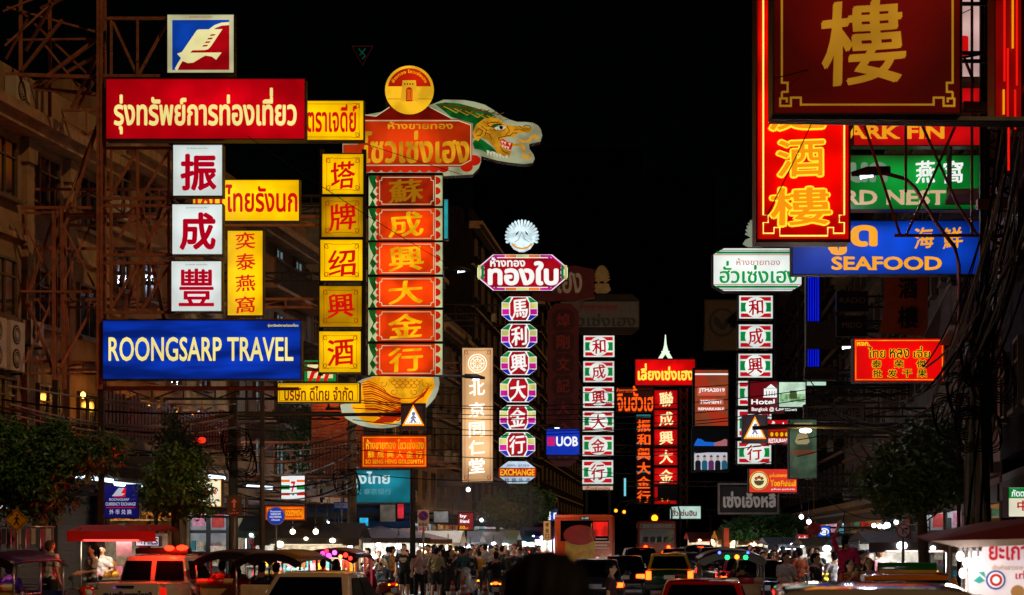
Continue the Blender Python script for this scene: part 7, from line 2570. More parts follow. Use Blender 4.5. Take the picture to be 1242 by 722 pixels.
# --- the people one can tell apart in front of the stalls
R_ = lambda d: radians(d)
fp = []
fp.append(person('person in a rust brown shirt walking at the left end of the front crowd', at(446, 66), R_(-70), 'swing', 'stride', shirt='#6b2f18', pants='#181418', h=1.0))
pw = person('person in a floral white top and denim shorts holding up a phone', at(460, 66), R_(15), 'phone', 'stand', 'shorts', 'tail', shirt='#b8b0a0', pants='#5c7088', skin=2, h=.95)
fp.append(person('person in an amber yellow shirt with a grey cross-body strap', at(476, 68.5), R_(100), 'strap', 'stand', 'trousers', 'short', shirt='#b06a14', pants='#201c1c', h=1.02))
tb = person('tall bearded person in a black T-shirt with white print and black shorts', at(490, 65), R_(-8), 'down', 'stand', 'shorts', 'short', shirt='#0c0c0e', pants='#0e0e10', skin=2, hairc=1, h=1.08)
MB().box(-.1, .1, -.145, -.1, 1.3, 1.33).box(-.11, .11, -.147, -.1, 1.25, 1.285).box(-.06, .06, -.149, -.1, 1.2, 1.23).build('shirt_print', cloth('#c8c4bc'), tb)
person('person in a pale pink T-shirt and black trousers eating from a stick', at(508, 64), R_(10), 'eat', 'stand', 'trousers', 'tail', shirt='#c0a098', pants='#0c0c0e', skin=2, h=.97)
person('person in a loose beige shirt standing just behind the pale pink T-shirt', at(519, 66.5), R_(-20), 'hold', 'stand', 'shorts', 'short', shirt='#a08a70', pants='#3a3630', h=1.06, loose=1.6)
person('person in a khaki shirt with dark straps seen from behind', at(529, 66), R_(170), 'strap', 'stride', 'shorts', 'short', shirt='#8a7a54', pants='#1c1a18', h=1.0)
person('person with long dark hair in a long black dress looking down at food', at(546, 65), R_(60), 'eat', 'stand', 'skirt', 'long', shirt='#1a1410', pants='#14100e', skin=0, h=.98, sleeve=1.6)
person('person in a dark olive top facing the long-haired one', at(537, 67), R_(-110), 'hold', 'stand', 'trousers', 'long', shirt='#2c2a1a', pants='#121212', h=.96)
person('person in a grey shirt high among the crowd beside the scooter', at(589, 74), R_(160), 'down', 'stride', 'trousers', 'short', shirt='#7a7a7c', pants='#1a1a1e', h=1.06)
person('person in a light plaid shirt bending behind the white scooter', at(597, 72), R_(120), 'hold', 'stand', 'trousers', 'cap', shirt='#9a9086', pants='#1a1a1e', capc='#b0aca4', h=.96)
ph = thing('phone', 'lit mobile phone held up by the person in the floral top', 'phone', (pw.location.x - .02, 66 - .36, 1.36 * .95), R_(15))
MB().box(-.04, .04, -.005, .005, -.02, .13).build('shell', TRIMB, ph)
MB().box(-.036, .036, .005, .008, -.015, .125).build('screen', E('phone_screen', '#c8d8f0', 2, var=0), ph)
# print on the floral top
mb = MB()
for i in range(40):
    a, z = rnd.uniform(-1.2, 1.2), rnd.uniform(.98, 1.38)
    mb.ell((.185 * sin(a), -.142 * cos(a) + .0, z), .02, .012, .016, 6, 4)
mb.build('floral_print', cloth('#4a3c34'), pw)

# --- riders, drivers, passengers, vendors
def seated(label, px, Y, z, rz, **k):
    k.setdefault('low', 'sit')
    return person(label, at(px, Y, z), rz, **k)


seated('passenger in a striped beige shirt on the left seat of the tuk-tuk behind the pickup', 269.5, 45.5, -.2, pi - .12, up='hold', shirt='#8a7a66', hair='short')
seated('long haired passenger in amber on the right seat of the tuk-tuk behind the pickup', 286.5, 45.5, -.2, pi - .12, up='hold', shirt='#a8781c', hair='long')
seated('passenger in a red-orange shirt in the amber-roofed tuk-tuk', 335, 43.5, -.2, pi - .2, up='hold', shirt='#a83414')
seated('passenger in a dark blue shirt in the amber-roofed tuk-tuk', 318, 43.5, -.2, pi - .2, up='hold', shirt='#1c2440')
seated('passenger in a white shirt in the LED-lit tuk-tuk', 392, 50.5, -.2, pi - .1, up='hold', shirt='#a09a98')
seated('passenger in a black shirt in the LED-lit tuk-tuk', 408, 50.5, -.2, pi - .1, up='hold', shirt='#101014', hair='long')
seated('rider in black on the motorbike with the orange tail lamp', 602, 62.35, -.12, pi - .05, up='hold', shirt='#0c0c10', hair='cap', capc='#121214')
seated('dark haired passenger in the arched dark tuk-tuk', 900, 46.5, -.2, pi - .06, up='hold', shirt='#2a1a20')
seated('driver shape in a violet lit shirt inside the tuk-tuk at the left edge', 12, 41.2, -.2, pi - .2, up='hold', shirt='#2a2030', hair='short')
person('grey haired person in a white shirt standing by the grey shutter', at(61, 44.5, .15), R_(140), 'down', 'stand', shirt='#c4c0c4', hairc=2, h=1.08)
person('vendor with a long ponytail in a white top at the red-canopied stall', at(112, 48.0, .15), R_(-60), 'hold', 'stand', 'trousers', 'tail', shirt='#bcb4b0', pants='#20304a', skin=2)
person('vendor in a white T-shirt behind the counter of the red-canopied stall', at(124, 49.5, .15), R_(5), 'hold', 'stand', 'trousers', 'short', shirt='#c8c2c0', skin=2)
person('person in a bright magenta top raising one arm above the right-hand crowd', at(1026, 42, .42), R_(150), 'reach', 'stand', 'trousers', 'tail', shirt='#c01450', pants='#2a1420', skin=0, sleeve=1.5, loose=1.5)
person('person in a pale collared shirt looking down beside the dark pink car', at(953, 46), R_(30), 'hold', 'stand', 'trousers', 'short', shirt='#a89c94', skin=0)
person('person with red-lit face in a dark jacket in the right-hand crowd', at(989, 44), R_(60), 'hold', 'stand', 'trousers', 'short', shirt='#241418', sleeve=1.6)
person('person with long brown hair facing the camera near the yellow taxi', at(1054, 40), R_(-10), 'strap', 'stand', 'trousers', 'long', shirt='#5a4a40', hairc=1, skin=0, h=.96)
person('person with an orange top and dark hair left of the one with long brown hair', at(1031, 39), R_(20), 'eat', 'stand', 'trousers', 'tail', shirt='#b0441c', h=.95)
person('person in a teal shirt seen from behind right of the magenta top', at(1043, 50), R_(170), 'down', 'stand', 'trousers', 'short', shirt='#1c4a4c', h=1.0)
person('person in a white shirt bending by the yellow banner on the right', at(1012, 50), R_(200), 'hold', 'stand', 'trousers', 'short', shirt='#c0bab4', h=1.0)
person('person with a straw hat-like tan cap right of the teal shirt', at(1056, 52), R_(160), 'down', 'stand', 'trousers', 'cap', shirt='#5a4a3a', capc='#a88a58', h=1.02)
person('person in a dark maroon shirt at the roadside left of the dark blue sedan', at(741, 40, -.12), R_(80), 'down', 'stand', 'trousers', 'short', shirt='#3a1014', h=.97)
nh = person('dark head of a person standing very close in front of the camera', at(663, 4.4, .31), pi, 'down', 'stand', 'trousers', 'bob', shirt='#14100f', h=1.0, hairc=0)
person('head of a person with yellow hair lit blue, blurred at the lower left corner', at(6, 17, .0), R_(170), 'down', 'stand', 'trousers', 'cap', shirt='#1830b0', capc='#7a6428', h=.92)
person('dark haired person close by the food cart at the lower right', at(1182, 17.5, -.04), R_(100), 'down', 'stand', 'trousers', 'short', shirt='#1c1418', h=.93)
plat = MB().box(-1.2, 1.2, -1.0, 1.0, 0, .33).build('traffic_island', KERB, None, (at(660, 4.8)[0], 4.8, 0))
tag(plat, kind='structure')

# --- the crowd
NAMES = [('black', '#0c0c0f'), ('white', '#b8b2aa'), ('navy', '#141c34'), ('grey', '#565658'), ('dark red', '#5a1416'), ('olive', '#3e3c20'), ('beige', '#94806a'), ('brown', '#43291a'), ('teal', '#164446'), ('pink', '#a86a70'), ('mustard', '#8e6a1a'), ('sky blue', '#5a7c96'), ('purple', '#3c1c44'), ('orange', '#a8481a')]
HN = {'short': 'short dark hair', 'long': 'long dark hair', 'tail': 'tied back hair', 'cap': 'a cap'}
ZONES = [('left of the black T-shirt', 432, 486, 70, 80, 13), ('behind the pale pink T-shirt', 488, 540, 69, 84, 17), ('by the white scooter', 545, 588, 68, 88, 16), ('left of the near dark head', 592, 655, 70, 96, 20), ('left of the magenta top', 900, 1020, 54, 84, 30), ('right of the magenta top', 1026, 1088, 46, 74, 16)]
rc = random.Random(5)
used = set()
for zi, (zn, x0, x1, y0, y1, n) in enumerate(ZONES):
    combos = [(c, hk, f) for c in NAMES for hk in ('short', 'long', 'tail', 'short', 'cap') for f in (0, 1)]
    rc.shuffle(combos)
    k = 0
    seen = set()
    for c, hk, f in combos:
        if (c[0], hk, f) in seen:
            continue
        seen.add((c[0], hk, f))
        px = x0 + (x1 - x0) * (k + rc.uniform(.1, .9)) / n
        Y = rc.uniform(y0, y1)
        rz = rc.uniform(-.7, .7) + (pi if f else 0)
        lab = 'person in %s with %s, %s, %s' % (c[0], HN[hk], 'back turned' if f else 'facing us', zn)
        person(lab, at(px, Y), rz, rc.choice(['down', 'swing', 'strap', 'hold', 'eat', 'phone'] if not f else ['down', 'swing', 'strap']), rc.choice(['stand', 'stride']), rc.choice(['trousers', 'trousers', 'shorts', 'skirt'] if hk != 'short' else ['trousers', 'shorts']), hk, c[1], rc.choice(['#121216', '#1c2438', '#2a2624', '#3c3a34']), rc.choice([0, 0, 1, 2]), rc.choice([0, 0, 0, 1]), rc.uniform(.93, 1.06), capc=rc.choice(['#181818', '#5a1a1a', '#2a3a5a', '#8a8478']), sleeve=rc.choice([.75, .75, .75, 1.6]), group='people in the street crowd')
        k += 1
        if k >= n:
            break
# ================================================================== MARKET STALLS
TENT = lambda n, c: M('tent_' + n, c, rough=.75, var=.2)
BULB = E('bulb_cool', '#e6f0ff', 11, var=0)
BULBW = E('bulb_warm', '#ffe8c0', 10, var=0)


def stall(label, px, Y, w, can, h=2.25, warm=False, nb=3, power=60, umbrella=False, front='#8a8478', rz=-.12, z0=0.0, goods=True, lights=True, ridge=.4):
    p = at(px, Y, z0)
    h -= .22
    root = thing('market_stall', label, 'stall', p, rz)
    d = 1.5
    po = None
    for sx in (-1, 1):
        for y in (-d / 2, d / 2):
            if po is None:
                po = q = MB().cyl((0, 0, 0), (0, 0, h), .025, n=8).build('post', TTB, root)
            else:
                q = po.copy()
                COL.objects.link(q)
            q.location = (sx * w / 2, y, 0)
    mb = MB()
    if umbrella:
        n, R0 = 8, w * .72
        top = (0, 0, h + .45)
        for i in range(n):
            a, b = 2 * pi * i / n, 2 * pi * (i + 1) / n
            pa, pb = (R0 * cos(a), R0 * sin(a), h), (R0 * cos(b), R0 * sin(b), h)
            mb.add([top, pa, pb, (pa[0], pa[1], h - .18), (pb[0], pb[1], h - .18), (0, 0, h + .38)], [(0, 1, 2), (1, 3, 4, 2), (5, 4, 3)])
    else:
        xs = w / 2 + .25
        mb.add([(-xs, -d / 2 - .3, h - .1), (xs, -d / 2 - .3, h - .1), (xs, 0, h + ridge), (-xs, 0, h + ridge), (xs, d / 2 + .3, h - .1), (-xs, d / 2 + .3, h - .1), (-xs, -d / 2 - .3, h - .35), (xs, -d / 2 - .3, h - .35)], [(0, 1, 2, 3), (3, 2, 4, 5), (6, 7, 1, 0)])
    mb.build('canopy', can, root)
    c = MB().box(-w / 2, w / 2, -.4, .4, .2, .9).box(-w / 2 - .05, w / 2 + .05, -.45, .45, .9, .95)
    c.build('counter', M('counter_' + front[1:], front, rough=.5), root)
    if goods:
        mb = MB()
        r2 = random.Random(int(px))
        for i in range(int(w / .22)):
            x = -w / 2 + .15 + i * .22
            if r2.random() < .5:
                mb.box(x, x + .18, -.3, -.05, .95, .95 + r2.uniform(.1, .4), r2.randrange(6))
            else:
                mb.ell((x + .09, -.15, 1.02), .1, .12, .09, 10, 6, r2.randrange(6))
            mb.box(x, x + .18, .1, .3, .95, .95 + r2.uniform(.15, .55), r2.randrange(6))
        mb.build('goods', GOODS, root)
    MB().box(-w / 2, w / 2, d / 2, d / 2 + .02, .9, h - .15).build('back_cloth', M('back_cloth', '#96907f', rough=.8, var=.75, scale=4), root)  # added pale sheet that turns the stall lamp into a bright strip
    if lights:
        first = None
        for i in range(nb):
            x = -w / 2 + w * (i + .5) / nb + .12 * ((i * 5 + int(px)) % 3 - 1)
            rb = .9 + .9 * ((i * 7 + int(px)) % 3) / 2
            if first is None:
                o = first = MB().ell((0, 0, 0), .075, .05, .055, 10, 8).build('bulb', BULBW if warm else BULB, root)
                q = fc_ = MB().cyl((0, 0, .03), (0, 0, .32), .012, n=6).build('bulb_cord', BLACKP, o)
            else:
                o = first.copy()
                q = fc_.copy()
                q.parent = o
                COL.objects.link(o)
                COL.objects.link(q)
            o.location = (x, -d / 2 - .34, h - .3 + .06 * ((i * 3 + int(px)) % 4))
            o.scale = (rb, rb, rb)
        area_light('stall_light', (0, -.75, h - .2), power * 4.5, '#fff0d8' if warm else '#f0f4ff', w * .8, .8, (radians(18), 0, 0), root)
    return root


stall('stall under a dark brown parasol behind the phone-holding person', 462, 74, 2.6, TENT('brown', '#3a2a20'), 2.3, umbrella=True, power=70)
stall('stall under a wide tan parasol right of the dark brown one', 492, 79, 2.6, TENT('tan', '#6a4a30'), 2.25, umbrella=True, warm=True, power=80)
stall('stall with a pale canopy and glaring bulbs behind the tall black T-shirt', 515, 84, 2.8, TENT('pale', '#b0a68c'), 2.2, warm=True, power=110, nb=4)
stall('stall with a yellow front and white bulbs behind the khaki shirt', 540, 92, 3.0, TENT('white', '#b8b8b4'), 2.2, power=120, nb=5, front='#c8a018')
stall('stall with a grey canopy and white bulbs above the white scooter', 570, 98, 3.0, TENT('grey', '#7c7c7c'), 2.2, power=110, nb=5)
stall('stall with a green-tinged canopy left of the big dark tree', 594, 104, 2.6, TENT('mint', '#8aa498'), 2.3, power=100, nb=4)
stall('stall with a blue canopy and one very bright lamp under the big dark tree', 616, 112, 2.8, TENT('blue', '#2a5a80'), 2.4, power=110, nb=2)
stall('stall with warm bulbs just left of the orange bus', 637, 118, 3.0, TENT('red', '#8a2a22'), 2.2, warm=True, power=90, nb=5)
stall('stall with white bulbs and a violet cloth beside the orange bus', 656, 112, 2.4, TENT('violet', '#5a3a78'), 2.5, power=100, nb=4)
stall('stall with an orange front and bulbs behind the LED-lit tuk-tuk', 380, 66, 3.0, TENT('umber', '#2e281e'), 2.4, warm=True, power=50, nb=3, front='#b8961c')
stall('stall with a lit green front left of the parasols', 345, 70, 2.4, TENT('bottle', '#1c2c22'), 2.5, power=45, nb=3, z0=.15)
# right-hand stalls
stall('stall with warm bulbs right of the far yellow taxi roof', 905, 108, 3.0, TENT('amber', '#a87838'), 2.3, warm=True, power=90, nb=3, rz=.1)
stall('stall with cool bulbs under the right-hand round tree', 932, 98, 3.0, TENT('rust', '#8a3a20'), 2.3, warm=True, power=80, nb=4, rz=.1)
stall('stall with a white awning below the small red and yellow sign', 968, 84, 2.6, TENT('steel', '#5a5c60'), 2.15, power=100, nb=5, rz=.1, ridge=.18)
stall('stall with a yellow banner behind the magenta top', 1010, 64, 1.8, TENT('cocoa', '#4a3c28'), 2.15, power=50, nb=3, rz=.1, ridge=.15, front='#c8b018')
stall('stall with a low dark awning right of the magenta top', 1066, 58, 2.2, TENT('dark', '#2c2c30'), 2.12, power=70, nb=0, rz=.1, z0=.1, ridge=.12)
stall('stall with a brown sloped awning and tube lamps beside the yellow taxi', 1094, 50, 1.8, TENT('brown', '#3a2a20'), 2.2, power=40, nb=2, rz=.1, z0=.1, ridge=.18)
stall('far stall with small lamps right of the farther bus', 862, 140, 3.0, TENT('red', '#8a2a22'), 2.3, warm=True, power=70, nb=3, rz=.1)

# red canopied stall left
rs = stall('red-canopied snack stall with gold packets and posters behind the police pickup', 152, 49.5, 1.75, TENT('bright_red', '#b01414'), 2.42, warm=True, power=9, nb=0, rz=-.14, z0=.15, ridge=.06)
mb = MB()
mb.box(.05, .45, -.82, -.8, 1.5, 1.98, 0).box(.62, .84, -.82, -.8, 1.55, 1.95, 1)
mb.build('posters', [M('poster_pink', '#b8808c', rough=.6), M('poster_cream', '#b8a898', rough=.6)], rs)
s = plain_sign('menu_strip_sign', 'small white lit sign with dark lettering under the right end of the red canopy', 165, 651, 193, 662, 48.5, E('menu_strip', '#d8d4e8', .9, var=.15))
s.text('HILS', 175, 652.5, 192, 661, BLACKP, .06)
s.text('เมนู', 166.5, 654, 173, 660, BLACKP, .03, name='small_print')
MB().bar((s.X(179), .2, s.Z(662)), (s.X(179), .2, -s.root.location.z + .15), .05).build('post', DARKSTEEL, s.root)

# ------------------------------------------------ bright food cart at the lower right
fc = thing('food_cart', 'food cart with a dark red canopy, dazzling bulbs and white banner with red Thai lettering', 'food cart', at(1192, 19, 0), -.06)
K = 19 / F
cx = lambda px: (px - 1192) * K
cz = lambda py: CZ + (HZ - py) * K
mb = MB()
mb.add([(cx(1116), -.75, cz(656)), (cx(1300), -.75, cz(652)), (cx(1310), .1, cz(622)), (cx(1190), .1, cz(634)), (cx(1128), .9, cz(650)), (cx(1300), .9, cz(648))], [(0, 1, 2, 3), (3, 2, 5, 4), (0, 3, 4)])
mb.add([(cx(1116), -.76, cz(656)), (cx(1300), -.76, cz(652)), (cx(1300), -.76, cz(658)), (cx(1150), -.76, cz(664))], [(0, 3, 2, 1)], 1)
can = mb.build('canopy', [M('canopy_dark_red', '#5a1014', rough=.6, var=.3), M('canopy_cream', '#b8a8a0', rough=.7)], fc)
so = can.modifiers.new('thick', 'SOLIDIFY')
so.thickness = .015
mb = MB()
for x, y in ((1162, -.5), (1300, -.5), (1165, .6), (1300, .6)):
    mb.cyl((cx(x), y, 0.3), (cx(x), y, cz(652)), .02, n=8)
mb.build('posts', TTB, fc)
MB().box(cx(1158), cx(1300), -.45, .55, .35, 1.0).box(cx(1150), cx(1305), -.5, .6, 1.0, 1.05).build('counter', ALU, fc)
for x in (1180, 1280):
    wheel(fc, cx(x), -.5, .3, .06)
bn = MB().box(cx(1163), cx(1260), -.56, -.54, cz(732), cz(651)).build('banner', E('banner_lit_white', '#ecdada', .7, var=.2, scale=2), fc)
sg = Sign('x', '', 'sign', 1192, 600, 1192, HZ, 19)
bpy.data.objects.remove(sg.root)
sg.by = HZ + CZ / K
mb = MB()
LR, LB, LG, LO, LW = 0, 1, 2, 3, 4
mb.text('ยะเกา', cx(1186), cx(1231), cz(679), cz(662), -.575, .05, mi=0)
mb.text('เจ้าเก่าเยาวราช', cx(1190), cx(1226), cz(690), cz(684), -.575, .03, mi=3)
mb.text('เท่าไร', cx(1217), cx(1246), cz(701), cz(691), -.575, .05, mi=0)
mb.text('สี่', cx(1230), cx(1240), cz(713), cz(703), -.575, .05, mi=0)
ci = lambda r, x, y: [(cx(x + r * cos(2 * pi * i / 24)), cz(y + r * sin(2 * pi * i / 24))) for i in range(24)]
mb.poly(ci(11.5, 1194.5, 702), -.572, -.561, 1)
mb.poly(ci(9.2, 1194.5, 702), -.578, -.561, 4)
mb.poly(ci(7.4, 1194.5, 702), -.584, -.561, 0)
mb.poly(ci(4.2, 1194.5, 702), -.59, -.561, 4)
mb.poly([(cx(1168), cz(703)), (cx(1176), cz(697)), (cx(1182), cz(703)), (cx(1175), cz(706))], -.57, -.561, 2)
mb.poly([(cx(1174), cz(693)), (cx(1181), cz(692)), (cx(1183), cz(700))], -.571, -.561, 2)
mb.poly(ci(8, 1220, 716), -.572, -.561, 3)
mb.build('banner_print', [E('b_red', '#c01a28', .7, var=0, sample=False), E('b_blue', '#28469a', .6, var=0, sample=False), E('b_teal', '#2a9a8c', .6, var=0, sample=False), E('b_tan', '#b8844a', .6, var=0, sample=False), E('b_white', '#f0e8e0', .9, var=0, sample=False)], bn)
mb = MB()
for x, y, py in ((1152, -.62, 674), (1160, -.6, 682), (1166, -.66, 688), (1155, -.63, 694), (1174, -.66, 680)):
    mb.ell((cx(x), y, cz(py)), .034, .034, .045, 12, 8)
mb.build('bulbs', E('bulb_glare', '#fff0e6', 7, var=0), fc)
mb = MB()
for x, y in ((1152, -.62), (1158, -.6), (1164, -.66), (1172, -.66)):
    mb.cyl((cx(x), y, cz(676)), (cx(x), y, cz(654)), .01, n=6)
    mb.cyl((cx(x), y, cz(668)), (cx(x), y, cz(660)), .03, .045, n=8)
mb.build('lamp_sockets', BLACKP, fc)
point_light('cart_light', (cx(1156), -.75, cz(684)), 20, '#fff0e8', .15, fc)

# ------------------------------------------------ cones, lanterns, stools
CO = M('cone_orange', '#c23a10', rough=.5)
CW = M('cone_white', '#c0b8b0', rough=.5)
for i, (px, Y, lab) in enumerate(((549, 62, 'traffic cone left of the scooter, standing alone'), (561, 63, 'traffic cone just left of the white scooter, front one of a close pair'), (566, 65, 'traffic cone half behind the front one beside the white scooter'), (588, 62.5, 'traffic cone between the white scooter and the motorbike with the orange lamp'), (481, 64, 'traffic cone behind the legs of the tall black T-shirt'))):
    t = thing('traffic_cone', lab, 'cone', at(px, Y), 0, 'traffic cones by the scooters')
    MB().box(-.19, .19, -.19, .19, 0, .04).cyl((0, 0, .04), (0, 0, .75), .15, .035, 16).build('body', CO, t)
    MB().cyl((0, 0, .3), (0, 0, .42), .118, .098, 16).cyl((0, 0, .5), (0, 0, .6), .086, .07, 16).build('reflective_bands', CW, t)
for px, py, Y, r, lab in ((987, 642, 68, .27, 'big red paper lantern left of the small blue lit sign'), (245, 534, 60, .12, 'small red lit lantern tube on the cream wall')):
    t = thing('lantern', lab, 'lantern', W(px, py, Y))
    mb = MB().ell((0, 0, 0), r, r, r * .8, 16, 10)
    mb.build('shade', E('lantern_red', '#5a1014', .35, var=.4, scale=6) if r > .2 else E('lantern_hot', '#f0301c', 1.2, var=0), t)
    MB().cyl((0, 0, r * .75), (0, 0, r * 1.0), r * .3, n=10).cyl((0, 0, -r), (0, 0, -r * .75), r * .3, n=10).cyl((0, 0, r), (0, 0, r + 1.4), .01, n=6).build('rims', M('lantern_gold', '#a87818', rough=.4), t)
# goods on hangers at far left
t = thing('hanging_goods', 'silver and pink wrapped goods hanging under the left eave above the violet tuk-tuk', 'goods', at(18, 44.5, 0))
mb = MB()
for i in range(12):
    x = -.5 + i * .11
    mb.box(x, x + .09, -.05, .02, 1.85 + .05 * (i % 3), 2.3, i % 3)
mb.cyl((-.7, 0, 2.34), (.9, 0, 2.34), .02, n=6, mi=3)
mb.cyl((-.65, 0, .15), (-.65, 0, 2.34), .02, n=6, mi=3).cyl((.85, 0, .15), (.85, 0, 2.34), .02, n=6, mi=3)
mb.build('packets', [M('foil', '#b0b0bc', rough=.2, metal=.8), M('foil_pink', '#a05a6a', rough=.35), M('foil_white', '#b8b4b4', rough=.3), TTB], t)
# lit post tube
t = thing('light_tube', 'upright white tube lamp beside the utility pole above the LED-lit tuk-tuk', 'lamp', W(425, 667, 66))
MB().box(-.13, .13, .06, .1, 0, .6).cyl((0, 0, 0), (0, 0, .6), .09, n=8, mi=1).build('tube', [TRIMB, E('tube_violet_white', '#d8d0ff', 4, var=0)], t)
t.location.z = 2.1 + (652 - 667) * 66 / F
t = thing('string_lights', 'sagging string of six blue-white bulbs over the low dark awning at the right', 'string lights', W(1054, 655, 55))
o0 = W(1054, 655, 55)
bl = [W(a, b, 55) - o0 for a, b in ((1054, 655), (1060, 637.5), (1067, 638.5), (1072.5, 639), (1077.5, 637.5), (1087, 633.5))]
MB().tube([v + Vector((0, 0, .12)) for v in bl], .012, 5).build('wire', BLACKP, t)
for v in bl:
    MB().ell(tuple(v), .06, .055, .06, 12, 8).build('bulb', BULB, t)
area_light('bulb_light', tuple(bl[3] + Vector((0, -.3, -.2))), 60, '#e8f0ff', 1.0, .3, (radians(25), 0, 0), t)
# hanging street bulbs row on the left stalls at mid
for px, py, Y, c, lab in ((383, 645, 62, 'w', 'round hanging lamp left of the LED-lit tuk-tuk, largest of the street lamps there'), (411, 642, 72, 'c', 'small cool lamp right of the round hanging lamp'), (397, 635, 74, 'c', 'small white lamp above the round hanging lamp'), (355, 645, 64, 'w', 'warm lamp under the orange fascia'), (568, 594, 84, 'c', 'double white floodlight below the pharmacy sign'), (584, 631, 98, 'c', 'greenish lamp above the mint canopy stall'), (972, 627, 76, 'c', 'blue-white lamp above the white awning, upper right one'), (967, 657, 80, 'c', 'blue-white lamp left of the small red and yellow sign'), (981, 633, 72, 'c', 'small blue-white lamp near the red lantern'), (1076, 637, 58, 'c', 'wide white lamp over the row of bulbs at right')):
    t = thing('hanging_lamp', lab, 'lamp', W(px, py, Y))
    MB().ell((0, 0, 0), .085, .085, .085, 12, 8).build('globe', BULBW if c == 'w' else BULB, t)
    MB().cyl((0, 0, .12), (0, 0, .2), .05, n=8).cyl((0, 0, .2), (0, 0, .9), .012, n=6).build('cord', BLACKP, t)
    point_light('lamp_light', (0, -.2, -.1), 14, '#fff0d8' if c == 'w' else '#eaf0ff', .12, t)

# ================================================================== TREES
LEAF = M('leaf_green', '#4a7424', rough=.5, var=.5, scale=1.5)
LEAF2 = M('leaf_dark_green', '#315a20', rough=.5, var=.5, scale=1.5)
BARK = M('bark', '#4a3828', rough=.85, var=.4, scale=6, bump=.4)


def tree(label, px, Y, blobs, n, leaf, leafm, trunk_r=.13, seed=1, trunk_x=None):
    """blobs: (dx, dy, z, rx, rz)"""
    r2 = random.Random(seed)
    p = at(px, Y, .1)
    root = thing('street_tree', label, 'tree', p)
    mb = MB()
    tops = [(b[0], b[1], b[2]) for b in blobs]
    z0 = min(b[2] - b[4] * .6 for b in blobs)
    mb.tube([(0, 0, 0), (.05, 0, z0 * .5), (0, .02, z0), (.03, 0, z0 + .5)], 1, 8, radii=[trunk_r * 1.25, trunk_r, trunk_r * .85, trunk_r * .6])
    for tx, ty, tz in tops:
        mb.tube([(0, .02, z0 - .1), (tx * .4, ty * .4, z0 + (tz - z0) * .45), (tx, ty, tz)], 1, 6, radii=[trunk_r * .6, trunk_r * .4, .02])
        for j in range(4):
            a = r2.uniform(0, 2 * pi)
            mb.tube([(tx * .7, ty * .7, z0 + (tz - z0) * .7), (tx + .7 * cos(a), ty + .7 * sin(a), tz + r2.uniform(-.3, .5))], 1, 5, radii=[.03, .01])
    mb.build('trunk', BARK, root)
    mb = MB()
    tot = sum(b[3] ** 2 * b[4] for b in blobs)
    for bx, by, bz, rx, rzz in blobs:
        m = int(n * rx ** 2 * rzz / tot)
        tw = []
        for i in range(max(6, m // 16)):
            while True:
                v = Vector((r2.gauss(0, .5), r2.gauss(0, .5), r2.gauss(0, .5)))
                if v.length < 1.12:
                    break
            if v.length < .45:
                v = v.normalized() * r2.uniform(.45, 1)
            tw.append(v)
        for i in range(m):
            c = r2.choice(tw)
            q = Vector((bx + c.x * rx + r2.gauss(0, .13), by + c.y * rx + r2.gauss(0, .13), bz + c.z * rzz + r2.gauss(0, .1)))
            d = Vector((r2.gauss(0, 1), r2.gauss(0, 1), r2.gauss(-.5, .6))).normalized()
            s_ = d.cross(Vector((r2.gauss(0, 1), r2.gauss(0, 1), r2.gauss(0, 1)))).normalized()
            l = leaf * r2.uniform(.6, 1.3)
            k = s_.cross(d) * l * .12
            mb.add([q, q + d * l * .5 + s_ * l * .22 + k, q + d * l, q + d * l * .5 - s_ * l * .22 + k], [(0, 1, 2), (0, 2, 3)])
    mb.build('crown', leafm, root)
    return root


tree('dark spreading tree at the left edge in front of the slatted screen', 52, 45, [(-.6, 0, 3.4, 1.0, .65), (.3, 0, 3.8, .9, .55), (-.9, .2, 4.2, .8, .5), (.9, -.1, 3.75, .75, .45), (-.2, 0, 2.95, 1.0, .5), (.2, .3, 4.25, .6, .45), (1.4, 0, 4.0, .55, .32)], 8500, .17, LEAF2, .12, 3)
tree('tall rounded tree with light-edged leaves behind the police pickup lamps', 212, 52, [(0, 0, 3.4, .8, .65), (.1, 0, 4.05, .62, .55), (-.1, .1, 4.6, .4, .45), (-.42, 0, 3.0, .5, .42), (.42, 0, 2.95, .55, .42), (-.05, .1, 5.1, .2, .35)], 8000, .15, LEAF, .12, 5)
tree('dense dark tree at the right beside the concrete pole', 1118, 42, [(0, 0, 3.6, .9, .6), (-.7, 0, 3.2, .7, .45), (.5, .2, 3.2, .7, .5), (.2, 0, 4.2, .55, .4), (-.3, -.1, 2.9, .8, .4)], 6500, .17, M('leaf_shaded', '#4c5c20', rough=.6, var=.5), .12, 7)  # duller olive leaf colour for this tree
tree('big shadowy tree over the stalls left of the orange bus', 628, 108, [(0, 0, 3.6, 1.6, .9), (-1.0, 0, 3.4, 1.0, .7), (1.0, 0, 3.8, 1.1, .8), (.2, 0, 4.5, 1.0, .5)], 6000, .3, LEAF2, .2, 9)
tree('small olive lamp-lit tree above the mint canopy stall', 603, 100, [(0, 0, 3.4, .9, .6), (.5, 0, 3.2, .6, .45), (-.4, 0, 3.6, .5, .4)], 2500, .22, M('leaf_olive', '#6a6a1c', rough=.5, var=.4), .1, 11)
tree('round tree beneath the framed grey sign on the right side of the road', 928, 91, [(0, 0, 2.5, 1.3, .5), (-1.0, 0, 2.35, .9, .4), (1.0, 0, 2.5, .9, .45), (.2, 0, 2.85, .9, .35)], 5500, .26, LEAF2, .15, 13)
t = thing('climbing_plant', 'dark creeper growing over the louvred balcony left of the goldsmith board', 'plant', W(372, 560, 73))
mb = MB()
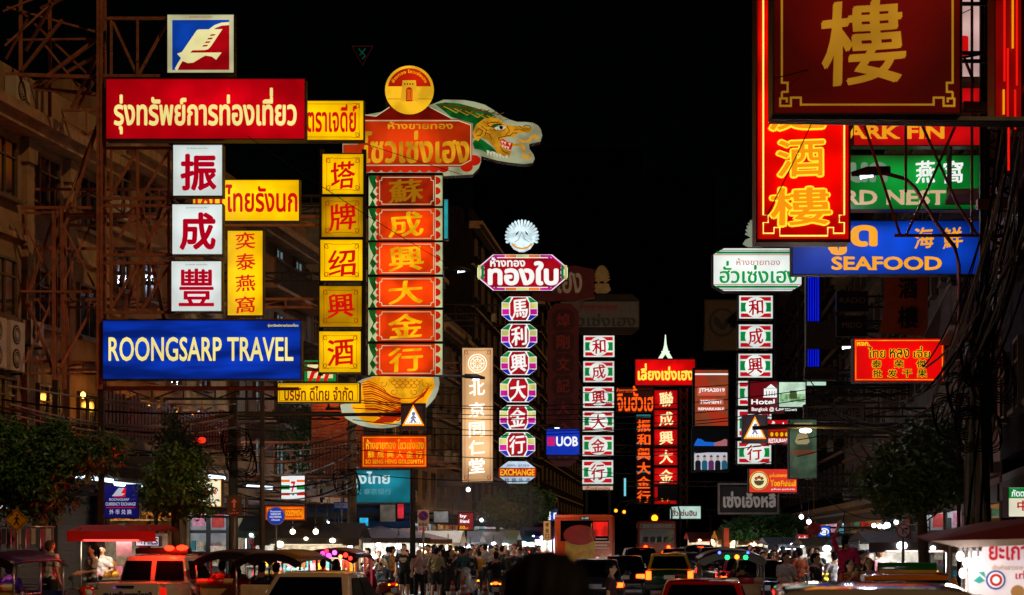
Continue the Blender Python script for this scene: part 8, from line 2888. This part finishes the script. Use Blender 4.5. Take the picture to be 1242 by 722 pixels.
for i in range(1500):
    q = Vector((rnd.gauss(0, .55), rnd.gauss(0, .2), rnd.gauss(.9, .9)))
    d = Vector((rnd.gauss(0, 1), rnd.gauss(0, 1), rnd.gauss(-.6, .5))).normalized()
    s_ = d.cross(Vector((rnd.gauss(0, 1), rnd.gauss(0, 1), rnd.gauss(0, 1)))).normalized()
    mb.add([q, q + d * .09 + s_ * .05, q + d * .19, q + d * .09 - s_ * .05], [(0, 1, 2, 3)])
mb.build('leaves', LEAF2, t)

# louvred orange-lit balcony left of the goldsmith board
t = thing('balcony_front', 'orange-lit louvred balcony front with a pale railing left of the goldsmith board', 'balcony', W(408, 575, 71))
mb = MB()
for i in range(22):
    z = .15 + i * .11
    mb.bar((-.9, .1, z), (.95, .1, z + .03), .02, .09)
mb.build('louvres', M('louvre_wood', '#8a4a28', rough=.6, var=.3), t)
mb = MB()
for i in range(16):
    x = -.95 + i * .125
    mb.bar((x, -.25, 0), (x, -.25, 1.0), .03)
    mb.ell((x, -.25, 1.02), .035, .035, .05, 6, 4)
mb.bar((-1, -.25, .9), (1, -.25, .9), .05).box(-1.05, 1.05, -.35, 1.2, -.2, 0)
mb.build('railing', GRILLE, t)
area_light('balcony_glow', (0, -.4, 2.6), 12, '#ff7020', 1.4, .3, (radians(25), 0, 0), t)
MB().box(-.7, .7, -.42, -.38, 2.6, 2.68).build('lamp_strip', E('strip_orange', '#ff7a28', 2.0, var=0), t)

# ================================================================== CABLES
CABM = M('cable_black', '#0e0d0c', rough=.9, spec=.1)
CABL = M('cable_grey', '#7a7264', rough=.5)


def cable(label, a, b, sag, r, m, group, n=18):
    a, b = Vector(a), Vector(b)
    pts = []
    for i in range(n + 1):
        t_ = i / n
        p = a.lerp(b, t_)
        p.z -= sag * 4 * t_ * (1 - t_)
        pts.append(p)
    o = MB().tube(pts, r, 5).build('overhead_cable', m)
    return tag(o, label, 'cable', group)


rk = random.Random(21)
for i in range(13):
    y0 = rk.uniform(498, 570)
    cable('overhead cable strung low across the left shop fronts between utility poles', W(rk.uniform(-20, 20), y0 - 20 + rk.uniform(-14, 14), 47), W(283 + rk.uniform(-4, 4), y0 + rk.uniform(-10, 10), 57.8), rk.uniform(.1, .5), rk.choice((.014, .018, .026)), CABM if i % 2 else CABL, 'cables along the left shop fronts')
for i in range(11):
    y0 = rk.uniform(505, 600)
    cable('overhead cable between the tangled pole and the weathered pole on the left', W(283 + rk.uniform(-3, 3), y0, 57.9), W(427 + rk.uniform(-3, 3), y0 - 15 + rk.uniform(-10, 10), 68.8), rk.uniform(.1, .5), rk.choice((.014, .02, .03)), CABM if i % 3 else CABL, 'cables between the two left poles')
for i, y in enumerate((483, 488, 496, 500, 507, 519, 547, 572)):
    cable('thin overhead cable crossing in front of the golden tail and the pharmacy sign', W(428, y + rk.uniform(-2, 4), 62), W(760, y + 6 + rk.uniform(-4, 6), 72), rk.uniform(.1, .3), .014, CABM, 'cables across the middle signs')
for i, y in enumerate((456, 470, 481, 489, 497, 528, 545)):
    cable('thin overhead cable crossing in front of the red panel column and the screens', W(700, y + 22 + rk.uniform(-4, 4), 80), W(1010, y - 2, 62), rk.uniform(.1, .5), .016, CABM, 'cables across the road in front of the screens')
for i in range(30):
    x0 = 1215 + rk.uniform(0, 60)
    y0 = rk.uniform(60, 300)
    x1 = 1120 + rk.uniform(0, 75)
    y1 = rk.uniform(430, 520)
    cable('cable drooping steeply from the right edge down to the cable-wrapped pole', W(x0, y0, 36), W(x1, y1, 40), rk.uniform(.3, .9), rk.choice((.013, .018, .022)), CABL if i % 2 == 0 else CABM, 'drooping cables at the right edge')
for i in range(14):
    y = rk.uniform(480, 620)
    cable('cable hanging in a loose loop over the right pavement between poles and walls', W(1192, y - 60 + rk.uniform(-30, 30), 39.5), W(960 + rk.uniform(0, 90), y - 30, 70), rk.uniform(.5, 1.6), rk.choice((.014, .02)), CABM, 'looping cables over the right pavement')
for i in range(12):
    cable('vertical bundle cable running down beside the cable-wrapped pole', W(1186 + rk.uniform(-16, 22), rk.uniform(330, 420), 38.6), W(1186 + rk.uniform(-14, 20), rk.uniform(560, 660), 38.7), rk.uniform(-.1, .1), rk.choice((.02, .03, .035)), CABM if i % 3 else CABL, 'cable bundle on the right pole')
for (x0, y0, x1, y1) in ((128, 60, 560, 212), (930, 262, 1040, 20), (940, 95, 1180, 10), (300, 165, 560, 330)):
    cable('single thin cable slanting across the big signs', W(x0, y0, 48 if x0 < 600 else 29), W(x1, y1, 60 if x0 < 600 else 36), .1, .009, CABM, 'thin cables slanting across the big signs')
for i, (x, y, Y) in enumerate(((287, 540, 57.6), (292, 560, 57.6), (420, 585, 68.5), (1195, 440, 38.5), (1178, 480, 38.5), (1188, 520, 38.5), (1160, 505, 39), (1205, 460, 38))):
    c = W(x, y, Y)
    mb = MB()
    for j in range(5):
        r = .28 + .05 * j
        mb.tube([(c.x + r * cos(a) * (1 + .2 * sin(a * 2 + j)), c.y + .03 * j, c.z + r * 1.1 * sin(a) + .1 * sin(a * 3)) for a in [k_ * pi / 10 for k_ in range(21)]], .014, 5)
    tag(mb.build('cable_coil', CABM), ('coil of spare black cable hung on the tangled left pole, upper', 'coil of spare black cable hung on the tangled left pole, lower', 'coil of spare black cable on the weathered pole', 'coil of black cable highest on the cable-wrapped right pole', 'coil of black cable left of the right pole at truss foot height', 'coil of black cable lowest on the cable-wrapped right pole', 'coil of black cable above the right tree', 'coil of black cable right of the cable-wrapped pole')[i], 'cable')

# smoke over the grills
sm = bpy.data.materials.new('grill_smoke')
sm.use_nodes = True
nt = sm.node_tree
nt.nodes.remove(nt.nodes['Principled BSDF'])
pv = nt.nodes.new('ShaderNodeVolumePrincipled')
pv.inputs['Color'].default_value = (.8, .82, .88, 1)
pv.inputs['Density'].default_value = .016
nt.links.new(pv.outputs[0], nt.nodes['Material Output'].inputs['Volume'])
p = at(585, 96, 1.9)
sb = MB().ell((0, 0, 1.6), 3.2, 6.5, 1.9, 24, 14).build('smoke', sm, None, p)
tag(sb, 'thin grey smoke drifting up from the grills over the bulb-lit stalls', 'smoke', None, 'stuff')
bpy.data.objects.remove(_pen_obj)
for o in list(bpy.data.objects):
    if o.type == 'EMPTY' and not o.children and o.parent is None:
        bpy.data.objects.remove(o)
